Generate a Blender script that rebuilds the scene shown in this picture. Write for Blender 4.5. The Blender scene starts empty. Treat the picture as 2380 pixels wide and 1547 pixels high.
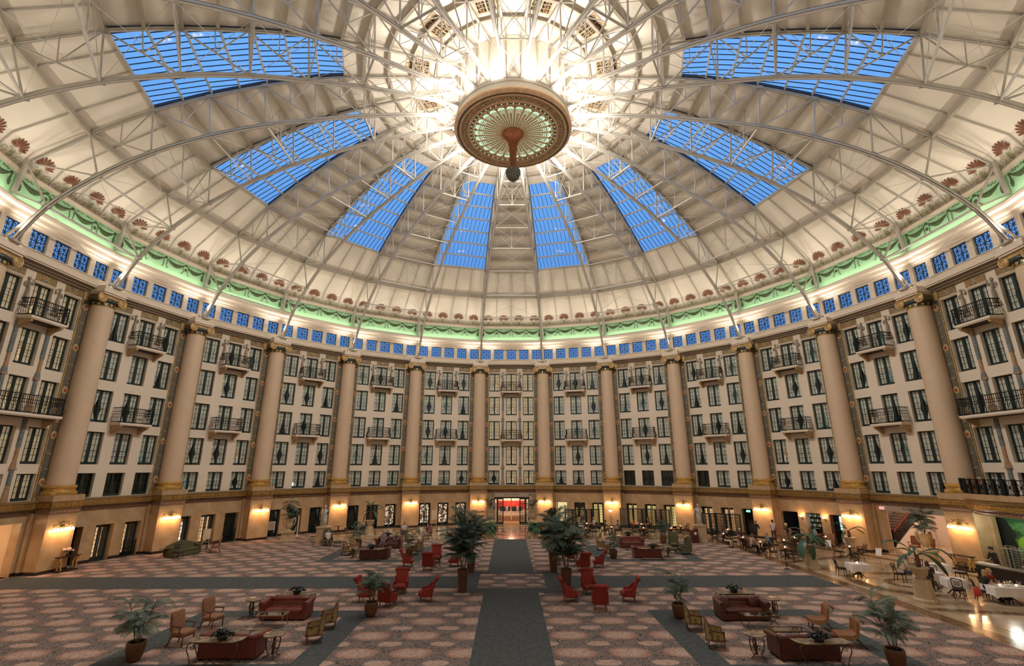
import bpy, math, random
from mathutils import Matrix, Vector
random.seed(7)
PI = math.pi
R = math.radians
C = bpy.context.scene.collection
sc = bpy.context.scene

# ------------------------------------------------------------------ camera
cam_d = bpy.data.cameras.new('camera'); cam = bpy.data.objects.new('camera', cam_d); C.objects.link(cam)
cam_d.sensor_width = 36.0; cam_d.lens = 1115.84 / 2380 * 36.0; cam_d.clip_end = 500
_p, _y, _r = R(15.63), R(0.36), R(-0.08)
_fw = Vector((math.sin(_y) * math.cos(_p), math.cos(_y) * math.cos(_p), math.sin(_p)))
_rt = Vector((math.cos(_y), -math.sin(_y), 0)); _up = _rt.cross(_fw)
_rt2 = _rt * math.cos(_r) + _up * math.sin(_r); _up2 = _up * math.cos(_r) - _rt * math.sin(_r)
cam.matrix_world = Matrix(((_rt2.x, _up2.x, -_fw.x, -0.27), (_rt2.y, _up2.y, -_fw.y, -28.77), (_rt2.z, _up2.z, -_fw.z, 6.21), (0, 0, 0, 1)))
sc.camera = cam

# ------------------------------------------------------------------ look
sc.view_settings.view_transform = 'Standard'; sc.view_settings.look = 'None'
sc.view_settings.gamma = 1.0; sc.view_settings.use_curve_mapping = False
sc.view_settings.exposure = EXPO = 0.15
sc.cycles.max_bounces = 7; sc.cycles.diffuse_bounces = 4; sc.cycles.glossy_bounces = 3
sc.cycles.transmission_bounces = 4; sc.cycles.transparent_max_bounces = 10
sc.cycles.caustics_reflective = False; sc.cycles.caustics_refractive = False
sc.cycles.sample_clamp_indirect = 6.0

# ------------------------------------------------------------------ sky (dusk blue)
w = bpy.data.worlds.new('dusk_sky'); sc.world = w; w.use_nodes = True
nt = w.node_tree; nt.nodes.clear()
wo = nt.nodes.new('ShaderNodeOutputWorld'); bg = nt.nodes.new('ShaderNodeBackground')
tc = nt.nodes.new('ShaderNodeTexCoord'); sx = nt.nodes.new('ShaderNodeSeparateXYZ'); cr = nt.nodes.new('ShaderNodeValToRGB')
cr.color_ramp.elements[0].position = 0.0; cr.color_ramp.elements[0].color = (0.03, 0.14, 0.46, 1)
cr.color_ramp.elements[1].position = 0.62; cr.color_ramp.elements[1].color = (0.16, 0.42, 0.92, 1)
nt.links.new(tc.outputs['Generated'], sx.inputs[0]); nt.links.new(sx.outputs['Z'], cr.inputs[0])
nt.links.new(cr.outputs[0], bg.inputs[0]); bg.inputs[1].default_value = 1.0
nt.links.new(bg.outputs[0], wo.inputs[0])

# ------------------------------------------------------------------ lights of the place and the added wash fill (power table, used by the lamp builders)
P_UP, P_HUB, P_SCONCE, P_TORCH, P_WASH, P_COVE = 380.0, 850.0, 60.0, 25.0, 3500.0, 28.0
WARM = (1.0, 0.88, 0.74); GOLD = (1.0, 0.52, 0.22)

def point(name, loc, power, col=WARM, rad=0.08, spot=None, aim=None, blend=0.6):
    d = bpy.data.lights.new(name, 'SPOT' if spot else 'POINT'); d.energy = power; d.color = col; d.shadow_soft_size = rad
    o = bpy.data.objects.new(name, d); C.objects.link(o); o.location = loc
    if spot:
        d.spot_size = R(spot); d.spot_blend = blend
        o.rotation_euler = (Vector(aim) - Vector(loc)).to_track_quat('-Z', 'Y').to_euler()
    return o

# ------------------------------------------------------------------ materials
MATS = {}
def M(name, col, rough=0.6, metal=0.0, var=0.0, vscale=3.0, bump=0.0, bscale=30.0, emit=None, estr=0.0, spec=0.5, trans=0.0, wave=None):
    if name in MATS: return MATS[name]
    m = bpy.data.materials.new(name); m.use_nodes = True; n = m.node_tree; b = n.nodes['Principled BSDF']
    c = (*col, 1)
    b.inputs['Base Color'].default_value = c; b.inputs['Roughness'].default_value = rough; b.inputs['Metallic'].default_value = metal
    b.inputs['Specular IOR Level'].default_value = spec
    t = n.nodes.new('ShaderNodeTexCoord')
    if var > 0:
        nz = n.nodes.new('ShaderNodeTexNoise'); nz.inputs['Scale'].default_value = vscale; nz.inputs['Detail'].default_value = 4
        n.links.new(t.outputs['Object'], nz.inputs['Vector'])
        r = n.nodes.new('ShaderNodeValToRGB')
        r.color_ramp.elements[0].position = 0.3; r.color_ramp.elements[1].position = 0.7
        r.color_ramp.elements[0].color = (*[x * (1 - var) for x in col], 1); r.color_ramp.elements[1].color = (*[min(1, x * (1 + var)) for x in col], 1)
        n.links.new(nz.outputs['Fac'], r.inputs[0]); n.links.new(r.outputs[0], b.inputs['Base Color'])
    if bump > 0:
        nb = n.nodes.new('ShaderNodeTexNoise'); nb.inputs['Scale'].default_value = bscale; nb.inputs['Detail'].default_value = 3
        n.links.new(t.outputs['Object'], nb.inputs['Vector'])
        bp = n.nodes.new('ShaderNodeBump'); bp.inputs['Strength'].default_value = bump; bp.inputs['Distance'].default_value = 0.02
        n.links.new(nb.outputs['Fac'], bp.inputs['Height']); n.links.new(bp.outputs[0], b.inputs['Normal'])
    if emit:
        b.inputs['Emission Color'].default_value = (*emit, 1); b.inputs['Emission Strength'].default_value = estr
    MATS[name] = m
    return m

def ramp_mat(name, stops, scale, kind='NOISE', rough=0.6, metal=0.0, detail=4, bump=0.0, emit=0.0, mapscale=(1, 1, 1), dist=0.0):
    if name in MATS: return MATS[name]
    m = bpy.data.materials.new(name); m.use_nodes = True; n = m.node_tree; b = n.nodes['Principled BSDF']
    b.inputs['Roughness'].default_value = rough; b.inputs['Metallic'].default_value = metal
    t = n.nodes.new('ShaderNodeTexCoord'); mp = n.nodes.new('ShaderNodeMapping'); mp.inputs['Scale'].default_value = mapscale
    n.links.new(t.outputs['Object'], mp.inputs[0])
    if kind == 'NOISE':
        x = n.nodes.new('ShaderNodeTexNoise'); x.inputs['Scale'].default_value = scale; x.inputs['Detail'].default_value = detail; x.inputs['Distortion'].default_value = dist; out = x.outputs['Fac']
    elif kind == 'VORONOI':
        x = n.nodes.new('ShaderNodeTexVoronoi'); x.inputs['Scale'].default_value = scale; out = x.outputs['Distance']
    else:
        x = n.nodes.new('ShaderNodeTexWave'); x.inputs['Scale'].default_value = scale; x.inputs['Distortion'].default_value = dist; out = x.outputs['Fac']
    n.links.new(mp.outputs[0], x.inputs['Vector'])
    r = n.nodes.new('ShaderNodeValToRGB'); e = r.color_ramp.elements
    while len(e) < len(stops): e.new(0.5)
    for i, (p, c) in enumerate(stops): e[i].position = p; e[i].color = (*c, 1)
    n.links.new(out, r.inputs[0]); n.links.new(r.outputs[0], b.inputs['Base Color'])
    if bump:
        bp = n.nodes.new('ShaderNodeBump'); bp.inputs['Strength'].default_value = bump; bp.inputs['Distance'].default_value = 0.02
        n.links.new(out, bp.inputs['Height']); n.links.new(bp.outputs[0], b.inputs['Normal'])
    if emit:
        n.links.new(r.outputs[0], b.inputs['Emission Color']); b.inputs['Emission Strength'].default_value = emit
    MATS[name] = m
    return m

def glass_mat(name, tint=(1, 1, 1), gloss=0.12, rough=0.03):
    if name in MATS: return MATS[name]
    m = bpy.data.materials.new(name); m.use_nodes = True; n = m.node_tree; n.nodes.clear()
    o = n.nodes.new('ShaderNodeOutputMaterial'); mx = n.nodes.new('ShaderNodeMixShader')
    a = n.nodes.new('ShaderNodeBsdfTransparent'); a.inputs[0].default_value = (*tint, 1)
    g = n.nodes.new('ShaderNodeBsdfGlossy'); g.inputs['Roughness'].default_value = rough
    mx.inputs[0].default_value = gloss
    n.links.new(a.outputs[0], mx.inputs[1]); n.links.new(g.outputs[0], mx.inputs[2]); n.links.new(mx.outputs[0], o.inputs[0])
    MATS[name] = m
    return m

wall_c = M('cream_plaster', (0.78, 0.68, 0.55), 0.7, var=0.03, vscale=0.6)
shell_c = M('dome_plaster', (0.80, 0.735, 0.63), 0.8, var=0.04, vscale=0.4)
purlin_m = M('shaded_purlin', (0.40, 0.35, 0.28), 0.6)  # steel paint darkened to stand for the shaded purlin sides
steel_m = M('painted_steel', (0.50, 0.465, 0.41), 0.45, var=0.05)
col_m = M('column_paint', (0.66, 0.50, 0.35), 0.55, var=0.04, vscale=0.7, bump=0.15, bscale=60)
gold_m = M('gilding', (0.72, 0.48, 0.16), 0.32, metal=0.75, var=0.25, vscale=6)
brass_m = M('aged_gold', (0.50, 0.34, 0.14), 0.45, metal=0.3, var=0.35, vscale=9)
dkgreen_m = M('dark_green_paint', (0.012, 0.028, 0.026), 0.4)
iron_m = M('wrought_iron', (0.010, 0.012, 0.011), 0.6, spec=.25)
stone_m = ramp_mat('honey_marble', [(0.3, (0.42, 0.28, 0.15)), (0.55, (0.50, 0.35, 0.20)), (0.75, (0.57, 0.42, 0.26))], 1.3, rough=0.28, detail=6, dist=0.6)
base_m = M('dark_marble_base', (0.03, 0.018, 0.014), 0.3)
dkband_m = M('slate_band', (0.055, 0.06, 0.055), 0.5, var=0.3, vscale=8)
ornament_m = ramp_mat('scroll_ornament', [(0.38, (0.055, 0.055, 0.045)), (0.48, (0.13, 0.12, 0.09)), (0.55, (0.22, 0.18, 0.11)), (0.62, (0.085, 0.085, 0.075))], 9, rough=0.5, detail=5, dist=1.8, bump=0.4)
frieze_m = ramp_mat('frieze_ornament', [(0.36, (0.16, 0.13, 0.09)), (0.46, (0.34, 0.21, 0.07)), (0.52, (0.42, 0.27, 0.09)), (0.62, (0.12, 0.11, 0.10))], 5, rough=0.5, detail=5, dist=1.5)
key_m = M('key_band_ground', (0.20, 0.12, 0.04), 0.45, var=0.2, vscale=5)
dent_m = M('rose_brown_moulding', (0.22, 0.14, 0.10), 0.5, var=0.25, vscale=7)
mint_m = M('mint_frieze', (0.40, 0.72, 0.42), 0.7, var=0.08, vscale=0.5)
leafgr_m = ramp_mat('garland_green', [(0.3, (0.03, 0.055, 0.02)), (0.6, (0.10, 0.16, 0.06)), (0.8, (0.16, 0.12, 0.05))], 12, rough=0.8)
red_st = M('stencil_red', (0.20, 0.07, 0.035), 0.8, var=0.3, vscale=3)
gold_st = M('stencil_gold', (0.40, 0.32, 0.15), 0.8, var=0.3, vscale=6)
green_st = M('stencil_green', (0.20, 0.25, 0.14), 0.8, var=0.3, vscale=6)
gl_win = glass_mat('window_glass', (0.92, 0.96, 0.94), 0.10)
gl_sky = glass_mat('skylight_glass', (0.95, 0.98, 1.0), 0.05)
gl_top = glass_mat('table_glass', (0.75, 0.8, 0.78), 0.45, 0.02)
bulb_m = M('lamp_glow', (1, 0.9, 0.75), emit=(1.0, 0.78, 0.5), estr=30)
bulb2_m = M('sconce_glass_glow', (1, 0.85, 0.6), emit=(1.0, 0.62, 0.30), estr=9)

# ------------------------------------------------------------------ mesh builder
class MB:
    def __init__(s): s.v = []; s.f = []; s.m = []; s.T = None; s.mi = 0
    def add(s, vs, fs):
        k = len(s.v)
        s.v += [tuple(s.T @ Vector(p)) for p in vs] if s.T is not None else [tuple(p) for p in vs]
        s.f += [tuple(i + k for i in f) for f in fs]; s.m += [s.mi] * len(fs)
        return s
    def box(s, x0, x1, y0, y1, z0, z1):
        return s.add([(x0, y0, z0), (x1, y0, z0), (x1, y1, z0), (x0, y1, z0), (x0, y0, z1), (x1, y0, z1), (x1, y1, z1), (x0, y1, z1)],
                     [(0, 3, 2, 1), (4, 5, 6, 7), (0, 1, 5, 4), (1, 2, 6, 5), (2, 3, 7, 6), (3, 0, 4, 7)])
    def bar(s, a, b, w, h=None, up=(0, 0, 1)):
        a = Vector(a); b = Vector(b); d = b - a; L = d.length
        if L < 1e-6: return s
        d /= L; u = Vector(up); u = u - d * u.dot(d)
        if u.length < 1e-4: u = Vector((1, 0, 0)); u = u - d * u.dot(d)
        u.normalize(); r = d.cross(u); h = h or w; r = r * (w / 2); u = u * (h / 2)
        vs = [a - r - u, a + r - u, a + r + u, a - r + u, b - r - u, b + r - u, b + r + u, b - r + u]
        return s.add(vs, [(0, 3, 2, 1), (4, 5, 6, 7), (0, 1, 5, 4), (1, 2, 6, 5), (2, 3, 7, 6), (3, 0, 4, 7)])
    def poly(s, pts): return s.add(pts, [tuple(range(len(pts)))])
    def lathe(s, prof, n=16, c=(0, 0, 0), cap=True, a0=0.0, a1=2 * PI):
        full = abs(a1 - a0 - 2 * PI) < 1e-6; m = n if full else n + 1; vs = []; fs = []
        for r, z in prof:
            for i in range(m):
                a = a0 + (a1 - a0) * i / n; vs.append((c[0] + r * math.cos(a), c[1] + r * math.sin(a), c[2] + z))
        for j in range(len(prof) - 1):
            for i in range(n):
                i2 = (i + 1) % m; fs.append((j * m + i, j * m + i2, (j + 1) * m + i2, (j + 1) * m + i))
        if cap and full:
            if prof[0][0] > 1e-4: fs.append(tuple(range(m))[::-1])
            if prof[-1][0] > 1e-4: fs.append(tuple((len(prof) - 1) * m + i for i in range(m)))
        return s.add(vs, fs)
    def tube(s, pts, rad, n=6, cap=True, flat=None):
        pts = [Vector(p) for p in pts]; rr = rad if isinstance(rad, (list, tuple)) else [rad] * len(pts)
        vs = []; fs = []; prev = None
        for i, p in enumerate(pts):
            d = (pts[min(i + 1, len(pts) - 1)] - pts[max(i - 1, 0)])
            if d.length < 1e-9: d = Vector((0, 0, 1))
            d.normalize()
            if prev is None:
                u = Vector((0, 0, 1)) if abs(d.z) < 0.9 else Vector((1, 0, 0)); u = (u - d * u.dot(d)).normalized()
            else:
                u = prev - d * prev.dot(d)
                u = u.normalized() if u.length > 1e-5 else Vector((0, 0, 1))
            prev = u; w_ = d.cross(u)
            for k in range(n):
                a = 2 * PI * k / n; vs.append(p + (u * math.cos(a) * (flat or 1) + w_ * math.sin(a)) * rr[i])
        for i in range(len(pts) - 1):
            for k in range(n):
                k2 = (k + 1) % n; fs.append((i * n + k, i * n + k2, (i + 1) * n + k2, (i + 1) * n + k))
        if cap:
            fs.append(tuple(range(n))[::-1]); fs.append(tuple((len(pts) - 1) * n + k for k in range(n)))
        return s.add(vs, fs)
    def pad(s, c, sz, e=0.35, nu=14, nv=8, fn=None):
        """rounded cushion (superellipsoid)"""
        vs = []; fs = []
        def pw(x, q): return math.copysign(abs(x) ** q, x)
        for j in range(nv + 1):
            ph = -PI / 2 + PI * j / nv
            for i in range(nu):
                th = 2 * PI * i / nu
                x = pw(math.cos(ph), e) * pw(math.cos(th), e); y = pw(math.cos(ph), e) * pw(math.sin(th), e); z = pw(math.sin(ph), e)
                p = (c[0] + sz[0] / 2 * x, c[1] + sz[1] / 2 * y, c[2] + sz[2] / 2 * z)
                vs.append(fn(p) if fn else p)
        for j in range(nv):
            for i in range(nu):
                i2 = (i + 1) % nu; fs.append((j * nu + i, j * nu + i2, (j + 1) * nu + i2, (j + 1) * nu + i))
        return s.add(vs, fs)
    def sph(s, c, r, nu=10, nv=6, sz=(1, 1, 1)): return s.pad(c, (2 * r * sz[0], 2 * r * sz[1], 2 * r * sz[2]), 1.0, nu, nv)
    def grid(s, nx, ny, fn):
        vs = [fn(i / nx, j / ny) for j in range(ny + 1) for i in range(nx + 1)]
        return s.add(vs, [(j * (nx + 1) + i, j * (nx + 1) + i + 1, (j + 1) * (nx + 1) + i + 1, (j + 1) * (nx + 1) + i) for j in range(ny) for i in range(nx)])
    def prism(s, pts, axis, a, b):
        """polygon in the plane across AXIS, extruded from a to b"""
        n = len(pts)
        def mk(p, t): return {'x': (t, p[0], p[1]), 'y': (p[0], t, p[1]), 'z': (p[0], p[1], t)}[axis]
        vs = [mk(p, a) for p in pts] + [mk(p, b) for p in pts]
        return s.add(vs, [tuple(range(n)), tuple(range(n, 2 * n))[::-1]] + [(i, i + n, (i + 1) % n + n, (i + 1) % n) for i in range(n)])
    def mesh(s, name, mats, smooth=False):
        me = bpy.data.meshes.new(name); me.from_pydata(s.v, [], s.f)
        mats = mats if isinstance(mats, (list, tuple)) else [mats]
        for m in mats: me.materials.append(m)
        if len(mats) > 1: me.polygons.foreach_set('material_index', s.m)
        if smooth:
            me.polygons.foreach_set('use_smooth', [True] * len(me.polygons))
            if smooth == 'auto': 
                try: me.set_sharp_from_angle(angle=R(40))
                except Exception: pass
        me.update()
        return me
    def obj(s, name, mats, parent=None, smooth=False, **k): return put(s.mesh(name, mats, smooth), name, parent, **k)

KIDS = {}
def put(me, name, parent=None, loc=(0, 0, 0), rot=0.0, scale=1.0, label=None, cat=None, kind=None, group=None):
    o = bpy.data.objects.new(name, me); C.objects.link(o)
    if parent is not None: o.parent = parent; KIDS.setdefault(parent.name, []).append(o)
    o.location = loc
    o.rotation_euler = (0, 0, rot) if not isinstance(rot, (tuple, list)) else rot
    if scale != 1.0: o.scale = (scale,) * 3 if not isinstance(scale, (tuple, list)) else scale
    return tag(o, label, cat, kind, group)
def tag(o, label=None, cat=None, kind=None, group=None):
    if label: o['label'] = label
    if cat: o['category'] = cat
    if kind: o['kind'] = kind
    if group: o['group'] = group
    return o
def thing(name, label=None, cat=None, loc=(0, 0, 0), rot=0.0, group=None, kind=None, scale=1.0):
    return put(None, name, None, loc, rot, scale, label, cat, kind, group)
def copy_tree(o, parent=None):
    c = o.copy(); C.objects.link(c); c.parent = parent
    if parent is not None: KIDS.setdefault(parent.name, []).append(c)
    for ch in list(KIDS.get(o.name, [])): copy_tree(ch, c)
    return c
def dup(proto, loc, rot=0.0, label=None, group=None, scale=None):
    c = copy_tree(proto); c.location = loc; c.rotation_euler = (0, 0, rot)
    if scale: c.scale = (scale,) * 3
    if label: c['label'] = label
    if group: c['group'] = group
    return c
ORD = ['', 'first', 'second', 'third', 'fourth', 'fifth', 'sixth', 'seventh', 'eighth']
def bay_name(k):
    if k == 0: return 'central doorway bay'
    return f"{ORD[abs(k)]} bay from central doorway, {'dining' if k > 0 else 'carpeted'} side"
# ================================================================== THE ROTUNDA: 24 bays, columns between them
# local bay frame: x along the wall, y outward from the centre of the hall, z up; the object is turned by -theta about z
T75 = math.tan(R(7.5)); AW = 29.8; RC = 29.5
VIS = range(-7, 8)
def bp(th, x, y, z=0.0):
    a = R(th); return (x * math.cos(a) + y * math.sin(a), -x * math.sin(a) + y * math.cos(a), z)

def band(prof, mb=None, a0=None, flip=False):
    """moulding profile [(apothem, z), ...] mitred over one bay"""
    mb = mb or MB(); vs = []
    for A, z in prof:
        h = A * T75; vs += [(-h, A, z), (h, A, z)]
    fs = [(2 * i, 2 * i + 1, 2 * i + 3, 2 * i + 2) for i in range(len(prof) - 1)]
    return mb.add(vs, fs)

def holed(mb, x0, x1, z0, z1, holes, A, depth):
    """wall face at y=A with rectangular openings (a, b, c, d) and their reveals"""
    xs = sorted({x0, x1, *[h[0] for h in holes], *[h[1] for h in holes]}); zs = sorted({z0, z1, *[h[2] for h in holes], *[h[3] for h in holes]})
    for i in range(len(xs) - 1):
        for j in range(len(zs) - 1):
            xm = (xs[i] + xs[i + 1]) / 2; zm = (zs[j] + zs[j + 1]) / 2
            if any(h[0] < xm < h[1] and h[2] < zm < h[3] for h in holes): continue
            mb.poly([(xs[i], A, zs[j]), (xs[i + 1], A, zs[j]), (xs[i + 1], A, zs[j + 1]), (xs[i], A, zs[j + 1])])
    for a, b, c, d in holes:
        B = A + depth
        mb.poly([(a, A, c), (a, B, c), (a, B, d), (a, A, d)]); mb.poly([(b, A, c), (b, A, d), (b, B, d), (b, B, c)])
        mb.poly([(a, A, d), (a, B, d), (b, B, d), (b, A, d)]); mb.poly([(a, A, c), (b, A, c), (b, B, c), (a, B, c)])
    return mb

ROWS = [(4.28, 5.87), (6.45, 8.66), (9.33, 11.58), (12.28, 14.5), (15.15, 17.37)]
WX = [-2.05, 0.0, 2.05]; WW = 0.64
UP_HOLES = [(x - WW, x + WW, a, b) for a, b in ROWS for x in WX]
GD = [(-2.65, -1.43), (-0.61, 0.63), (1.41, 2.65)]; GTOP = 2.38
HALF = AW * T75

# ---- ground-floor openings by bay
def ground_holes(k):
    if k == 0: return [(-2.05, 2.1, 0, 2.9)]
    if k == 5: return [(-2.45, 2.0, 0, 3.0)]
    if k == 6: return [(-3.88, 3.88, 0, 3.42)]
    if k == -6: return [(-2.6, 2.55, 0, 3.0)]
    if k == 4: return [(-3.0, -1.35, 0.0, GTOP + .02), (-0.65, 0.6, 0.0, GTOP + .02), (1.3, 2.3, 0.0, GTOP)]
    return [(a, b, 0, GTOP) for a, b in GD]

walls = {}
up_mesh = holed(MB(), -HALF, HALF, 4.2, 18.1, UP_HOLES, AW, 0.3)
up_mesh = up_mesh.mesh('wall_face', wall_c)
drum_holes = [(x - .57, x + .57, 19.06, 20.3) for x in (-3.12, -1.56, 0, 1.56, 3.12)]
drum_mesh = holed(MB(), -29.3 * T75, 29.3 * T75, 18.95, 20.45, drum_holes, 29.3, 0.22).mesh('drum_wall', wall_c)
arch_mesh = band([(AW, 18.02), (29.62, 18.06), (29.6, 18.16), (29.45, 18.2), (29.42, 18.3), (29.2, 18.36)]).mesh('cornice', M('dark_moulding', (0.26, 0.20, 0.14), 0.5))  # moulding of its own dark brown
arch2_mesh = band([(29.2, 18.36), (29.2, 18.44), (29.12, 18.46), (29.12, 18.9), (29.06, 18.92), (29.06, 18.97), (29.3, 18.98)]).mesh('architrave', wall_c)
corn_mesh = band([(29.3, 20.43), (29.22, 20.5), (29.22, 20.6), (29.08, 20.72), (29.06, 20.95), (28.88, 21.05), (28.86, 21.2), (28.96, 21.22), (28.96, 21.3), (29.08, 21.34), (29.10, 21.45), (29.3, 21.52)]).mesh('drum_cornice', wall_c)
mint_mesh = band([(29.34, 21.52), (29.36, 23.02)]).mesh('mint_frieze', mint_m)
topm_mesh = band([(29.36, 23.02), (29.26, 23.05), (29.26, 23.14), (29.18, 23.17), (29.18, 23.26), (29.5, 23.3)]).mesh('frieze_moulding', wall_c)
key_mesh = band([(AW, 4.26), (29.45, 4.24), (29.42, 4.14), (29.48, 4.12), (29.48, 3.84), (29.42, 3.82), (29.42, 3.76), (29.62, 3.7)]).mesh('key_band', key_m)
dent_mesh = band([(29.62, 3.7), (29.6, 3.62), (29.7, 3.6), (29.7, 3.47), (29.8, 3.42)]).mesh('leaf_moulding', dent_m)

def greek_key(mb, x0, x1, y, zc, h, step, t=0.045, d=0.02):
    """raised meander between x0 and x1 on a face at y looking to -y"""
    n = max(1, int((x1 - x0) / step)); st = (x1 - x0) / n
    a, b = zc - h / 2, zc + h / 2
    mb.box(x0, x1, y - d * .5, y, b + .03, b + .045); mb.box(x0, x1, y - d * .5, y, a - .045, a - .03)
    for i in range(n):
        u = x0 + i * st; q = st
        def r(p0, p1, z0, z1): mb.box(u + p0 * q, u + p1 * q, y - d, y, z0, z1)
        if i % 2 == 0:
            w = t / q
            r(0.05, 0.95, b - t, b); r(0.95 - w, 0.95, a, b); r(0.30, 0.95, a, a + t); r(0.30, 0.30 + w, a, zc + t / 2 + .01); r(0.30, 0.68, zc - t / 2 + .01, zc + t / 2 + .01)
            r(0.05, 0.05 + w, a, b); r(-.05, .05 + w, a, a + t)
        else:
            w = t / q
            r(0.05, 0.95, b - t, b); r(0.05, 0.95, a, a + t); r(0.05, 0.05 + w, a, b); r(0.95 - w, 0.95, a, b); r(0.38, 0.62, zc - .02, zc + .04); r(0.95, 1.06, a, a + t)
    return mb
keyrel_mesh = greek_key(MB(), -2.75, 2.75, 29.48, 3.98, 0.2, 0.34).mesh('meander', gold_m)
egg_mesh = MB()
for i in range(34):
    x = -3.2 + i * 0.194
    egg_mesh.add([(x, 29.7, 3.59), (x + .12, 29.7, 3.59), (x + .16, 29.7, 3.48), (x + .04, 29.7, 3.48), (x + .02, 29.66, 3.58), (x + .10, 29.66, 3.58), (x + .14, 29.68, 3.49), (x + .05, 29.68, 3.49)],
                 [(4, 5, 6, 7), (0, 4, 7, 3), (1, 2, 6, 5), (0, 1, 5, 4), (3, 7, 6, 2)])
egg_mesh = egg_mesh.mesh('carved_leaves', M('leaf_relief', (0.40, 0.24, 0.17), 0.5))

# drum window grille: 2x2 squares each with diagonals and cross
g = MB()
for (a, b, c, d) in [(-.57, .57, 0, 1.24)]:
    for x in (-.57, -.025, .52): g.box(x, x + .05, -.03, .03, 0, 1.24)
    for z in (0, .59, 1.19): g.box(-.57, .57, -.03, .03, z, z + .05)
    for sx in (-1, 1):
        for sz in (0, 1):
            cx, cz = sx * .285, .31 + sz * .605
            for q in range(4):
                an = q * PI / 4; dx, dz = math.cos(an), math.sin(an); L = .29 if q % 2 == 0 else .38
                g.bar((cx - dx * L, 0, cz - dz * L), (cx + dx * L, 0, cz + dz * L), .034, .03, up=(0, 1, 0))
            g.lathe([(.05, -.02), (.05, .02)], 8, (0, 0, 0)) if False else None
            g.tube([(cx + .05 * math.cos(t * PI / 4), 0, cz + .05 * math.sin(t * PI / 4)) for t in range(9)], .014, 4, cap=False)
dgrille_mesh = g.mesh('grille', M('bronze_grille', (0.03, 0.05, 0.07), 0.5))
dpane_mesh = MB().add([(-.57, 0, 0), (.57, 0, 0), (.57, 0, 1.24), (-.57, 0, 1.24)], [(0, 1, 2, 3)]).mesh('pane', gl_sky)

# garland ornaments of the mint frieze
def swag(mb, x0, x1, z, sag, y):
    n = 10; top = []; bot = []
    for i in range(n + 1):
        t = i / n; x = x0 + (x1 - x0) * t; s = math.sin(PI * t)
        top.append((x, z - sag * .35 * s)); bot.append((x, z - .05 - sag * s))
    for i in range(n): 
        mb.add([(top[i][0], y, top[i][1]), (top[i + 1][0], y, top[i + 1][1]), (bot[i + 1][0], y, bot[i + 1][1]), (bot[i][0], y, bot[i][1]),
                ((top[i][0]), y - .04, (top[i][1] + bot[i][1]) / 2), (top[i + 1][0], y - .04, (top[i + 1][1] + bot[i + 1][1]) / 2)], [(0, 1, 5, 4), (4, 5, 2, 3)])
def ribbon(mb, pts, y, r=.022): mb.tube([(p[0], y, p[1]) for p in pts], r, 4)
gm = MB(); gy = 29.33
knots = [-3.55, -1.85, 0, 1.85, 3.55]
for i in range(4):
    a, b = knots[i], knots[i + 1]
    swag(gm, a + .1, b - .1, 22.78, .48, gy)
    for s in (0, 1):
        xc = a + (b - a) * (.3 + .4 * s)
        ribbon(gm, [(xc - .28, 22.86), (xc - .18, 22.96), (xc - .06, 22.84), (xc + .06, 22.95), (xc + .18, 22.85), (xc + .28, 22.93)], gy, .02)
for i, x in enumerate(knots):
    gm.pad((x, gy, 22.82), (.26, .08, .22), .8, 8, 4)
    if i in (0, 4):
        gm.pad((x - .02 * (i - 2), gy, 22.25), (.24, .08, .55), .9, 8, 5)
        gm.pad((x, gy, 22.6), (.12, .06, .3), .9, 6, 4)
    else:
        w = .13 if i == 2 else .2
        for s in (-1, 1):
            ribbon(gm, [(x + s * w, 22.8), (x + s * w * 1.25, 22.45), (x + s * w * .9, 22.2), (x + s * w * 1.6, 21.98), (x + s * w * 2.0, 22.06)], gy, .024)
        if i != 2: gm.pad((x, gy, 22.42), (.26, .07, .26), .8, 8, 4)
garland_mesh = gm.mesh('garland', leafgr_m)

# pilasters flanking each column: scroll ornament strip with rosettes
def pilaster_mesh():
    mb = MB()
    mb.mi = 0; mb.box(-1.18, 1.18, -.12, .25, 4.2, 18.1)              # gilt edge body
    mb.mi = 1
    for s in (-1, 1):
        mb.box(*sorted((s * .66, s * 1.12)), -.14, -.10, 4.45, 17.45)
    mb.mi = 2
    for s in (-1, 1):
        for j in range(5):
            z = 5.35 + j * 2.9
            c = (s * .90, -.15, z)
            mb.mi = 3; mb.add([(c[0] + .19 * math.cos(t * PI / 8), c[1], z + .26 * math.sin(t * PI / 8)) for t in range(16)] + [(c[0] + .15 * math.cos(t * PI / 8), c[1] - .03, z + .2 * math.sin(t * PI / 8)) for t in range(16)],
                              [tuple(range(16, 32))] + [(t, (t + 1) % 16, (t + 1) % 16 + 16, t + 16) for t in range(16)])
            mb.mi = 2; mb.pad((c[0], c[1] - .03, z), (.2, .06, .26), .9, 8, 5)
            for q in range(2):
                zz = z + .8 + q * .95
                if zz < 17.2:
                    mb.mi = 4; mb.tube([(s * (.72 + .34 * t), -.15, zz + .22 * (t - .5) + .06 * math.sin(t * 6)) for t in (0, .25, .5, .75, 1)], [.012, .02, .028, .02, .012], 4)
    return mb.mesh('pilaster', [brass_m, ornament_m, M('medallion_red', (0.33, 0.06, 0.02), 0.5), M('rosette_gilt', (0.46, 0.33, 0.17), 0.5, var=.3, vscale=20), M('pale_scroll', (0.50, 0.46, 0.38), 0.5)])  # raised scrolls in a paler paint
pil_mesh = pilaster_mesh()
strip_mesh = MB().box(-1.22, 1.22, -.13, 0.1, 17.45, 17.5).mesh('string_course', wall_c)

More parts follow.
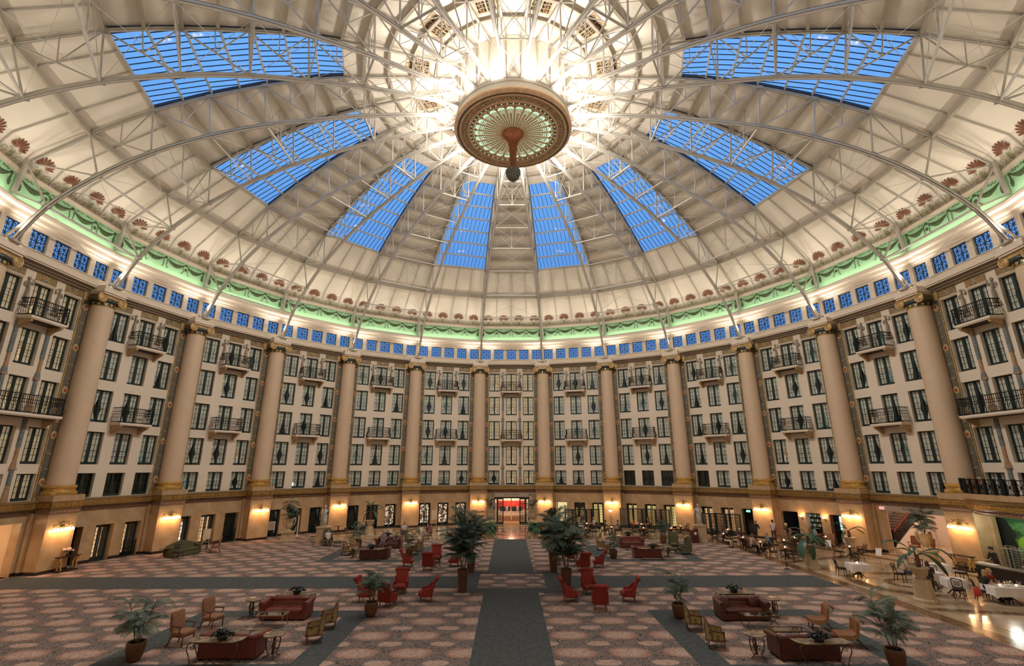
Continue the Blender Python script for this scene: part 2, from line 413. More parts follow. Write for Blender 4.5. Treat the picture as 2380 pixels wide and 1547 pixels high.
# frieze panels under the cornice
fz = MB()
for a, b in ((-2.78, -1.36), (-.67, .72), (1.38, 2.78)):
    fz.mi = 0; fz.box(a, b, AW - .03, AW, 17.5, 18.04)
    fz.mi = 1; fz.box(a, b, AW - .05, AW, 17.44, 17.5)
    fz.mi = 2; m_ = (a + b) / 2
    for s in (-1, 1): fz.bar((m_ - .14 * s, AW - .04, 17.6), (m_ + .14 * s, AW - .04, 17.96), .03, .02, up=(0, 1, 0))
fz = fz.mesh('frieze_panel', [frieze_m, wall_c, M('pale_scroll', (0.50, 0.46, 0.38), 0.5)])

# draped figures in low relief beside the top balcony windows
def relief_figure(v):
    mb = MB(); s = 1 if v else -1
    mb.pad((0, 0, .12), (.46, .12, .24), .5, 12, 5); mb.pad((0, 0, -.02), (.56, .14, .08), .4, 12, 4)
    mb.tube([(-.02 * s, -.02, .22), (.0, -.02, .6), (-.04 * s, -.03, 1.0), (.03 * s, -.03, 1.3), (.0, -.03, 1.5)], [.19, .17, .14, .15, .12], 8, flat=.5)
    mb.tube([(0, -.03, 1.5), (0, -.03, 1.62)], .05, 6); mb.sph((.02 * s, -.04, 1.72), .095, 8, 6, (1, .7, 1.2))
    mb.tube([(.14 * s, -.03, 1.48), (.24 * s, -.05, 1.3), (.16 * s, -.07, 1.18), (.0, -.08, 1.28)], [.05, .045, .04, .035], 6)
    mb.tube([(-.13 * s, -.03, 1.48), (-.26 * s, -.05, 1.38), (-.3 * s, -.06, 1.58), (-.2 * s, -.06, 1.74)], [.05, .045, .04, .03], 6)
    for q in range(5): mb.tube([(-.13 + .065 * q, -.11, .25), (-.1 + .05 * q, -.10, 1.0)], .014, 4)
    return mb.mesh('relief_figure', M('figure_grisaille', (0.36, 0.31, 0.24), 0.7, var=.25, vscale=9), smooth=True)
fig = [relief_figure(0), relief_figure(1)]

# painted colonnettes of the wide bays (0 and +-90 degrees)
def colonnette():
    mb = MB(); y = AW
    def seg(z0, z1, w0, w1, mi, d=.10): mb.mi = mi; mb.add([(-w0, y, z0), (w0, y, z0), (w1, y, z1), (-w1, y, z1), (-w0 * .8, y - d, z0), (w0 * .8, y - d, z0), (w1 * .8, y - d, z1), (-w1 * .8, y - d, z1)], [(4, 5, 6, 7), (0, 4, 7, 3), (1, 2, 6, 5), (3, 7, 6, 2), (0, 1, 5, 4)])
    for b in (4.2, 9.6):
        t = 5.2 if b > 5 else 4.9
        seg(b, b + .25, .26, .22, 1); seg(b + .25, b + 1.0, .2, .13, 1); seg(b + 1.0, b + 1.9, .13, .12, 0)
        seg(b + 1.9, b + 2.0, .22, .22, 1, .14); seg(b + 2.0, b + 2.35, .2, .14, 0 if b > 5 else 1); seg(b + 2.35, b + 3.2, .11, .10, 1); seg(b + 3.2, b + t, .13, .13, 0)
    return mb.mesh('colonnette', [M('blue_grey_marbling', (0.17, 0.19, 0.18), 0.5, var=.3, vscale=6), M('rose_ochre', (0.38, 0.24, 0.14), 0.5, var=.4, vscale=14)])
colon_mesh = colonnette()

plain = MB(); holed(plain, -HALF, HALF, 0, 18.1, [], AW, 0); plain = plain.mesh('wall_face', wall_c)
wall_names = {0: 'wall_front', 6: 'wall_right', -6: 'wall_left', 12: 'wall_back'}
def wname(k): return wall_names.get(k, f"wall_bay_{k % 24 + 1}")
baseprof = MB().box(-HALF, HALF, 0, .1, 0, .22)
for k in range(-11, 13):
    th = 15 * k; rz = -R(th); vis = k in VIS
    W = thing(wname(k), f"curved hotel wall, {bay_name(k)}" if vis else 'plain stretch of the round hall wall behind the viewer', None, (0, 0, 0), rz, kind='structure')
    walls[k] = W
    if vis:
        put(up_mesh, 'upper_wall', W)
        gh = ground_holes(k)
        holed(MB(), -HALF, HALF, 0, 3.5, gh, AW, 0.55).obj('ground_floor_facing', stone_m, W)
        put(pil_mesh, 'pilaster', W, bp(7.5, 0, 29.92)[:2] + (0,), -R(7.5)) if k < 7 else None
        put(fz, 'frieze_panel', W)
        for s in (-1, 1):
            put(fig[(k + (s > 0)) % 2], 'relief_figure', W, (s * 1.03, AW - .03, 15.75))
            if abs(k) in (0, 6): put(colon_mesh, 'colonnette', W, (s * 1.02, 0, 0))
        bb = MB()
        xs = [-HALF] + [q for h in gh for q in h[:2]] + [HALF]
        for i in range(0, len(xs), 2):
            if xs[i + 1] - xs[i] > .05: bb.box(xs[i], xs[i + 1], AW - .04, AW, 0, .2)
        bb.obj('baseboard', base_m, W)
    else:
        put(plain, 'upper_wall', W)
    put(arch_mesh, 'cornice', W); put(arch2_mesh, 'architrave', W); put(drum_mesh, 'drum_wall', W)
    put(corn_mesh, 'drum_cornice', W); put(mint_mesh, 'mint_frieze', W); put(topm_mesh, 'frieze_moulding', W)
    if k != 6:
        put(key_mesh, 'key_band', W); put(dent_mesh, 'leaf_moulding', W)
        if vis: put(keyrel_mesh, 'meander', W); put(egg_mesh, 'carved_leaves', W)
    if abs(k) <= 8: put(garland_mesh, 'garland', W)

# ================================================================== drum windows
wn = 0
for k in range(-11, 13):
    for i, x in enumerate((-3.12, -1.56, 0, 1.56, 3.12)):
        wn += 1
        th = 15 * k
        o = thing(f'window_{wn}', f"square blue clerestory window, {['one end','second place','middle','fourth place','other end'][i]}, {bay_name(k)}" if abs(k) < 8 else 'square clerestory window with bronze grille',
                  'window', bp(th, x, 29.48, 19.06), -R(th), 'clerestory windows', 'structure')
        put(dpane_mesh, 'pane', o, (0, .02, 0))
        if abs(k) < 8: put(dgrille_mesh, 'grille', o)

# ================================================================== casement windows
def win_mesh(h, w=1.28):
    mb = MB(); x = w / 2
    mb.box(-x, -x + .075, 0, .07, 0, h); mb.box(x - .075, x, 0, .07, 0, h); mb.box(-x, x, 0, .07, h - .07, h); mb.box(-x, x, -.01, .08, 0, .17); mb.box(-.085, .085, -.01, .07, .1, h - .05)
    r = 5 if h > 1.8 else 4
    for s in (-1, 1):
        mb.box(s * .325 - .011, s * .325 + .011, .015, .045, .17, h - .07)
        for j in range(1, r):
            z = .17 + (h - .24) * j / r; mb.box(*sorted((s * .08, s * (x - .07))), .015, .045, z - .011, z + .011)
    for j, t in enumerate((.018, .010, .010, .010)):
        z = h * .5 - j * h * .085; mb.box(-x, x, -.09, -.07, z - t / 2, z + t / 2)
    return mb.mesh('window_frame', dkgreen_m)
def pane_mesh(h, w=1.28, n=2, m_=1):
    return MB().add([(-w / 2, 0, 0), (w / 2, 0, 0), (w / 2, 0, h), (-w / 2, 0, h)], [(0, 1, 2, 3)]).mesh('pane', gl_win)
curt_m = M('sheer_curtain', (0.85, 0.80, 0.70), 0.85, emit=(1, .85, .66), estr=.035);  # faint emission imitates light coming through the cloth
curtl_m = M('lit_curtain', (0.75, 0.62, 0.42), 0.8, emit=(1.0, 0.74, 0.46), estr=0.17)
drape_m = M('dark_drape', (0.045, 0.045, 0.04), 0.9)
def curtain_mesh(h, kind, mat):
    mb = MB()
    for s in (-1, 1):
        def fn(u, v):
            z = .05 + (h - .1) * v
            if kind == 0:   # tied back at two-fifths height
                q = abs(v - .42); inner = .04 + .26 * max(0, 1 - q / .42) ** 1.3 if v < .95 else .02
            elif kind == 1: inner = .03 + .30 * (1 - v) ** 1.6
            else: inner = .04
            x = inner + (.62 - inner) * u
            return (s * x, .13 + .02 * math.sin(u * 26), z)
        mb.grid(14, 8, fn)
    return mb.mesh('curtain', mat, smooth=True)
def valance(h): return None
room_dark = M('unlit_room', (0.03, 0.03, 0.028), 0.9)
room_lit = ramp_mat('lit_room', [(0.35, (0.32, 0.17, 0.08)), (0.5, (0.62, 0.42, 0.24)), (0.62, (0.95, 0.78, 0.52))], 2.2, emit=0.42, mapscale=(1, 1, .5), rough=.9)
reflect_teal = ramp_mat('teal_pane_reflection', [(0.4, (0.02, 0.025, 0.02)), (0.52, (0.08, 0.13, 0.10)), (0.68, (0.42, 0.52, 0.42))], 1.6, emit=0.3, mapscale=(1, 1, .4), rough=.9)  # green glow stands for reflections in the window panes
def backing_mesh(h, mat, w=1.28): return MB().box(-w / 2 - .05, w / 2 + .05, .42, .5, -.03, h + .03).mesh('room_back', mat)
def side_mesh(h, w=1.28):
    mb = MB(); x = w / 2
    mb.box(-x - .03, -x, .05, .45, 0, h); mb.box(x, x + .03, .05, .45, 0, h); mb.box(-x, x, .05, .45, h, h + .03); mb.box(-x, x, .05, .45, -.03, 0)
    return mb.mesh('room_side', room_dark)
WM = {}
for row, (a, b) in enumerate(ROWS):
    h = round(b - a, 2)
    if h not in WM:
        WM[h] = dict(f=win_mesh(h), p=pane_mesh(h), c=[curtain_mesh(h, q, curt_m) for q in (0, 1, 2)], cl=[curtain_mesh(h, q, curtl_m) for q in (0, 1, 2)],
                     b=[backing_mesh(h, m) for m in (room_dark, room_lit, reflect_teal)], s=side_mesh(h))
rowname = ['lowest row', 'second row up', 'third row up', 'fourth row up', 'top row']
rng = random.Random(11)
LIT = {(0, r, c) for r in range(5) for c in range(3)} - {(0, 1, 0), (0, 0, 0)}
LIT |= {(-6, r, c) for r in range(5) for c in range(3)}
DARK = {(-5, 0, 0), (-5, 0, 1), (-5, 0, 2), (2, 0, 0), (2, 0, 1), (2, 0, 2), (3, 0, 0)}
for k in VIS:
    th = 15 * k
    for row, (a, b) in enumerate(ROWS):
        D = WM[round(b - a, 2)]
        for c, x in enumerate(WX):
            wn += 1
            near = 'middle' if c == 1 else ('side nearer the central doorway' if (c == 0) == (k > 0) else 'side farther from the central doorway')
            if k == 0: near = ['column side next to the carpeted half', 'middle', 'column side next to the dining half'][c]
            o = thing(f'window_{wn}', f"dark casement, {rowname[row]}, {near if k == 0 else ('middle' if c == 1 else ('near side' if (c == 0) == (k > 0) else 'far side'))}, {bay_name(k)}",
                      'window', bp(th, x, AW + .22, a), -R(th), 'casement windows of the hall', 'structure')
            put(D['f'], 'window_frame', o); put(D['p'], 'pane', o, (0, .09, 0)); put(D['s'], 'room_side', o)
            key = (k, row, c)
            if key in LIT:
                put(D['b'][1], 'room_back', o); put(D['cl'][2 if rng.random() < .5 else 0], 'curtain', o)
            elif key in DARK: put(D['b'][0], 'room_back', o)
            else:
                r = rng.random()
                put(D['b'][2 if r < .25 else (1 if r > .93 else 0)], 'room_back', o); put(D['c'][rng.choice([0, 0, 1, 2, 2])], 'curtain', o)

# ================================================================== columns and piers
def column_proto():
    t = thing('column', 'x', 'column', (0, 0, 0), 0)
    MB().box(-1.0, 1.0, -.95, .5, 4.2, 4.56).obj('plinth', stone_m, t)
    b = MB().lathe([(.93, 4.56), (.97, 4.62), (.97, 4.74), (.9, 4.8), (.84, 4.82), (.82, 4.9), (.84, 4.96), (.9, 5.0), (.91, 5.08), (.86, 5.14), (.78, 5.18)], 28).obj('base', gold_m, t, smooth='auto')
    MB().lathe([(.755, 5.16), (.755, 8), (.74, 11), (.715, 14), (.69, 17.15)], 28, cap=False).obj('shaft', col_m, t, smooth=True)
    cp = thing('capital'); cp.parent = t; KIDS.setdefault(t.name, []).append(cp)
    MB().lathe([(.70, 17.12), (.74, 17.16), (.70, 17.2)], 24).obj('astragal', gold_m, cp, smooth=True)
    m = MB().lathe([(.69, 17.2), (.69, 17.45)], 24); m.obj('necking', M('capital_slate', (0.04, 0.055, 0.055), 0.4), cp)
    m = MB()
    for i in range(12):
        a = 2 * PI * i / 12; c = (math.cos(a) * .71, math.sin(a) * .71, 17.32)
        m.T = Matrix.Translation(c) @ Matrix.Rotation(a, 4, 'Z')
        if i % 2: m.pad((0, 0, 0), (.05, .2, .2), .9, 8, 5)
        else:
            for q in (-.5, 0, .5): m.bar((.0, 0, -.1), (.0, q * .2, .1), .04, .03)
    m.T = None; m.obj('gilt_ornament', gold_m, cp)
    m = MB().lathe([(.70, 17.45), (.80, 17.5), (.84, 17.58), (.82, 17.68), (.74, 17.74)], 24); m.obj('echinus', M('capital_slate', (0.04, 0.055, 0.055), 0.4), cp, smooth=True)
    MB().box(-.75, .75, -.72, .72, 17.74, 17.98).obj('cushion', brass_m, cp)
    for sy in (-1, 1):
        for sx in (-1, 1):
            m = MB(); pts = []; rr = []
            for i in range(34):
                q = i / 33; a = (PI / 2 + q * 2.4 * 2 * PI); r = .31 * (1 - q) ** .85 + .02
                pts.append((sx * (.74) + sx * -r * math.cos(a), sy * .74, 17.67 + r * math.sin(a))); rr.append(.055 * (1 - .55 * q))
            m.tube(pts, rr, 6); m.T = Matrix.Translation((sx * .74, sy * .70, 17.67)) @ Matrix.Rotation(PI / 2, 4, 'X'); m.lathe([(.32, -.04), (.32, .04)], 20); m.T = None
            m.obj('volute', brass_m if sy > 0 else M('volute_gilt', (0.62, 0.42, 0.19), 0.4, metal=.3, var=.15, vscale=6), cp, smooth=True)
    for sx in (-1, 1):
        m = MB().tube([(sx * .74, -.7, 17.67), (sx * .74, -.3, 17.67), (sx * .74, 0, 17.67), (sx * .74, .3, 17.67), (sx * .74, .7, 17.67)], [.3, .2, .17, .2, .3], 14); m.obj('bolster', M('bolster_gilt_green', (0.12, 0.11, 0.06), 0.4, metal=.3, var=.4, vscale=8), cp, smooth=True)
    m = MB(); m.box(-.84, .84, -.84, .6, 17.98, 18.1); m.box(-.92, .92, -.92, .7, 18.1, 18.2)
    m.obj('abacus', wall_c, cp); MB().box(-.86, .86, -.86, .8, 18.2, 18.56).obj('impost_block', wall_c, cp)
    return t
col0 = column_proto(); first = True
pier_key = greek_key(MB(), -.98, .98, 0, 3.98, .2, .327).mesh('meander', gold_m)
pk = MB()
def pier_parts():
    mb = MB(); mb.box(-1.0, 1.0, -.95, .5, 4.12, 4.2); mb.box(-1.03, 1.03, -.98, .5, 3.82, 4.12); mb.box(-.98, .98, -.93, .5, 3.7, 3.82)
    a = mb.mesh('key_band', key_m)
    mb = MB(); mb.box(-.97, .97, -.88, .5, 3.47, 3.7); b = mb.mesh('leaf_moulding', dent_m)
    mb = MB(); mb.box(-.92, .92, -.82, .5, .2, 3.47); mb.box(-1.12, 1.12, .15, .5, .2, 3.5); c = mb.mesh('pier_facing', stone_m)
    mb = MB(); mb.box(-.95, .95, -.85, .5, 0, .2); mb.box(-1.15, 1.15, .12, .5, 0, .2); d = mb.mesh('baseboard', base_m)
    mb = MB()
    for i in range(10):
        x = -.93 + i * .19; mb.add([(x, -.885, 3.66), (x + .11, -.885, 3.66), (x + .15, -.885, 3.52), (x + .04, -.885, 3.52), (x + .02, -.92, 3.64), (x + .09, -.92, 3.64), (x + .13, -.9, 3.54), (x + .05, -.9, 3.54)], [(4, 5, 6, 7), (0, 4, 7, 3), (1, 2, 6, 5), (0, 1, 5, 4)])
    e = mb.mesh('carved_leaves', M('leaf_relief', (0.40, 0.24, 0.17), 0.5))
    mb = MB()
    for s in (-1, 1):
        greek_key_side = MB(); greek_key(greek_key_side, -.6, .5, 0, 3.98, .2, .35)
        mb.T = Matrix.Translation((s * 1.03, -.3, 0)) @ Matrix.Rotation(s * PI / 2, 4, 'Z'); mb.add(greek_key_side.v, greek_key_side.f)
    mb.T = None; mb.T = Matrix.Translation((0, -.98, 0)); k_ = MB(); greek_key(k_, -.98, .98, 0, 3.98, .2, .327); mb.add(k_.v, k_.f)
    f = mb.mesh('meander', gold_m)
    return a, b, c, d, e, f
PP = pier_parts()
for k in range(-8, 8):
    th = 15 * k + 7.5
    kk = k + 1 if k >= 0 else -k
    lab = f"{ORD[kk]} tall tan column from central doorway, {'dining' if k >= 0 else 'carpeted'} side"
    if first: o = col0; o.location = bp(th, 0, RC); o.rotation_euler = (0, 0, -R(th)); o['label'] = lab; o['group'] = 'giant columns of the hall'; first = False
    else: o = dup(col0, bp(th, 0, RC), -R(th), lab, 'giant columns of the hall')
    p = thing('pier', f"{ORD[kk]} honey marble pier from central doorway, {'dining' if k >= 0 else 'carpeted'} side", 'pier', bp(th, 0, RC), -R(th), 'piers under the columns', 'structure')
    for q, nme in zip(PP, ('key_band', 'leaf_moulding', 'pier_facing', 'baseboard', 'carved_leaves', 'meander')): put(q, nme, p)

# ================================================================== balconies
def balcony_proto(hw):
    t = thing('balcony', 'x', 'balcony')
    m = MB(); m.box(-hw, hw, -.95, 0, -.14, 0); m.box(-hw + .06, hw - .06, -.9, 0, -.2, -.14)
    m.obj('slab', wall_c, t)
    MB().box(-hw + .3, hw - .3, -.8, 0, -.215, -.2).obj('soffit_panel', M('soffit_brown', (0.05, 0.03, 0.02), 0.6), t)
    for s in (-1, 1):
        x0 = s * (hw - .2); m = MB()
        m.prism([(-.85, -.2), (0, -.2), (0, -.75), (-.12, -.72), (-.3, -.55), (-.55, -.42), (-.8, -.34)], 'x', x0 - .09, x0 + .09); m.obj('bracket', M('bracket_ochre', (0.48, 0.32, 0.16), 0.5, var=.2, vscale=8), t)
    m = MB(); yf = -.88
    path = [(-hw + .04, -.02), (-hw + .04, yf), (hw - .04, yf), (hw - .04, -.02)]
    for z in (.06, .62, .80, 1.08):
        for a, b in zip(path, path[1:]): m.bar((*a, z), (*b, z), .05 if z > 1 or z < .1 else .032)
    n = int(hw * 2 / .13)
    for i in range(n + 1):
        x = -hw + .04 + (2 * hw - .08) * i / n
        m.tube([(x, yf, .06), (x, yf - .14, .2), (x, yf - .12, .36), (x, yf, .62)], .016, 4, cap=False)
        m.bar((x, yf, .62), (x, yf, 1.08), .022)
    for s in (-1, 1):
        for i in range(1, 6):
            y = yf * i / 6; x = s * (hw - .04)
            m.tube([(x, y, .06), (x + s * .14, y, .2), (x + s * .12, y, .36), (x, y, .62)], .016, 4, cap=False); m.bar((x, y, .62), (x, y, 1.08), .022)
        m.bar((s * (hw - .04), yf, 0), (s * (hw - .04), yf, 1.1), .045)
    m.obj('railing', iron_m, t)
    return t
b1 = balcony_proto(1.2); b2 = balcony_proto(2.45); used1 = used2 = False
for k in VIS:
    th = 15 * k
    for z, nm in ((15.07, 'upper'), (9.36, 'lower')):
        wide = abs(k) == 6 and nm == 'lower'
        lab = f"{nm} iron-railed balcony on ochre brackets, {bay_name(k)}"
        if wide:
            if not used2: o = b2; used2 = True; o.location = bp(th, 0, AW, z); o.rotation_euler = (0, 0, -R(th)); o['label'] = lab; o['group'] = 'balconies of the hall'
            else: dup(b2, bp(th, 0, AW, z), -R(th), lab, 'balconies of the hall')
        elif not used1: o = b1; used1 = True; o.location = bp(th, 0, AW, z); o.rotation_euler = (0, 0, -R(th)); o['label'] = lab; o['group'] = 'balconies of the hall'
        else: dup(b1, bp(th, 0, AW, z), -R(th), lab, 'balconies of the hall')
# ================================================================== DOME
SH = [(29.45, 23.28), (28.75, 24.5), (26.07, 26.35), (22.92, 28.4), (19.8, 29.85), (16.6, 31.1), (13.45, 32.05), (10.3, 32.65), (7.1, 33.05), (4.0, 33.3), (0.02, 33.4)]
U = [(29.45, 21.7), (29.2, 23.7), (26.3, 26.0), (23.1, 28.1), (20.0, 29.55), (16.75, 30.8), (13.6, 31.75), (10.4, 32.35), (7.2, 32.75), (4.0, 33.0)]
L = [(28.75, 18.6), (27.5, 20.9), (25.3, 23.15), (22.7, 25.0), (19.5, 26.6), (16.3, 27.75), (13.3, 28.5), (10.2, 29.15), (7.1, 29.6), (4.0, 29.9)]
def lerp(a, b, t): return tuple(a[i] + (b[i] - a[i]) * t for i in range(len(a)))
def on_shell(A):
    for (a0, z0), (a1, z1) in zip(SH, SH[1:]):
        if a1 <= A <= a0: return z0 + (z1 - z0) * (a0 - A) / (a0 - a1)
    return SH[0][1]
dome = thing('ceiling', 'vast cream ribbed dome over the hall', None, kind='structure')
lower_prof = [p for p in SH[:4]]; 
shell_lo = band(lower_prof).mesh('dome_panel', shell_c)
shell_even = band(SH[3:]).mesh('dome_panel', shell_c)
shell_top = band([(11.65, on_shell(11.65))] + SH[7:]).mesh('dome_panel', shell_c)
def purlin(A, d=.30, w=.12, dz=0.0):
    h = A * T75; z = on_shell(A) + dz
    return MB().box(-h, h, A - w / 2, A + w / 2, z - d, z - .02)
def flanged(A, d=.34, w=.10):
    h = A * T75; z = on_shell(A); m = MB(); m.box(-h, h, A - .02, A + .02, z - d, z); m.box(-h, h, A - .09, A + .09, z - d - .03, z - d); return m
pur_ring = flanged(26.07, .42).mesh('ring_beam', purlin_m)
rows_A = [22.92 - i * (22.92 - 11.65) / 7 for i in range(8)]
pur_even = []
for i, A in enumerate(rows_A + [10.3, 8.7, 7.1, 5.5]):
    pur_even.append((flanged(A, .34 if i % 2 == 0 else .28)).mesh('purlin', purlin_m))
pur_odd = []
for i, A in enumerate(rows_A): pur_odd.append(purlin(A, .16, .09).mesh('purlin', steel_m))
raf = MB()
for f in (-.5, 0, .5):
    for (a0, z0), (a1, z1) in zip(SH[:3], SH[1:4]):
        raf.bar((f * a0 * T75, a0 - .03, z0 - .08), (f * a1 * T75, a1 - .03, z1 - .08), .06, .09)
raf = raf.mesh('rafters', steel_m)
# palmette stencils: a fan of red leaves over scrollwork, painted near the foot of the dome
def palmette():
    mb = MB(); mb.mi = 0
    for q in range(-4, 5):
        a = q * R(19); L_ = .78 - .045 * abs(q); w_ = .075
        dx, dz = math.sin(a), math.cos(a); nx, nz = dz, -dx
        base = (dx * .14, dz * .14)
        pts = [(base[0] + dx * L_ * t + nx * wv * w_ , base[1] + dz * L_ * t + nz * wv * w_) for t, wv in ((0, .25), (.35, .7), (.72, 1.0), (.9, .7), (1, 0), (.9, -.7), (.72, -1), (.35, -.7), (0, -.25))]
        mb.add([(p[0], 0, p[1] + .85) for p in pts], [tuple(range(9))])
    def spiral(cx, cz, r0, turns, s, a0, mi):
        mb.mi = mi; pts = []
        for i in range(15):
            t = i / 14; a = a0 + s * turns * 2 * PI * t; r = r0 * (1 - t * .85); pts.append((cx + r * math.cos(a), 0, cz + r * math.sin(a)))
        for p, q in zip(pts, pts[1:]): mb.bar(p, q, .005, .035, up=Vector((q[2] - p[2], 0, -(q[0] - p[0]))))
    for s in (-1, 1):
        spiral(s * .28, .42, .24, 1.4, s, PI / 2, 1); spiral(s * .72, .40, .27, 1.3, -s, -PI / 2, 2); spiral(s * .5, .18, .2, 1.2, s, 0, 1)
        spiral(s * .36, .75, .15, 1.1, -s, PI, 2); spiral(s * .95, .22, .13, 1.1, s, PI / 2, 1)
        mb.mi = 2; mb.add([(s * .04, 0, .05), (s * .2, 0, .3), (s * .12, 0, .55), (s * .02, 0, .8)], [(0, 1, 2, 3)])
        mb.mi = 1; mb.bar((s * .05, 0, .1), (s * .9, 0, .06), .005, .035, up=(0, 0, 1))
    return mb.mesh('palmette_stencil', [red_st, gold_st, green_st])
palm_mesh = palmette()
a0, z0 = SH[1]; a1, z1 = SH[2]; slope = math.atan2(z1 - z0, a0 - a1)
for k in range(-11, 13):
    th = 15 * k; rz = -R(th); odd = k % 2 != 0
    P = put(None, 'dome_bay', dome, (0, 0, 0), rz)
    put(shell_lo, 'dome_panel', P); put(shell_top if odd else shell_even, 'dome_panel', P)
    put(raf, 'rafters', P); put(pur_ring, 'ring_beam', P)
    if odd:
        for q in pur_odd: put(q, 'purlin', P)
        for q in pur_even[8:]: put(q, 'purlin', P)
    else:
        for q in pur_even: put(q, 'purlin', P)
    if abs(k) <= 8:
        for x in (-2.87, -.97, .97, 2.87): put(palm_mesh, 'palmette_stencil', P, (x, 29.33, 23.36), (R(29.9), 0, 0), (.86, 1, .84))

# ---- skylights (odd bays)
mull_m = M('dark_glazing_bar', (0.03, 0.035, 0.05), 0.4)
def skylight_name(k):
    return f"long barred blue skylight, {ORD[(abs(k) + 1) // 2]} from the centre, {'dining' if k > 0 else 'carpeted'} side"
sky_panes = []; bars = MB()
for i in range(7):
    A0, A1 = rows_A[i], rows_A[i + 1]; z0, z1 = on_shell(A0), on_shell(A1)
    h0 = A0 * T75 - .05; h1 = A1 * T75 - .05; n = round(2 * h0 / .43)
    for j in range(n):
        xa = -h0 + 2 * h0 * j / n; xb = xa + 2 * h0 / n
        if xa < -h1 - .25 or xb > h1 + .25: pass
        def cl(x, h): return max(-h, min(h, x))
        sl = (h0 - h1) / (A0 - A1)
        q = [(xa, A0, z0), (xb, A0, z0), (cl(xb, h1), A1, z1), (cl(xa, h1), A1, z1)]
        # clip the side panes to the converging bay edges
        if abs(q[2][0] - q[3][0]) < .02:
            e = xb if xa < 0 else xa
            t = (h0 - abs(e)) / (h0 - h1); am = A0 + (A1 - A0) * t; zm = z0 + (z1 - z0) * t
            q = [(xa, A0, z0), (xb, A0, z0), (e, am, zm)]
        sky_panes.append(MB().add(q, [tuple(range(len(q)))]).mesh('pane', gl_sky))
        if j: 
            if abs(xa) <= h1: bars.bar((xa, A0, z0 - .01), (xa, A1, z1 - .01), .034, .05)
            else:
                t = (h0 - abs(xa)) / (h0 - h1); bars.bar((xa, A0, z0), (xa, A0 + (A1 - A0) * t, z0 + (z1 - z0) * t), .034, .05)
for s in (-1, 1): bars.bar((s * (22.92 * T75 - .04), 22.92, on_shell(22.92) - .02), (s * (11.65 * T75 - .04), 11.65, on_shell(11.65) - .1), .09, .16) if False else None
bars = bars.mesh('glazing_bars', mull_m)
edge = MB()
for s in (-1, 1):
    for a_, b_ in zip(rows_A, rows_A[1:]): edge.bar((s * (a_ * T75 - .06), a_, on_shell(a_) - .05), (s * (b_ * T75 - .06), b_, on_shell(b_) - .05), .1, .2)
edge = edge.mesh('edge_frame', M('dark_edge', (0.05, 0.045, 0.05), .5))
for k in range(-11, 13):
    if k % 2 == 0: continue
    o = thing('skylight', skylight_name(k) if abs(k) < 11 or True else '', 'skylight', (0, 0, 0), -R(15 * k), 'skylights of the dome')
    if abs(k) <= 9:
        for q in sky_panes: put(q, 'pane', o)
    else:
        mb = MB(); 
        for a_, b_ in zip(rows_A, rows_A[1:]): band([(a_, on_shell(a_)), (b_, on_shell(b_))], mb)
        mb.obj('glazing', gl_sky, o)
    put(bars, 'glazing_bars', o); put(edge, 'edge_frame', o)

# ---- lattice vents near the crown
def vent_mesh():
    mb = MB(); w, h = .62, .78
    mb.mi = 0; mb.box(-w, w, -h, h, .02, .05)
    mb.mi = 1
    for a in (-w, w): mb.box(a - .05, a + .05, -h, h, -.04, .03)
    for b in (-h, h): mb.box(-w - .05, w + .05, b - .05, b + .05, -.04, .03)
    mb.box(-.05, .05, -h, h, -.04, .03)
    for s in (-1, 1):
        cx = s * .335
        for j in range(5):
            y = -.6 + j * .27
            mb.tube([(cx + .12 * math.cos(t * PI / 5), y + .12 * math.sin(t * PI / 5), -.01) for t in range(11)], .022, 4, cap=False)
            mb.bar((cx - .26, y + .13, -.01), (cx + .26, y + .13, -.01), .03, .03); mb.bar((cx - .2, y - .1, -.01), (cx + .2, y + .1, -.01), .025, .03)
        mb.bar((cx - .24, .5, -.01), (cx, .72, -.01), .05, .03); mb.bar((cx + .24, .5, -.01), (cx, .72, -.01), .05, .03)
    return mb.mesh('lattice', [M('vent_shadow', (0.035, 0.02, 0.012), .9), M('vent_fretwork', (0.50, 0.36, 0.22), .6)])
vm = vent_mesh()
for k in range(-11, 13):
    if k % 2 == 0: continue
    A = 6.8; o = put(vm, 'ceiling_vent', None, bp(15 * k, 0, A, on_shell(A) - .08), (0, 0, -R(15 * k)), label=f"fretwork ceiling vent near the crown, {ORD[(abs(k) + 1) // 2]} from centre, {'dining' if k > 0 else 'carpeted'} side", cat='vent', group='fretwork vents round the crown')

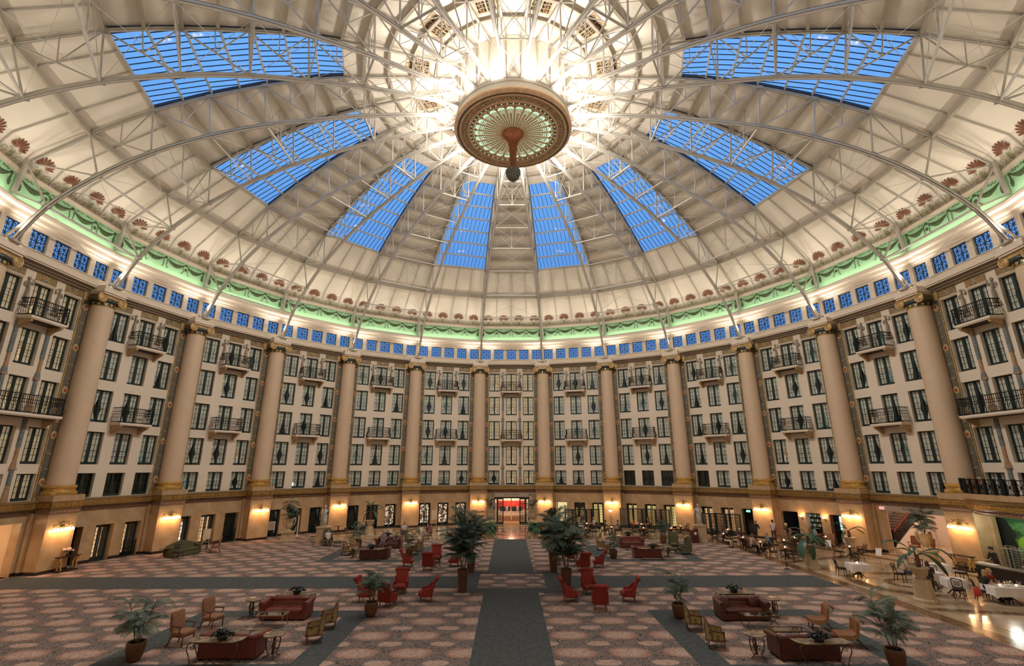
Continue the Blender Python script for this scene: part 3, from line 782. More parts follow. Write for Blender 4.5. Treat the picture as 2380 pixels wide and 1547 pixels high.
# ---- trussed ribs
def smooth_path(P_, sub=4):
    out = []
    for i in range(len(P_) - 1):
        p0 = P_[max(i - 1, 0)]; p1 = P_[i]; p2 = P_[i + 1]; p3 = P_[min(i + 2, len(P_) - 1)]
        for j in range(sub):
            t = j / sub
            out.append(tuple(.5 * ((2 * p1[q]) + (-p0[q] + p2[q]) * t + (2 * p0[q] - 5 * p1[q] + 4 * p2[q] - p3[q]) * t * t + (-p0[q] + 3 * p1[q] - 3 * p2[q] + p3[q]) * t ** 3) for q in range(2)))
    out.append(P_[-1]); return out
def V3(p, x=0.0): return (x, p[0], p[1])
def chord(pts, w, h):
    mb = MB()
    # channel: two webs and a top plate with lacing underneath
    pts = [Vector(V3(p)) for p in pts]; n = len(pts)
    fr = []
    for i in range(n):
        d = (pts[min(i + 1, n - 1)] - pts[max(i - 1, 0)]).normalized(); u = Vector((1, 0, 0)).cross(d); fr.append(u)
    for (xa, xb, ya, yb) in ((-w / 2, w / 2, -h / 2, -h / 2 + .03), (-w / 2, -w / 2 + .03, -h / 2, h / 2), (w / 2 - .03, w / 2, -h / 2, h / 2), (-w / 2, w / 2, h / 2 - .03, h / 2)):
        vs = []; fs = []
        for i in range(n):
            for (a, b) in ((xa, ya), (xb, ya), (xb, yb), (xa, yb)): vs.append(pts[i] + Vector((a, 0, 0)) + fr[i] * b)
        for i in range(n - 1):
            for q in range(4): fs.append((i * 4 + q, i * 4 + (q + 1) % 4, i * 4 + 4 + (q + 1) % 4, i * 4 + 4 + q))
        mb.add(vs, fs)
    return mb
lc = smooth_path(L); uc = smooth_path(U[1:], 2)
lower_me = chord(lc, .20, .20).mesh('lower_chord', steel_m)
um = chord(uc, .16, .15); um.bar(V3(U[1]), V3(U[0]), .2, .2); upper_me = um.mesh('upper_chord', steel_m)
webs = []; subs = []
def web(a, b, w=.09): webs.append(MB().bar(V3(a), V3(b), w, w * .8, up=(1, 0, 0)).mesh('strut', steel_m))
web(U[1], L[1], .1); web(U[0], L[1], .1); web(U[1], L[2]); web((29.3, 18.75), L[1], .12)
for k in range(2, 10):
    web(U[k], L[k], .09)
    if k < 9:
        web(U[k], L[k + 1], .075)
        mu = lerp(U[k], U[k + 1], .5); md = lerp(U[k], L[k + 1], .5)
        m = MB().bar(V3(mu), V3(md), .055, .05, up=(1, 0, 0)); m.bar(V3(md), V3(U[k + 1]), .055, .05, up=(1, 0, 0)); subs.append(m.mesh('secondary_strut', steel_m))
gus = MB()
for k in range(1, 10):
    for p in (U[k], L[k]): gus.add([(-.09, p[0] - .25, p[1] - .1), (-.09, p[0] + .25, p[1] - .1), (-.09, p[0] + .15, p[1] + .18), (-.09, p[0] - .15, p[1] + .18), (.09, p[0] - .25, p[1] - .1), (.09, p[0] + .25, p[1] - .1), (.09, p[0] + .15, p[1] + .18), (.09, p[0] - .15, p[1] + .18)], [(0, 1, 2, 3), (4, 7, 6, 5)])
gus = gus.mesh('gusset_plates', steel_m)
shoe = MB(); shoe.box(-.3, .3, 28.45, 29.2, 18.56, 18.64); shoe.box(-.12, .12, 28.55, 29.1, 18.64, 18.8); shoe = shoe.mesh('rib_shoe', steel_m)
for k in range(-12, 12):
    th = 15 * k + 7.5; kk = k + 1 if k >= 0 else -k
    where = f"{ORD[kk]} from the dome's centre line" if kk <= 8 else 'arching behind the viewer'
    o = thing('dome_rib', f"white steel trussed dome rib, {where}, {'dining' if k >= 0 else 'carpeted'} side", 'truss', (0, 0, 0), -R(th), 'trussed ribs of the dome', 'structure')
    put(lower_me, 'lower_chord', o); put(upper_me, 'upper_chord', o); put(gus, 'gusset_plates', o); put(shoe, 'rib_shoe', o)
    for q in webs: put(q, 'strut', o)
    for q in subs: put(q, 'secondary_strut', o)

# ---- cross bracing between the paired ribs (even bays)
def rb(p, s): a = R(7.5); return Vector((s * p[0] * math.sin(a), p[0] * math.cos(a), p[1]))
BR = []
def bmesh_(name, items): 
    m = MB()
    for a, b, w in items: m.bar(a, b, w, w)
    BR.append((name, m.mesh(name, steel_m)))
for k in range(1, 10): bmesh_('ring_strut', [(rb(L[k], -1), rb(L[k], 1), .10 if k in (1, 2, 3, 5, 7) else .06)])
for k in range(0, 9):
    bmesh_('cross_rods', [(rb(L[k], -1), rb(L[k + 1], 1), .02), (rb(L[k], 1), rb(L[k + 1], -1), .02)])
for k in (3, 5, 7):
    c0 = (rb(L[k], 1) + rb(L[k], -1)) / 2; c1 = (rb(U[k], 1) + rb(U[k], -1)) / 2
    bmesh_('portal_bracing', [(c0, c1, .07), (rb(U[k], -1), c0, .03), (rb(U[k], 1), c0, .03), (rb(L[k], -1), c1, .03), (rb(L[k], 1), c1, .03)])
for k in (4, 6, 8):
    bmesh_('portal_bracing', [(rb(L[k], -1), rb(U[k], 1), .03), (rb(L[k], 1), rb(U[k], -1), .03)])
c1 = Vector((0, 29.0, 24.0))
bmesh_('portal_bracing', [(rb(L[2], -1), c1, .05), (rb(L[2], 1), c1, .05)])
for k in range(-10, 13, 2):
    o = thing('rib_bracing', f"steel bracing tying two dome ribs together above {bay_name(k)}" if abs(k) < 8 else 'steel bracing between two dome ribs behind the viewer', 'bracing', (0, 0, 0), -R(15 * k), 'bracing between paired ribs', 'structure')
    for n_, q in BR: put(q, n_, o)

# ---- hub drum and stained-glass medallion with its pendant
hub = thing('hub_drum', 'cream cylinder joining all the dome ribs above the medallion', 'hub', (0, 0, 0))
MB().lathe([(3.95, 29.08), (3.95, 33.25)], 48, cap=False).obj('drum_side', shell_c, hub, smooth=True)
MB().lathe([(4.0, 29.6), (4.0, 29.8), (3.8, 29.8), (3.8, 29.6), (4.0, 29.6)], 48, cap=False).obj('compression_ring', steel_m, hub, smooth='auto')
med = thing('ceiling_medallion', 'round openwork medallion of mint glass in gilt and dark rings at the crown', 'medallion', (0, 0, 28.8))
wood_m = M('copper_brown', (0.66, 0.42, 0.25), 0.4, metal=.2, var=.15, vscale=3)
MB().lathe([(3.98, .34), (4.08, .3), (4.12, .2), (4.10, .1), (4.0, .05), (3.97, -.03), (3.93, -.05), (3.9, 0)], 72, cap=False).obj('outer_cove', wood_m, med, smooth=True)
MB().lathe([(3.9, .0), (3.75, .0)], 72, cap=False).obj('dark_ring', ornament_m, med)
MB().lathe([(3.76, .0), (3.72, -.06), (3.66, -.07), (3.62, 0)], 72, cap=False).obj('inner_moulding', wood_m, med, smooth=True)
orn2 = ramp_mat('carved_bronze_ring', [(0.4, (0.26, 0.18, 0.10)), (0.5, (0.58, 0.42, 0.25)), (0.6, (0.85, 0.64, 0.42))], 7, rough=.4, detail=6, dist=2.5, bump=1.0)
mb = MB().lathe([(3.62, .02), (3.2, .02)], 72, cap=False)
for i in range(72):
    a = 2 * PI * i / 72; c = Vector((math.cos(a) * 3.41, math.sin(a) * 3.41, 0)); mb.T = Matrix.Translation(c) @ Matrix.Rotation(a, 4, 'Z')
    mb.tube([(-.16, -.08, 0), (-.05, .1, -.03), (.08, -.06, -.03), (.16, .1, 0)], [.02, .04, .04, .02], 5)
mb.T = None; mb.obj('carved_ring', orn2, med)
MB().lathe([(3.2, .02), (3.17, -.07), (3.08, -.09), (3.02, 0)], 72, cap=False).obj('inner_moulding', wood_m, med, smooth=True)
MB().lathe([(3.02, .0), (2.9, .0)], 72, cap=False).obj('bead_ring', ornament_m, med)
mb = MB()
for i in range(48):
    a = 2 * PI * i / 48; mb.sph((math.cos(a) * 2.96, math.sin(a) * 2.96, -.02), .035, 6, 4)
mb.obj('glass_beads', M('mint_bead', (0.4, 0.9, 0.6), .2, emit=(0.45, 0.95, 0.65), estr=1.0), med)
gilt2 = M('tracery_gilt', (0.70, 0.44, 0.24), 0.45, metal=.2)
MB().lathe([(2.9, .0), (2.88, -.05), (2.78, -.05), (2.76, .02)], 72, cap=False).obj('rim', gilt2, med, smooth=True)
MB().lathe([(2.78, .06), (.1, .06)], 48, cap=False).obj('mint_glass', M('mint_glass', (0.25, 0.45, 0.33), .3, emit=(0.62, 0.90, 0.66), estr=.85, var=.3, vscale=2), med)  # emission stands for light from behind the glass
pt = MB(); n = 26; ha = PI / n
def pp(r, a): return (r * math.cos(a), r * math.sin(a), 0)
pt.mi = 0
for s in (-1, 1): pt.bar(pp(.55, s * ha), pp(2.5, s * ha * .98), .07, .06)
arc = [pp(2.5, -ha)] + [(2.52 + .2 * math.cos(t), .26 * math.sin(t) * 1.0, 0) for t in [(-PI / 2) + PI * i / 8 for i in range(9)]] + [pp(2.5, ha)]
pt.tube(arc, .035, 4, cap=False)
pt.add([pp(2.5, -ha), (2.52, -.24, .02), (2.66, -.18, .02), pp(2.8, -ha)], [(0, 1, 2, 3)]); pt.add([pp(2.5, ha), (2.52, .24, .02), (2.66, .18, .02), pp(2.8, ha)], [(0, 1, 2, 3)])
pt.mi = 1
pt.add([pp(.5, -.03), pp(2.0, -.034), (2.2, 0, .02), pp(2.0, .034), pp(.5, .03)], [(0, 1, 2, 3, 4)])
for i in range(13):
    r = .75 + i * .135; w_ = r * math.tan(ha)
    pt.bar((r, -w_, 0), (r, w_, 0), .04, .03); pt.bar((r, 0, 0), (r + .1, w_ * .9, 0), .012, .02); pt.bar((r, 0, 0), (r + .1, -w_ * .9, 0), .012, .02)
pt.tube([(2.42 + .1 * math.cos(t * PI / 4), .1 * math.sin(t * PI / 4), 0) for t in range(9)], .018, 4, cap=False)
pt = pt.mesh('tracery_petal', [gilt2, M('tracery_brown', (0.70, 0.46, 0.27), .5)])
for i in range(n): put(pt, 'tracery_petal', med, (0, 0, 0), 2 * PI * i / n + .04)
pend = thing('ceiling_pendant', 'fluted copper stem hanging from the medallion with a studded half globe', 'pendant', (0, 0, 28.8))
cop = M('copper_stem', (0.42, 0.15, 0.06), .35, metal=.4, var=.2, vscale=8)
mb = MB(); prof = [(.70, .0), (.72, -.08), (.66, -.15), (.55, -.3), (.42, -.5), (.33, -.75), (.26, -1.1), (.22, -1.6), (.20, -2.3), (.19, -2.9), (.21, -2.95)]
mb.lathe(prof, 26)
for i in range(26):
    a = 2 * PI * i / 26; mb.tube([(r * math.cos(a), r * math.sin(a), z) for r, z in prof], .02, 4); mb.sph((.70 * math.cos(a), .7 * math.sin(a), -.04), .06, 6, 4)
mb.obj('stem', cop, pend, smooth=True)
mb = MB().lathe([(.05, -2.9), (.42, -2.92), (.48, -2.98), (.49, -3.1), (.44, -3.35), (.32, -3.6), (.16, -3.76), (0.01, -3.8)], 24)
for j, (r, z) in enumerate([(.49, -3.05), (.47, -3.25), (.39, -3.48), (.25, -3.67)]):
    m_ = int(26 * r / .49)
    for i in range(m_): a = 2 * PI * i / m_; mb.box(r * math.cos(a) - .025, r * math.cos(a) + .025, r * math.sin(a) - .025, r * math.sin(a) + .025, z - .05, z + .05)
mb.obj('globe', M('globe_verdigris', (0.16, 0.17, 0.12), .4, metal=.3, var=.3, vscale=9), pend)

# ---- lights of the dome
for k in range(-12, 12):
    th = 15 * k + 7.5
    for s in (-1, 1):
        p = bp(th, s * .48, 28.72, 18.74)
        vis = -8 <= k < 8
        if vis:
            kk = k + 1 if k >= 0 else -k
            t = thing('uplight', f"glowing uplight on the {ORD[kk]} column capital, {'dining' if k >= 0 else 'carpeted'} side, {'inner' if (s < 0) == (k >= 0) else 'outer'} edge", 'lamp', bp(th, s * .48, 28.72, 18.56), -R(th), 'uplights on the capitals')
            MB().lathe([(.10, 0), (.10, .05), (.13, .16), (.12, .18)], 10, cap=False).obj('housing', steel_m, t)
            MB().lathe([(.11, .15), (.09, .17), (0.01, .18)], 10, cap=False).obj('lens', bulb_m, t)
    a1_ = bp(th, 0, 25.0, 27.0)
    for s in (-1, 1): point('uplight_beam', bp(th, s * .55, 28.85, 18.85), P_UP, WARM, .1, 112, bp(th, s * 2.4, 25.4, 25.5), .6)
for i in range(12):
    a = 2 * PI * (i + .5) / 12
    point('hub_light', (5.0 * math.cos(a), 5.0 * math.sin(a), 29.0), P_HUB, (1, .92, .82), .25, 170, (7.5 * math.cos(a), 7.5 * math.sin(a), 33), .4)

for k in range(-11, 13):   # strip lamps laid in the cove behind the drum cornice
    th = 15 * k; d = bpy.data.lights.new('cove_light', 'AREA'); d.shape = 'RECTANGLE'; d.size = 7.0; d.size_y = .08; d.energy = P_COVE; d.color = (1, .9, .72)
    o = bpy.data.objects.new('cove_light', d); C.objects.link(o); o.location = bp(th, 0, 28.98, 21.5)
    v = Vector(bp(th, 0, 29.4, 23.2)) - Vector(o.location); o.rotation_euler = (v.to_track_quat('-Z', 'Y').to_euler())
    q = v.to_track_quat('-Z', 'X'); o.rotation_euler = q.to_euler(); d.size, d.size_y = .08, 7.0
# ================================================================== FLOOR
def carpet_mat():
    m = bpy.data.materials.new('patterned_carpet'); m.use_nodes = True; n = m.node_tree; b = n.nodes['Principled BSDF']; b.inputs['Roughness'].default_value = .95; b.inputs['Specular IOR Level'].default_value = .1
    N = n.nodes.new; K = n.links.new
    def math_(op, a, b_=None, c=None):
        x = N('ShaderNodeMath'); x.operation = op
        for i, v in enumerate((a, b_, c)):
            if v is None: continue
            if hasattr(v, 'is_output'): K(v, x.inputs[i])
            else: x.inputs[i].default_value = v
        return x.outputs[0]
    t = N('ShaderNodeTexCoord'); s = N('ShaderNodeSeparateXYZ'); K(t.outputs['Object'], s.inputs[0])
    nz = N('ShaderNodeTexNoise'); nz.inputs['Scale'].default_value = 2.6; nz.inputs['Detail'].default_value = 3; K(t.outputs['Object'], nz.inputs['Vector'])
    nd = N('ShaderNodeTexNoise'); nd.inputs['Scale'].default_value = 7; nd.inputs['Detail'].default_value = 6; nd.inputs['Distortion'].default_value = 2.2; K(t.outputs['Object'], nd.inputs['Vector'])
    warp = math_('ADD', math_('MULTIPLY', math_('SUBTRACT', nz.outputs['Fac'], .5), .9), math_('MULTIPLY', math_('SUBTRACT', nd.outputs['Fac'], .5), 1.1))
    def medal(ox, oy, rx, ry, px, py):
        u = math_('SUBTRACT', math_('WRAP', math_('ADD', s.outputs['X'], px / 2 - ox), px, 0.0), px / 2)
        v = math_('SUBTRACT', math_('WRAP', math_('ADD', s.outputs['Y'], py / 2 - oy), py, 0.0), py / 2)
        a = math_('POWER', math_('ABSOLUTE', math_('DIVIDE', u, rx)), 2.4); c = math_('POWER', math_('ABSOLUTE', math_('DIVIDE', v, ry)), 2.4)
        return math_('ADD', math_('ADD', a, c), warp)
    d1 = medal(2.05, -9.72, .74, .50, 1.9, 1.795); d2 = medal(3.0, -8.82, .46, .25, 1.9, 1.795)
    def ramp(f, stops):
        r = N('ShaderNodeValToRGB'); e = r.color_ramp.elements
        while len(e) < len(stops): e.new(.5)
        for i, (p, c) in enumerate(stops): e[i].position = p; e[i].color = (*c, 1)
        K(f, r.inputs[0]); return r.outputs[0]
    def mix(f, a, b_):
        x = N('ShaderNodeMix'); x.data_type = 'RGBA'; K(f, x.inputs[0]); K(a, x.inputs[6]); K(b_, x.inputs[7]); return x.outputs[2]
    ground = ramp(nd.outputs['Fac'], [(.36, (0.060, 0.052, 0.050)), (.46, (0.12, 0.10, 0.092)), (.505, (0.40, 0.33, 0.28)), (.54, (0.12, 0.095, 0.088)), (.60, (0.30, 0.20, 0.165)), (.68, (0.10, 0.08, 0.075))])
    rose = ramp(nd.outputs['Fac'], [(.38, (0.22, 0.12, 0.09)), (.47, (0.38, 0.19, 0.145)), (.55, (0.48, 0.31, 0.24)), (.64, (0.27, 0.14, 0.11))])
    inner = ramp(nd.outputs['Fac'], [(.36, (0.30, 0.19, 0.15)), (.47, (0.44, 0.29, 0.225)), (.54, (0.58, 0.45, 0.36)), (.64, (0.40, 0.25, 0.19))])
    f1 = ramp(d1, [(.0, (1, 1, 1)), (.35, (1, 1, 1)), (.6, (0, 0, 0))]); f2 = ramp(d1, [(.0, (1, 1, 1)), (.88, (1, 1, 1)), (.96, (0, 0, 0))]); f3 = ramp(d2, [(.0, (1, 1, 1)), (.8, (1, 1, 1)), (.95, (0, 0, 0))])
    c = mix(f3, ground, inner); c = mix(f2, c, rose); c = mix(f1, c, inner)
    K(c, b.inputs['Base Color'])
    return m
carp = carpet_mat()
grey_c = ramp_mat('grey_runner_carpet', [(0.4, (0.050, 0.060, 0.062)), (0.6, (0.078, 0.088, 0.088))], 6, rough=.95, detail=6)
marb = ramp_mat('pale_marble_floor', [(0.35, (0.40, 0.29, 0.18)), (0.5, (0.52, 0.39, 0.25)), (0.65, (0.60, 0.47, 0.32))], .7, rough=.12, detail=7, dist=1.0)
mosa = ramp_mat('brown_mosaic', [(0.35, (0.07, 0.035, 0.018)), (0.5, (0.17, 0.09, 0.045)), (0.62, (0.30, 0.19, 0.10))], 7, rough=.15, detail=5, dist=1.2)
goldst = M('ochre_marble_strip', (0.42, 0.26, 0.10), .12, var=.2, vscale=4)
fl = MB().lathe([(.1, 0), (33, 0)], 48, cap=False).obj('floor', marb, kind='structure', label='polished pale marble floor ringing the carpet')
def slab(nm, mat, x0, x1, y0, y1, z, par): return MB().box(x0, x1, y0, y1, z - .008, z).obj(nm, mat, par)
# the great carpet: square on the dining side and the far side, running to the wall on the other side
def clipped(x0, x1, y0, y1, n=24):
    return [(x0, y0), (x1, y0), (x1, y1), (x0, y1)]
cp_ = thing('carpet', 'huge rose and grey medallion carpet covering the hall floor', 'carpet')
pts = [(17.75, -23.5), (17.75, 17.65), (-14.6, 17.3)]
pts += [(-18.6, 17.6), (-19.0, 22.6)]
for d in range(0, 90, 3):
    th = -41 - d * 1.2
    if th < -143: break
    a = R(th); pts.append((29.75 * math.sin(a), 29.75 * math.cos(a)))
pts = [p for p in pts if not (p[0] < -19.5 and p[1] > 22.5 and False)]
m = MB(); k_ = len(pts); m.add([(p[0], p[1], .012) for p in pts] + [(p[0], p[1], 0.001) for p in pts], [tuple(range(k_))[::-1]] + [(i, (i + 1) % k_, (i + 1) % k_ + k_, i + k_) for i in range(k_)])
m.obj('patterned_field', carp, cp_)
Z1 = .02
for (x0, x1, y0, y1) in [(-1.57, 1.24, -24, 17.62), (-29.5, 17.7, -.4, 2.45), (-2.95, 2.75, -1.4, 3.76)]:
    slab('grey_band', grey_c, x0, x1, y0, y1, Z1 + (.001 if x0 < -20 else .002 if x0 < -2 else 0), cp_)
for (a, b, c, d) in [(-13.95, -6.45, -10.65, -4.55), (5.95, 13.3, -10.85, -4.6), (5.85, 13.3, 7.1, 13.9), (-13.6, -6.4, 7.1, 13.6)]:
    w_ = .95
    if c < 0: w1, w2 = 1.0, 1.0
    slab('grey_band', grey_c, a, b, d - .9, d, Z1, cp_); slab('grey_band', grey_c, a, b, c - .9, c, Z1, cp_) if c < 0 else slab('grey_band', grey_c, a, b, c, c + .75, Z1, cp_)
    slab('grey_band', grey_c, a, a + 1.0, c, d, Z1 - .001, cp_); slab('grey_band', grey_c, b - 1.0, b, c, d, Z1 - .001, cp_)
slab('carpet_inset', carp, -1.97, 1.73, -.45, 3.02, Z1 + .01, cp_)
# inlaid marble borders
inl = thing('floor_inlay', 'brown and ochre inlaid bands in the marble floor', 'inlay', kind='structure')
Z = .006
for x0, x1, mt in ((17.75, 17.85, goldst), (17.85, 18.55, mosa), (18.55, 18.62, goldst), (19.35, 19.42, goldst)): slab('inlaid_band', mt, x0, x1, -24, 18.2, Z, inl)
for y0, y1, mt in ((17.65, 17.75, goldst), (17.75, 18.45, mosa), (19.2, 19.27, goldst)): slab('inlaid_band', mt, -14.5, 17.7, y0, y1, Z + .001, inl)
def ring(nm, mat, c, r0, r1, z, n=48, par=inl): MB().lathe([(r0, z), (r1, z)], n, (c[0], c[1], 0), cap=False).obj(nm, mat, par)
for c in ((22.0, .35), (22.3, -14.0), (0.2, 23.2)):
    ring('inlaid_ring', mosa, c, 2.45, 3.05, Z + .002); ring('inlaid_ring', goldst, c, 2.38, 2.45, Z + .003); ring('inlaid_ring', goldst, c, 3.05, 3.12, Z + .003); ring('inlaid_ring', mosa, c, .9, 1.3, Z + .002)
for r0, r1, mt in ((27.0, 27.5, mosa), (26.9, 27.0, goldst), (27.5, 27.6, goldst), (29.1, 29.5, mosa), (24.9, 25.0, goldst)):
    MB().lathe([(r0, Z - .001), (r1, Z - .001)], 60, cap=False, a0=R(-62), a1=R(136)).obj('inlaid_ring', mt, inl)
for (ax, ay, bx, by) in ((18.6, 12.0, 21.0, 17.5), (18.6, 6.5, 25.5, 9.5), (18.7, -4.5, 26.5, -6.5), (8, 18.5, 10, 25.5), (-8, 18.5, -10, 25.5), (4.5, 18.5, 5.5, 26.5), (-4.5, 18.5, -5.5, 26.5)):
    MB().bar((ax, ay, Z), (bx, by, Z), .5, .004).obj('inlaid_band', mosa, inl)
# ================================================================== GROUND FLOOR OPENINGS
def door_mesh(w=1.22, h=2.36, rows=7, leafs=2):
    mb = MB(); x = w / 2
    mb.box(-x, -x + .07, -.02, .06, 0, h); mb.box(x - .07, x, -.02, .06, 0, h); mb.box(-x, x, -.02, .06, h - .07, h)
    for s in (-1, 1):
        a, b = sorted((s * .02, s * (x - .07)))
        mb.box(a, a + .09, 0, .05, 0, h - .07); mb.box(b - .09, b, 0, .05, 0, h - .07); mb.box(a, b, 0, .05, 0, .26); mb.box(a, b, 0, .05, h - .17, h - .07)
        mb.box((a + b) / 2 - .012, (a + b) / 2 + .012, .01, .04, .2, h - .1)
        for j in range(1, rows): z = .26 + (h - .43) * j / rows; mb.box(a, b, .01, .04, z - .012, z + .012)
    return mb.mesh('door_frame', dkgreen_m)
door_me = door_mesh(); dpane = pane_mesh(2.36, 1.22)
gate = MB()
for z in (.05, .5, 1.0): gate.bar((-.6, 0, z), (.6, 0, z), .03)
for i in range(9): gate.bar((-.6 + .15 * i, 0, .05), (-.6 + .15 * i, 0, 1.0), .016)
for s in (-1, 1):
    for cx, cz, r in ((.3, .75, .19), (.3, .28, .17), (.12, .52, .1), (.48, .52, .1)):
        gate.tube([(s * cx + r * (1 - t / 14) * math.cos(t * .8), 0, cz + r * (1 - t / 14) * math.sin(t * .8)) for t in range(12)], .014, 4, cap=False)
for s in (-1, 1): gate.box(s * .6 - .03, s * .6 + .03, -.03, .03, 0, 1.1)
gate = gate.mesh('iron_gate', iron_m)
books_m = ramp_mat('lit_bookshelves', [(0.3, (0.20, 0.07, 0.03)), (0.45, (0.75, 0.36, 0.16)), (0.6, (0.95, 0.62, 0.34)), (0.75, (0.35, 0.16, 0.10))], 3.2, emit=.9, mapscale=(6, 1, .8), detail=2)
blind_m = ramp_mat('lit_blinds', [(0.38, (0.35, 0.22, 0.06)), (0.52, (0.95, 0.68, 0.25)), (0.7, (1.0, 0.85, 0.45))], 2.4, emit=.8, mapscale=(5, 1, .15), detail=2)
shoplt_m = ramp_mat('bright_shop_shelves', [(0.40, (0.05, 0.02, 0.01)), (0.50, (0.35, 0.16, 0.07)), (0.58, (0.95, 0.75, 0.5)), (0.64, (1, .95, .85))], 3.0, emit=1.1, mapscale=(2.5, 1, 1.6), detail=5)
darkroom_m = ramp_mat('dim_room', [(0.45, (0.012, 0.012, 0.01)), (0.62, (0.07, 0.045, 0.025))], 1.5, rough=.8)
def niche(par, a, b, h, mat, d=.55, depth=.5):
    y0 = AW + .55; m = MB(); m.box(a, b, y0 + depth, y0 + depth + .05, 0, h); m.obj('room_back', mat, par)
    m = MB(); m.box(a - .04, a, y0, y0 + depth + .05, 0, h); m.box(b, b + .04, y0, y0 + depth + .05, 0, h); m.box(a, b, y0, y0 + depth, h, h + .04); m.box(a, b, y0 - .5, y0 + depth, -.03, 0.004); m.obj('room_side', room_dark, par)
MODES = {-5: ['open', 'books', 'books_gate'], -4: ['shop', 'books', 'dim_gate'], -3: ['dim', 'dim', 'curt_gate'], -2: ['curt_gate', 'curt_gate', 'shop_gate'], -1: ['shop_gate', 'shop', 'shop'],
         1: ['bare_yellow', 'dimyellow', 'blind'], 2: ['blind', 'blind', 'blind'], 3: ['orange', 'orange', 'dark_open'], -7: ['dim', 'dim', 'dim'], 7: ['dim', 'dim', 'dim']}
dn = 0
pos_n = lambda k, c: 'middle opening' if c == 1 else ('opening nearer the centre' if (c == 0) == (k > 0) else 'opening farther from centre')
for k, modes in MODES.items():
    for c, (md, (a, b)) in enumerate(zip(modes, GD)):
        dn += 1; xc = (a + b) / 2; th = 15 * k
        o = thing(f'door_{dn}', f"tall dark-green glazed doors, {pos_n(k, c)}, {bay_name(k)}", 'door', (0, 0, 0), -R(th), 'glazed doors round the hall', 'structure')
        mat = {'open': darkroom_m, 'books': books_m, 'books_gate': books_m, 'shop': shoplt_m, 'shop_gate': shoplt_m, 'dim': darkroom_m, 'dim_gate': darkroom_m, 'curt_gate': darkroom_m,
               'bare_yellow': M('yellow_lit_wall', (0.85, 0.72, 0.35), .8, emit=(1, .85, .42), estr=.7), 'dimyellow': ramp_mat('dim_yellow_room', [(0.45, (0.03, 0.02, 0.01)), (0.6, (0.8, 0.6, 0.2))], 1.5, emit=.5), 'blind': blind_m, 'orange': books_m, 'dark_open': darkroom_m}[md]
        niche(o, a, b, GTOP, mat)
        if md not in ('bare_yellow', 'dark_open', 'open'):
            put(door_me, 'door_frame', o, (xc, AW + .42, 0)); put(dpane, 'pane', o, (xc, AW + .45, 0))
        if md == 'open': 
            mb = MB(); mb.box(a + .02, a + .1, AW + .05, AW + .6, 0, 2.3); mb.obj('open_leaf', dkgreen_m, o)
        if 'gate' in md: put(gate, 'iron_gate', o, (xc, AW + .2, 0))
        if 'curt' in md or (k == -3 and c < 2):
            for s in (-1, 1):
                m = MB(); m.grid(8, 6, lambda u, v: (xc + s * (.04 + .3 * max(0, v - .35) ** 0.5 * 0 + (.58 - (.5 * (v if v > .45 else .9 - v))) * 0 + (.52 - .45 * abs(v - .45)) + (.06 + .3 * abs(v - .45)) * u - .0), AW + .62 + .02 * math.sin(u * 20), .3 + 2.0 * v)); m.obj('curtain', curt_m, o, smooth=True)

# low balcony in the open door of the shop row
# ---- central bay: the shop and its folding glazed doors
def glazed_leaf(w, h, rows=6):
    mb = MB(); mb.box(0, .12, -.03, .03, 0, h); mb.box(w - .12, w, -.03, .03, 0, h); mb.box(0, w, -.03, .03, 0, .22); mb.box(0, w, -.03, .03, h - .16, h); mb.box(0, w, -.03, .03, h * .76, h * .76 + .07)
    mb.box(w / 2 - .02, w / 2 + .02, -.015, .015, 0.2, h * .76)
    for j in range(1, rows): z = .22 + (h * .76 - .22) * j / rows; mb.box(.1, w - .1, -.015, .015, z - .014, z + .014)
    return mb.mesh('leaf_frame', dkgreen_m)
leafA = glazed_leaf(.72, 2.8); leafB = glazed_leaf(.45, 2.8)
fd = thing('door_50', 'open folding dark-green glazed doors of the golf course shop', 'door', (0, 0, 0), 0, None, 'structure')
for s in (-1, 1):
    m = put(leafA, 'door_leaf', fd, (s * 1.62 if s < 0 else .92, AW - .05, .02), -R(4) if s < 0 else R(4)); 
    g_ = MB().add([(0.1, 0, .2), (.62, 0, .2), (.62, 0, 2.66), (.1, 0, 2.66)], [(0, 1, 2, 3)]).mesh('pane', gl_win); put(g_, 'pane', m)
    m = put(leafB, 'door_leaf', fd, (-2.02 if s < 0 else 1.62, AW + .1, .02), R(10) * s); put(g_, 'pane', m, (0, 0, 0), 0, (.6, 1, 1))
MB().box(-2.05, 2.1, AW + .3, AW + .4, 2.75, 2.9).obj('head_rail', dkgreen_m, fd)
shop = thing('door_51', 'brightly lit golf shop interior with a red display behind the doorway', 'shop', kind='structure')
pinkw = M('shop_wall', (0.78, 0.62, 0.50), .6, emit=(1, .72, .52), estr=.18)  # slight emission paints the shop lighting into the wall
MB().box(-3.2, 3.2, 34.0, 34.1, 0, 3.0).obj('back_wall', pinkw, shop)
m = MB(); m.box(-3.2, -3.1, AW + .55, 34.1, 0, 3.0); m.box(3.1, 3.2, AW + .55, 34.1, 0, 3.0); m.box(-3.2, 3.2, AW + .55, 34.1, 3.0, 3.1); m.obj('side_walls', pinkw, shop)
MB().box(-2.05, 2.1, AW, 34, -.02, .008).obj('shop_floor', ramp_mat('shop_floor_stripes', [(0.3, (0.42, 0.24, 0.12)), (0.7, (0.60, 0.42, 0.26))], 1.5, 'WAVE', rough=.3, mapscale=(0, 1, 0)), shop)
MB().box(-1.7, 1.7, 33.9, 33.96, 1.25, 2.25).obj('red_backdrop', M('red_backdrop', (0.50, 0.025, 0.02), .6, emit=(1, .05, .03), estr=.12), shop)
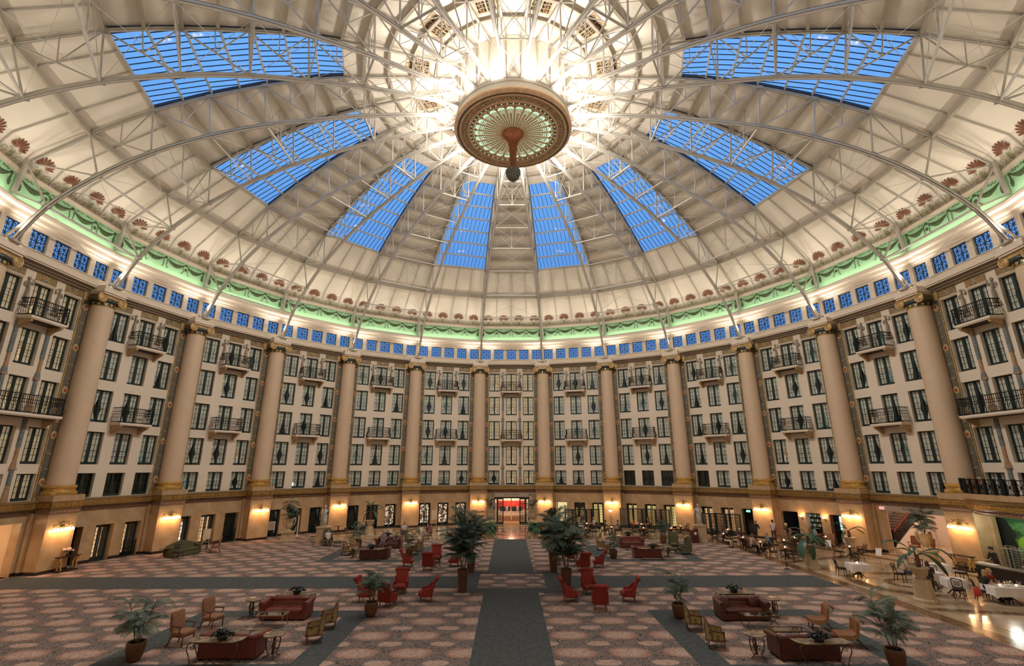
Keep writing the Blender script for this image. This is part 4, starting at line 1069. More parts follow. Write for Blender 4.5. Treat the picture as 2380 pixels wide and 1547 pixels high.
MB().box(-1.7, 1.7, 32.9, 33.9, .55, .8).obj('display_shelf', M('pale_wood', (0.66, 0.50, 0.36), .5), shop); MB().box(-1.6, 1.6, 33.2, 33.9, 0, .55).obj('display_base', M('pale_wood', (0.66, 0.50, 0.36), .5), shop)
MB().box(-.06, .06, AW + 1.6, AW + 1.75, .3, 2.9).obj('white_post', M('white_post', (0.85, .78, .68), .4), shop)
for i, x in enumerate((-1.2, -.85, -.5, -.3, .25, .5, .75, 1.1)):
    m = MB(); c = (0.28, .28, .3) if i in (2, 6) else (.02, .015, .015)
    m.pad((x, 33.6, 1.35), (.26, .2, .62), .6, 10, 6); m.pad((x - .14, 33.6, 1.3), (.09, .1, .5), .7, 6, 4); m.pad((x + .14, 33.6, 1.3), (.09, .1, .5), .7, 6, 4)
    m.obj('hanging_garment', M('garment_grey' if i in (2, 6) else 'garment_dark', c, .9), shop, smooth=True)
point('shop_light', (0, 32.2, 2.7), 130, (1, .78, .55), .3)

def inscription(txt, th, A, x, z, h, mat, par):
    c = bpy.data.curves.new('inscription', 'FONT'); c.body = txt; c.size = h * 1.4; c.extrude = .006; c.align_x = 'CENTER'; c.space_character = 1.15
    c.materials.append(mat); o = bpy.data.objects.new('inscription_tmp', c); C.objects.link(o); bpy.context.view_layer.update()
    me = bpy.data.meshes.new_from_object(o.evaluated_get(bpy.context.evaluated_depsgraph_get())); bpy.data.objects.remove(o)
    return put(me, 'inscription', par, (x, A, z), (PI / 2, 0, 0))
insc_m = M('cut_letters', (0.12, 0.085, 0.055), .6)
MB().box(-2.0, 2.05, AW - .02, AW, 2.92, 3.42).obj('lintel_panel', M('lintel_stone', (0.44, 0.36, 0.28), .5), walls[0])
inscription('GOLF COVRSE', 0, AW - .03, 0, 3.09, .17, insc_m, walls[0])
MB().box(-2.3, 2.0, AW - .02, AW, 3.0, 3.45).obj('lintel_panel', M('lintel_stone', (0.44, 0.36, 0.28), .5), walls[5])
inscription('CAVVVZA', 75, AW - .03, -.1, 3.16, .19, insc_m, walls[5])
# ---- exit signs
def exit_sign(th, x, A, z, col, label, txt='EXIT'):
    t = thing('exit_sign', label, 'sign', bp(th, x, A, z), -R(th))
    MB().box(-.17, .17, -.03, .02, -.1, .1).obj('sign_box', M('sign_white_' + label[:5].strip(), (.8, .75, .7) if col[0] > col[1] else (.05, .4, .3), .5, emit=(1, .55, .5) if col[0] > col[1] else (.1, .9, .6), estr=.7), t)
    c = inscription(txt, 0, -.035, 0, -.07, .13, M('sign_letters_' + label[:5].strip(), (.9, .05, .04) if col[0] > col[1] else (1, 1, 1), .5, emit=(1, .03, .02) if col[0] > col[1] else (1, 1, 1), estr=1.0), t); c.name = 'lettering'
    MB().box(-.03, .03, -.02, .02, .1, .3).obj('bracket', steel_m, t)
exit_sign(75, -2.25, AW - .1, 3.2, (1, 0, 0), 'red exit sign hung at the staircase opening')
exit_sign(45, 1.95, AW + .2, 2.16, (0, 1, 0), 'glowing green exit sign in the dark doorway beside the bar')

# ---- bay 4: the bar seen through its openings
bar = thing('door_60', 'dim bar room with lit shelves of bottles seen through three openings', 'bar', (0, 0, 0), -R(60), None, 'structure')
MB().box(-3.6, 2.6, 33.4, 33.5, 0, 3).obj('back_wall', M('bar_wall', (0.05, .03, .02), .6), bar)
m = MB(); m.box(-3.6, -3.5, AW + .55, 33.5, 0, 3); m.box(2.5, 2.6, AW + .55, 33.5, 0, 3); m.box(-3.6, 2.6, AW + .55, 33.5, 2.9, 3.0); m.obj('side_walls', M('bar_wall', (0.05, .03, .02), .6), bar)
for z in (.95, 1.35, 1.75): MB().box(-2.6, -.6, 33.1, 33.4, z, z + .03).obj('shelf', M('dark_wood', (0.045, 0.018, 0.01), .35), bar)
MB().box(-2.8, 2.4, 31.4, 31.9, 0, 1.05).obj('back_counter', M('dark_wood', (0.045, 0.018, 0.01), .35), bar)
MB().box(.3, 1.7, 33.2, 33.3, .9, 2.0).obj('television', M('bright_screen', (.5, .8, .8), .4, emit=(.55, .95, .95), estr=1.1), bar)
bt = MB().lathe([(.035, 0), (.035, .16), (.012, .21), (.012, .28)], 7)
bt_m = [bt.mesh('bottle', M(n_, c, .15, emit=c, estr=.5)) for n_, c in (('bottle_amber', (.5, .22, .05)), ('bottle_clear', (.7, .72, .7)), ('bottle_green', (.06, .22, .1)))]
for z in (.98, 1.38, 1.78):
    for i in range(13):
        put(bt_m[(i * 7 + int(z * 10)) % 3], 'bottle', None, bp(60, -2.5 + i * .15, 33.22, z), 0, label='bottle on the lit shelves behind the bar', cat='bottle', group='bottles behind the bar')
for x in (-.98, .95):
    t = thing('wall_sconce', f"small glowing wall light on the bar front, {'between first two' if x < 0 else 'between last two'} openings", 'lamp', bp(60, x, AW - .02, 2.05), -R(60), 'small wall lights by the bar')
    MB().prism([(-.02, -.25), (-.1, -.05), (-.12, 0), (0, 0), (0, -.25)], 'x', -.06, .06).obj('bracket', brass_m, t)
    MB().lathe([(.05, 0), (.16, .06), (.19, .09)], 12, (0, -.14, 0)).obj('glass_bowl', bulb2_m, t)
    point('sconce_light', bp(60, x, AW - .3, 2.3), 9, GOLD, .08)

# ---- bay 5: stair hall
sh_ = thing('door_61', 'pale lit stair hall with a marble staircase seen through the wide opening', 'stair hall', (0, 0, 0), -R(75), None, 'structure')
palew = M('stair_hall_wall', (0.82, 0.68, 0.56), .5)
MB().box(-9.0, 2.3, 37.6, 37.7, 0, 4.7).obj('back_wall', palew, sh_)
m = MB(); m.box(-9.1, -9.0, AW + .6, 37.7, 0, 4.7) if False else None; m.box(-9.1, -9.0, 34.3, 37.7, 0, 4.7); m.box(2.2, 2.3, AW + .5, 37.7, 0, 4.7); m.box(-9.1, 2.3, AW + .56, 37.7, 4.6, 4.7); m.box(-4.3, 2.3, AW + .56, AW + .62, 3.05, 4.7); m.box(-4.3, -2.45, AW + .56, AW + .62, 0, 3.1); m.box(-4.4, -4.3, AW + .56, 32.6, 0, 4.7); m.obj('side_walls', palew, sh_)
MB().prism([(-2.45, AW), (2.0, AW), (2.2, 37.6), (-9, 37.6), (-9, 34.3), (-4.3, 31.5)], 'z', -.02, .007).obj('hall_floor', marb, sh_)
tread_m = M('red_brown_tread', (.30, .13, .08), .3)
for i in range(15):   # flight rising away from the viewer
    y0 = 33.2 + .28 * i
    MB().box(-6.6, -4.4, y0, 37.6, .19 * i, .19 * (i + 1)).obj('stair_step', marb, sh_)
    MB().box(-6.6, -4.38, y0 - .03, y0 + .28, .19 * (i + 1) - .02, .19 * (i + 1) + .01).obj('stair_tread', tread_m, sh_)
m = MB().prism([(33.0, 0), (37.5, 3.06), (37.5, 0)], 'x', -4.42, -4.3); m.obj('stair_side_wall', M('stair_side', (0.84, 0.72, 0.62), .35), sh_)
MB().bar((-4.4, 33.1, 1.15), (-4.4, 37.3, 4.0), .09, .08).obj('handrail', M('red_wood', (.25, .05, .025), .3), sh_)
m = MB()
for i in range(36):
    q_ = i / 35; y = 33.15 + 4.1 * q_; z = .1 + 2.8 * q_; m.bar((-4.4, y, z), (-4.4, y, z + 1.0), .022); m.tube([(-4.4, y + .06 + .05 * math.cos(q), z + .5 + .16 * math.sin(q)) for q in range(7)], .014, 4, cap=False)
m.box(-4.46, -4.34, 33.0, 33.12, 0, 1.3); m.obj('baluster_panel', iron_m, sh_)
point('stair_hall_light', bp(75, -2.0, 33.6, 4.2), 230, (1, .82, .66), .4)
# ---- bay 6: curved bandstand ledge, mural and open kitchen
led = thing('wall_ledge', 'bowed gilt key-pattern ledge carrying the iron balustrade above the mural', 'ledge', (0, 0, 0), -R(90), None, 'structure')
def bowed(x): return 29.5 - 1.75 * (1 - (x / 3.9) ** 2) ** .5 if abs(x) < 3.9 else 29.5
prof = [(.55, 4.62), (0, 4.62), (0, 4.3), (.05, 4.28), (.05, 4.14), (.02, 4.12), (.1, 3.98), (.1, 3.72), (.2, 3.68), (.3, 3.62), (.34, 3.5), (.6, 3.4)]
nx = 36; vs = []
for i in range(nx + 1):
    x = -3.9 + 7.8 * i / nx; A = bowed(x)
    for d, z in prof: vs.append((x * (1 - d * .03), A + d, z))
q = len(prof)
for nm_, j0, j1, mt in (('ledge_face', 0, 3, stone_m), ('ledge_moulding', 3, 6, key_m), ('key_ground', 6, 7, key_m), ('leaf_moulding', 7, 11, dent_m)):
    m = MB(); m.add(vs, [(i * q + j, (i + 1) * q + j, (i + 1) * q + j + 1, i * q + j + 1) for i in range(nx) for j in range(j0, j1)]); m.obj(nm_, mt, led, smooth='auto')
m = MB(); k_ = MB(); greek_key(k_, -4.3, 4.3, 0, 3.86, .2, .34)
m.add([(x * .9, bowed(max(-3.85, min(3.85, x * .9))) + .1 + y, z) for x, y, z in k_.v], k_.f); m.obj('meander', gold_m, led)
m = MB()
for i in range(38):
    x = -3.7 + i * .2; A = bowed(x) + .3; m.pad((x, A, 3.57), (.12, .1, .12), .8, 6, 4)
m.obj('carved_leaves', M('leaf_relief', (0.40, 0.24, 0.17), 0.5), led)
MB().prism([(-3.85, 29.6)] + [(-3.85 + 7.7 * i / 24, bowed(-3.85 + 7.7 * i / 24) + .45) for i in range(25)] + [(3.85, 29.6)], 'z', 3.38, 3.6).obj('ledge_soffit', M('soffit_cream', (.5, .38, .25), .6), led)
bal = thing('balustrade', 'black iron balustrade with crossed panels on the bowed ledge', 'balustrade', (0, 0, 4.62), -R(90))
m = MB(); N_ = 26; P_ = [(-3.8 + 7.6 * i / N_, bowed(-3.8 + 7.6 * i / N_) + .12) for i in range(N_ + 1)]
for z in (.06, .84): 
    for a, b in zip(P_, P_[1:]): m.bar((*a, z), (*b, z), .07, .05)
m.obj('rails', iron_m, bal)
for i in range(0, N_ + 1, 2): MB().box(P_[i][0] - .06, P_[i][0] + .06, P_[i][1] - .06, P_[i][1] + .06, 0, .9).obj('post', iron_m, bal)
for i in range(0, N_, 2):
    a, b = P_[i], P_[i + 2]; m = MB()
    A_, B_ = Vector((*a, 0)), Vector((*b, 0)); c = (A_ + B_) / 2
    for z0, z1 in ((.08, .82), (.82, .08)): m.bar(A_ + Vector((0, 0, z0)), B_ + Vector((0, 0, z1)), .025)
    m.bar(A_ + Vector((0, 0, .45)), B_ + Vector((0, 0, .45)), .02); m.bar(c + Vector((0, 0, .08)), c + Vector((0, 0, .82)), .02)
    for t in (.2, .8): e = A_ + (B_ - A_) * t; m.bar(e + Vector((0, 0, .08)), e + Vector((0, 0, .82)), .02)
    m.sph(c + Vector((0, 0, .45)), .06, 8, 5); m.obj('crossed_panel', iron_m, bal)
mur = thing('mural', 'painted landscape mural of green hills and trees behind the kitchen', 'mural', (0, 0, 0), -R(90))
mm = bpy.data.materials.new('landscape_painting'); mm.use_nodes = True; n = mm.node_tree; b = n.nodes['Principled BSDF']; b.inputs['Roughness'].default_value = .8
def build_mural():
    N = n.nodes.new; K = n.links.new
    t = N('ShaderNodeTexCoord'); s = N('ShaderNodeSeparateXYZ'); K(t.outputs['Object'], s.inputs[0])
    def mt(op, a, c=None):
        x = N('ShaderNodeMath'); x.operation = op
        for i, v in enumerate((a, c)):
            if v is None: continue
            (K(v, x.inputs[i]) if hasattr(v, 'is_output') else setattr(x.inputs[i], 'default_value', v))
        return x.outputs[0]
    nz = N('ShaderNodeTexNoise'); nz.inputs['Scale'].default_value = 2.2; nz.inputs['Detail'].default_value = 8; nz.inputs['Distortion'].default_value = .6; K(t.outputs['Object'], nz.inputs['Vector'])
    w_ = mt('MULTIPLY', mt('SUBTRACT', nz.outputs['Fac'], .5), .8)
    def blob(cx, cz, rx, rz, soft=.08):
        a = mt('POWER', mt('DIVIDE', mt('SUBTRACT', s.outputs['X'], cx), rx), 2); c = mt('POWER', mt('DIVIDE', mt('SUBTRACT', s.outputs['Z'], cz), rz), 2)
        a2 = N('ShaderNodeMath'); a2.operation = 'MULTIPLY'; aa = mt('ABSOLUTE', mt('SUBTRACT', s.outputs['X'], cx)); 
        d = mt('ADD', mt('POWER', mt('ABSOLUTE', mt('DIVIDE', mt('SUBTRACT', s.outputs['X'], cx), rx)), 2), mt('POWER', mt('ABSOLUTE', mt('DIVIDE', mt('SUBTRACT', s.outputs['Z'], cz), rz)), 2))
        d = mt('ADD', d, w_); r = N('ShaderNodeMapRange'); r.inputs[1].default_value = 1.0 - soft; r.inputs[2].default_value = 1.0 + soft; r.inputs[3].default_value = 1; r.inputs[4].default_value = 0; K(d, r.inputs[0]); return r.outputs[0]
    def col(c): x = N('ShaderNodeRGB'); x.outputs[0].default_value = (*c, 1); return x.outputs[0]
    def mix(f, a, b_): x = N('ShaderNodeMix'); x.data_type = 'RGBA'; K(f, x.inputs[0]); K(a, x.inputs[6]); K(b_, x.inputs[7]); return x.outputs[2]
    r = N('ShaderNodeValToRGB'); e = r.color_ramp.elements; e[0].position = .42; e[0].color = (.012, .06, .02, 1); e[1].position = .62; e[1].color = (.10, .30, .09, 1); K(nz.outputs['Fac'], r.inputs[0])
    c = r.outputs[0]
    for args, cc in (((-.6, 2.5, .55, .3), (.08, .35, .42)), ((.6, 2.5, .6, .25), (.08, .30, .5)), ((-.9, 1.75, 1.3, .62), (.28, .55, .04)), ((.6, 1.55, 1.5, .45), (.45, .60, .12)), ((1.4, 1.15, 2.2, .33), (.02, .12, .16)), ((1.2, .85, 1.9, .3), (.18, .5, .36)), ((2.4, .95, .9, .35), (.12, .42, .6)), ((-3.0, 1.3, .75, 2.2), (.02, .025, .018)), ((0, 3.4, 3.5, .45), (.02, .12, .04))):
        c = mix(blob(*args), c, col(cc))
    K(c, b.inputs['Base Color'])
build_mural()
MB().box(-3.84, 3.84, 30.3, 30.36, 0.2, 3.42).obj('painted_canvas', mm, mur)
kr = thing('door_62', 'grey side walls and floor of the open kitchen niche', 'niche', (0, 0, 0), -R(90), None, 'structure')
m = MB(); m.box(-3.9, 3.9, 30.4, 30.5, 0, 3.6); m.obj('niche_walls', M('niche_olive', (.22, .20, .14), .7), kr)
point('mural_light', bp(90, .6, 28.6, 3.1), 60, (.95, 1, .9), .3); point('mural_light', bp(90, -1.9, 28.6, 3.1), 35, (.95, 1, .9), .3)
# ---- bay -6 alcove
al = thing('door_63', 'warm lit empty alcove at the end of the carpeted side', 'alcove', (0, 0, 0), R(90), None, 'structure')
m = MB(); m.box(-3.2, 3.2, 33.5, 33.6, 0, 3.3); m.box(-2.7, -2.6, AW + .5, 33.6, 0, 3.3); m.box(2.55, 2.65, AW + .5, 33.6, 0, 3.3); m.box(-2.7, 2.65, AW + .5, 33.6, 3.0, 3.1); m.obj('alcove_walls', M('alcove_plaster', (.72, .54, .36), .6), al)
m = MB().box(1.0, 1.0 + .5, AW + .6, AW + .7, 2.35, 2.75); m.obj('speaker', M('speaker_dark', (.03, .025, .02), .6), None, label='dark square loudspeaker hanging in the alcove', cat='speaker'); bpy.data.objects['speaker'].rotation_euler = (0, 0, R(90))
point('alcove_light', bp(-90, 0, 31.5, 2.6), 120, (1, .7, .42), .2)

# ================================================================== pier sconces
def sconce_proto():
    t = thing('wall_sconce', 'x', 'lamp')
    m = MB().pad((0, -.06, 0), (.3, .1, .42), .8, 12, 6); m.pad((0, -.1, .2), (.14, .08, .2), .8, 8, 4)
    m.obj('backplate', M('verdigris_gilt', (0.22, 0.17, 0.07), .45, metal=.4, var=.5, vscale=14), t, smooth=True)
    m = MB()
    for s in (-1, 1):
        m.tube([(0, -.08, 0), (s * .18, -.16, -.08), (s * .36, -.2, .04), (s * .52, -.2, .12), (s * .66, -.2, .02), (s * .62, -.2, -.08), (s * .54, -.2, -.04)], [.03, .028, .026, .026, .022, .018, .012], 6)
        m.tube([(0, -.08, .1), (s * .12, -.14, .24), (s * .26, -.17, .22), (s * .34, -.17, .12), (s * .28, -.17, .06)], [.024, .022, .02, .016, .012], 6)
        m.tube([(s * .2, -.15, .1), (s * .34, -.18, .26), (s * .46, -.18, .2)], [.02, .018, .01], 5)
        for x in (.12, .3, .48, .62): m.pad((s * x, -.19, .1 + .05 * math.sin(x * 9)), (.1, .05, .07), .9, 6, 4)
    m.obj('scroll_arms', M('verdigris_gilt', (0.22, 0.17, 0.07), .45, metal=.4, var=.5, vscale=14), t, smooth=True)
    for x in (-.58, -.36, -.16, .16, .36, .58):
        m = MB().lathe([(.02, 0), (.045, -.03), (.075, -.10), (.095, -.17), (.09, -.175), (.0, -.15)], 10, (x, -.22, -.1), cap=False); sh = m.obj('glass_shade', bulb2_m, t, smooth=True)
    return t
sp = sconce_proto()
for k in range(-7, 7):
    th = 15 * k + 7.5; kk = k + 1 if k >= 0 else -k
    loc = bp(th, 0, RC - .83, 2.72); lab = f"gilt scroll sconce with six glowing shades on {ORD[kk]} pier, {'dining' if k >= 0 else 'carpeted'} side"
    if k == -7: sp.location = loc; sp.rotation_euler = (0, 0, -R(th)); sp['label'] = lab; sp['group'] = 'sconces on the piers'
    else: dup(sp, loc, -R(th), lab, 'sconces on the piers')
    for s in (-1, 1): point('sconce_light', bp(th, s * .36, RC - 1.1, 2.45), P_SCONCE, GOLD, .07)
# added fill lamps under the crown, without fittings, to brighten walls and floor
for i in range(12):
    a = 2 * PI * (i + .5) / 12
    point('crown_fill', (5.6 * math.cos(a), 5.6 * math.sin(a), 28.55), P_WASH, (1, .90, .79), .5, 112, (29 * math.cos(a), 29 * math.sin(a), 7), .9)
# ================================================================== FURNITURE  (local: front faces -y)
redleather = M('red_leather', (0.17, 0.034, 0.026), .38, var=.12, vscale=5)
brownleather = M('brown_leather', (0.10, 0.028, 0.018), .33, var=.15, vscale=5)
tanleather = M('tan_leather', (0.26, 0.10, 0.04), .35, var=.12, vscale=5)
redvelvet = M('red_velvet', (0.27, 0.026, 0.013), .8, var=.12, vscale=6)
olive_f = M('olive_fabric', (0.105, 0.098, 0.045), .85, var=.15, vscale=8)
cream_f = ramp_mat('cream_damask', [(0.42, (0.24, 0.11, 0.055)), (0.56, (0.33, 0.17, 0.09)), (0.7, (0.20, 0.09, 0.045))], 16, rough=.8, detail=3)
yell_f = ramp_mat('yellow_brocade', [(0.0, (0.17, 0.10, 0.03)), (0.30, (0.20, 0.12, 0.035)), (0.36, (0.34, 0.25, 0.10)), (1, (0.38, 0.28, 0.125))], 5.5, 'VORONOI', rough=.8)
wood_r = M('red_brown_wood', (0.13, 0.045, 0.018), .35, var=.2, vscale=8)
wood_d = M('dark_mahogany', (0.035, 0.012, 0.007), .3, var=.2, vscale=8)
wood_t = M('table_mahogany', (0.20, 0.06, 0.022), .25, var=.25, vscale=7)
mtop = ramp_mat('brown_marble_top', [(0.35, (0.14, 0.09, 0.06)), (0.5, (0.26, 0.18, 0.12)), (0.62, (0.36, 0.27, 0.19))], 4, rough=.2, detail=6, dist=1)
giltiron = M('gilt_iron', (0.13, 0.075, 0.03), .4, metal=.6, var=.4, vscale=12)
linen = M('white_linen', (0.80, 0.74, 0.68), .8)
leg_h = .16
def legs4(t, w, d, h, r0, r1, mat, splay=.04, z0=0.0, cab=False):
    for sx in (-1, 1):
        for sy in (-1, 1):
            a = (sx * w, sy * d, h); b = (sx * (w + splay), sy * (d + splay), z0)
            m = MB()
            if cab: m.tube([a, (a[0] + sx * .03, a[1] + sy * .03, h * .65), (a[0] - sx * .01, a[1] - sy * .01, h * .3), b], [r0, r0 * .9, r1, r1 * 1.2], 7)
            else: m.tube([a, b], [r0, r1], 7)
            m.obj('leg', mat, t, smooth=True)
def chesterfield(mat, w=2.0, d=.92, cushions=2, label='x'):
    t = thing('chesterfield_sofa', label, 'sofa'); hw = w / 2
    MB().box(-hw + .06, hw - .06, -d / 2 + .04, d / 2 - .05, .08, .30).obj('base', mat, t)
    m = MB(); n = 15
    def bk(u, v):
        x = (-hw + .12) + (w - .24) * u; z = .30 + .43 * v
        y = .20 + .10 * v * v
        dm = 0
        r = 4; q = v * r; p = u * 11 + (.5 if int(round(q)) % 2 else 0)
        dist = math.hypot((p - round(p)) * 1.1, (q - round(q)) * 1.0)
        dm = .035 * math.exp(-(dist / .22) ** 2)
        return (x, y + dm - .02, z)
    m.grid(66, 20, bk); m.box(-hw + .08, hw - .08, .24, d / 2 - .06, .1, .70); m.obj('tufted_back', mat, t, smooth='auto')
    m = MB(); m.tube([(-hw + .02, .33, .69), (-hw * .5, .33, .69), (0, .33, .69), (hw * .5, .33, .69), (hw - .02, .33, .69)], .10, 14); m.obj('back_roll', mat, t, smooth=True)
    for s in (-1, 1):
        m = MB(); x = s * (hw - .10)
        m.box(*sorted((x - s * .10, x + s * .08)), -d / 2 + .05, d / 2 - .08, .1, .62)
        m.tube([(s * (hw - .07), -d / 2, .63), (s * (hw - .07), -.1, .64), (s * (hw - .07), .25, .68), (s * (hw - .08), .34, .69)], [.11, .105, .10, .10], 14)
        m.lathe([(.0, 0), (.1, .0), (.115, .02), (.1, .04)], 12, (0, 0, 0)) if False else None
        m.obj('arm', mat, t, smooth='auto')
    cw = (w - .42) / cushions
    for i in range(cushions):
        x = -(w - .42) / 2 + cw * (i + .5)
        MB().pad((x, -.10, .37), (cw - .01, .66, .17), .28, 20, 8).obj('seat_cushion', mat, t, smooth=True)
    for sx in (-1, 1):
        for sy in (-1, 1): MB().lathe([(.02, 0), (.04, .02), (.045, .06), (.03, .1)], 8, (sx * (hw - .12), sy * (d / 2 - .1), 0)).obj('foot', wood_d, t)
    return t
def slipper_chair():
    t = thing('red_armchair', 'x', 'armchair'); mat = redvelvet
    MB().pad((0, -.08, .36), (.62, .62, .20), .45, 20, 8).obj('seat', mat, t, smooth=True)
    m = MB(); P_ = []
    nx, nz = 12, 14
    def sur(off):
        def f(u, v):
            z = .30 + .74 * v; wd = .27 + .04 * abs(v - .35) if v < .35 else .27 + .085 * ((v - .35) / .65) ** 1.6
            x = (u - .5) * 2 * wd; y = .22 + .16 * v + .05 * v * v - .05 * (abs(u - .5) * 2) ** 2 * (1 - v) + off
            return (x, y, z)
        return f
    m.grid(nx, nz, sur(0)); m.grid(nx, nz, sur(.09)); 
    f0, f1 = sur(0), sur(.09)
    for s in (0, 1):
        m.grid(1, nz, lambda u, v: f0(s, v) if u < .5 else f1(s, v))
    m.obj('back', mat, t, smooth=True)
    m = MB(); m.tube([(-.38, .50, 1.03), (-.2, .49, 1.05), (0, .49, 1.06), (.2, .49, 1.05), (.38, .50, 1.03)], [.075, .085, .085, .085, .075], 12); m.obj('top_roll', mat, t, smooth=True)
    for s in (-1, 1):
        m = MB(); m.prism([(-.18, .28), (-.22, .52), (-.1, .55), (.12, .60), (.26, .78), (.34, .78), (.30, .28)], 'x', s * .27, s * .36); m.tube([(s * .315, -.2, .54), (s * .315, .1, .58), (s * .3, .26, .74)], .05, 8); m.obj('arm', mat, t, smooth='auto')
    MB().box(-.28, .28, -.3, .26, .24, .33).obj('seat_rail', mat, t)
    legs4(t, .23, .24, .26, .03, .018, wood_r, .04)
    return t
def gainsborough():
    t = thing('open_armchair', 'x', 'armchair')
    MB().pad((0, -.04, .42), (.62, .60, .15), .3, 20, 8).obj('seat', cream_f, t, smooth=True)
    m = MB(); m.T = Matrix.Translation((0, .27, .78)) @ Matrix.Rotation(R(-9), 4, 'X'); m.pad((0, 0, 0), (.60, .13, .70), .3, 20, 8); m.obj('back', cream_f, t, smooth=True)
    for s in (-1, 1):
        m = MB(); m.tube([(s * .29, .24, .68), (s * .33, 0, .67), (s * .34, -.2, .66)], [.025, .022, .028], 7); m.tube([(s * .34, -.19, .66), (s * .31, -.13, .52), (s * .30, -.16, .40)], [.024, .02, .024], 7); m.obj('arm', wood_r, t, smooth=True)
    MB().box(-.29, .29, -.3, .25, .31, .37).obj('seat_rail', cream_f, t)
    for sx in (-1, 1): MB().tube([(sx * .26, -.27, .34), (sx * .27, -.28, 0)], [.032, .022], 7).obj('leg', wood_r, t, smooth=True)
    for sx in (-1, 1): MB().tube([(sx * .25, .24, .34), (sx * .25, .28, .15), (sx * .26, .36, 0)], [.03, .025, .022], 7).obj('leg', wood_r, t, smooth=True)
    return t
def bergere():
    t = thing('bergere_chair', 'x', 'armchair')
    MB().pad((0, -.06, .40), (.58, .56, .15), .4, 20, 8).obj('seat_cushion', yell_f, t, smooth=True)
    m = MB(); prof = [(-.28, -.30, .58), (-.33, -.05, .60), (-.33, .14, .63), (-.31, .20, .78), (-.26, .27, .92), (-.13, .31, .99), (0, .32, 1.02)]
    pts = prof + [(-x, y, z) for x, y, z in prof[-2::-1]]
    bot = [(x * .95, y * .92 if y > 0 else y, .30) for x, y, z in pts]
    for off in (0, 1):
        sc_ = 1 - .07 * off
        vs = [(x * sc_, y * sc_, z - .01 * off) for x, y, z in pts] + [(x * sc_, y * sc_, z) for x, y, z in bot]; n = len(pts)
        m.add(vs, [(i, i + 1, i + 1 + n, i + n) for i in range(n - 1)])
    m.obj('back', yell_f, t, smooth=True)
    m = MB(); m.tube(pts, .024, 7); m.tube(bot, .024, 6); m.tube([pts[6], bot[6]], .018, 5) ; m.tube([pts[2], bot[2]], .018, 5); m.tube([pts[-3], bot[-3]], .018, 5)
    m.tube([pts[0], (-.27, -.26, .45), bot[0]], .022, 6); m.tube([pts[-1], (.27, -.26, .45), bot[-1]], .022, 6); m.bar((-.28, -.3, .30), (.28, -.3, .30), .05)
    m.obj('carved_frame', wood_r, t, smooth=True)
    legs4(t, .24, .24, .30, .026, .013, wood_r, .03, cab=True)
    return t
def scroll_chair():
    t = thing('scroll_back_chair', 'x', 'chair')
    side = [(-.42, .40), (-.36, .30), (-.1, .27), (.14, .30), (.25, .42), (.29, .65), (.31, .82), (.36, .90), (.44, .92), (.49, .86), (.45, .80)]
    m = MB(); path = [(-.42, .42), (-.2, .40), (.05, .40), (.19, .47), (.22, .62), (.235, .78), (.28, .90), (.36, .965), (.46, .95), (.51, .87), (.46, .82)]
    def f(u, v):
        k = v * (len(path) - 1); i = min(int(k), len(path) - 2); q = k - i; y = path[i][0] + (path[i + 1][0] - path[i][0]) * q; z = path[i][1] + (path[i + 1][1] - path[i][1]) * q
        a = (v * 14) % 2 / 2; d = .022 * math.exp(-((((u * 4) % 1 - .5) / .2) ** 2 + ((a - .5) / .25) ** 2))
        return ((u - .5) * .60, y + d, z - d)
    m.grid(20, 56, f); m.grid(2, 20, lambda u, v: ((u - .5) * .6, -.44 + .02 * math.sin(v * PI), .28 + .14 * v)); m.obj('tufted_seat_and_back', tanleather, t, smooth=True)
    for s in (-1, 1):
        m = MB(); m.prism(side[:7] + [(.24, .88), (.20, .62), (.17, .48), (.05, .41), (-.2, .41)], 'x', s * .28, s * .33); m.tube([(s * .305, y, z) for y, z in side], .028, 7); m.obj('scrolled_side', M('tan_wood', (.36, .20, .09), .4), t, smooth='auto')
    for sx in (-1, 1): MB().tube([(sx * .25, -.3, .3), (sx * .25, -.33, .15), (sx * .26, -.36, 0)], [.03, .022, .018], 7).obj('leg', wood_d, t, smooth=True)
    for sx in (-1, 1): MB().tube([(sx * .25, .18, .32), (sx * .26, .32, .16), (sx * .27, .50, 0)], [.034, .026, .02], 7).obj('leg', wood_d, t, smooth=True)
    return t
def spiral(m, c, r0, turns, sgn, a0, rad, plane='xz', n=16):
    pts = []
    for i in range(n):
        q = i / (n - 1); a = a0 + sgn * turns * 2 * PI * q; r = r0 * (1 - .8 * q)
        pts.append((c[0] + r * math.cos(a), c[1], c[2] + r * math.sin(a)) if plane == 'xz' else (c[0], c[1] + r * math.cos(a), c[2] + r * math.sin(a)))
    m.tube(pts, rad, 5)
def iron_side_table():
    t = thing('side_table', 'x', 'side table')
    MB().lathe([(.33, .70), (.36, .71), (.36, .74), (.34, .75)], 28).obj('marble_top', mtop, t, smooth='auto')
    m = MB()
    for i in range(3):
        m.T = Matrix.Rotation(2 * PI * i / 3 + .4, 4, 'Z')
        m.tube([(.24, 0, .70), (.27, 0, .5), (.24, 0, .28), (.14, 0, .14), (.16, 0, .08), (.28, 0, .03), (.32, 0, .0)], [.018, .02, .02, .02, .018, .018, .022], 6)
        spiral(m, (.14, 0, .52), .10, 1.2, 1, 0, .010); spiral(m, (.13, 0, .30), .10, 1.2, -1, PI, .010)
    m.T = None; m.lathe([(.0, .1), (.05, .12), (.03, .2), (.06, .35), (.03, .5), (.04, .62), (.0, .7)], 8); m.obj('scrolled_iron_base', giltiron, t, smooth=True)
    return t
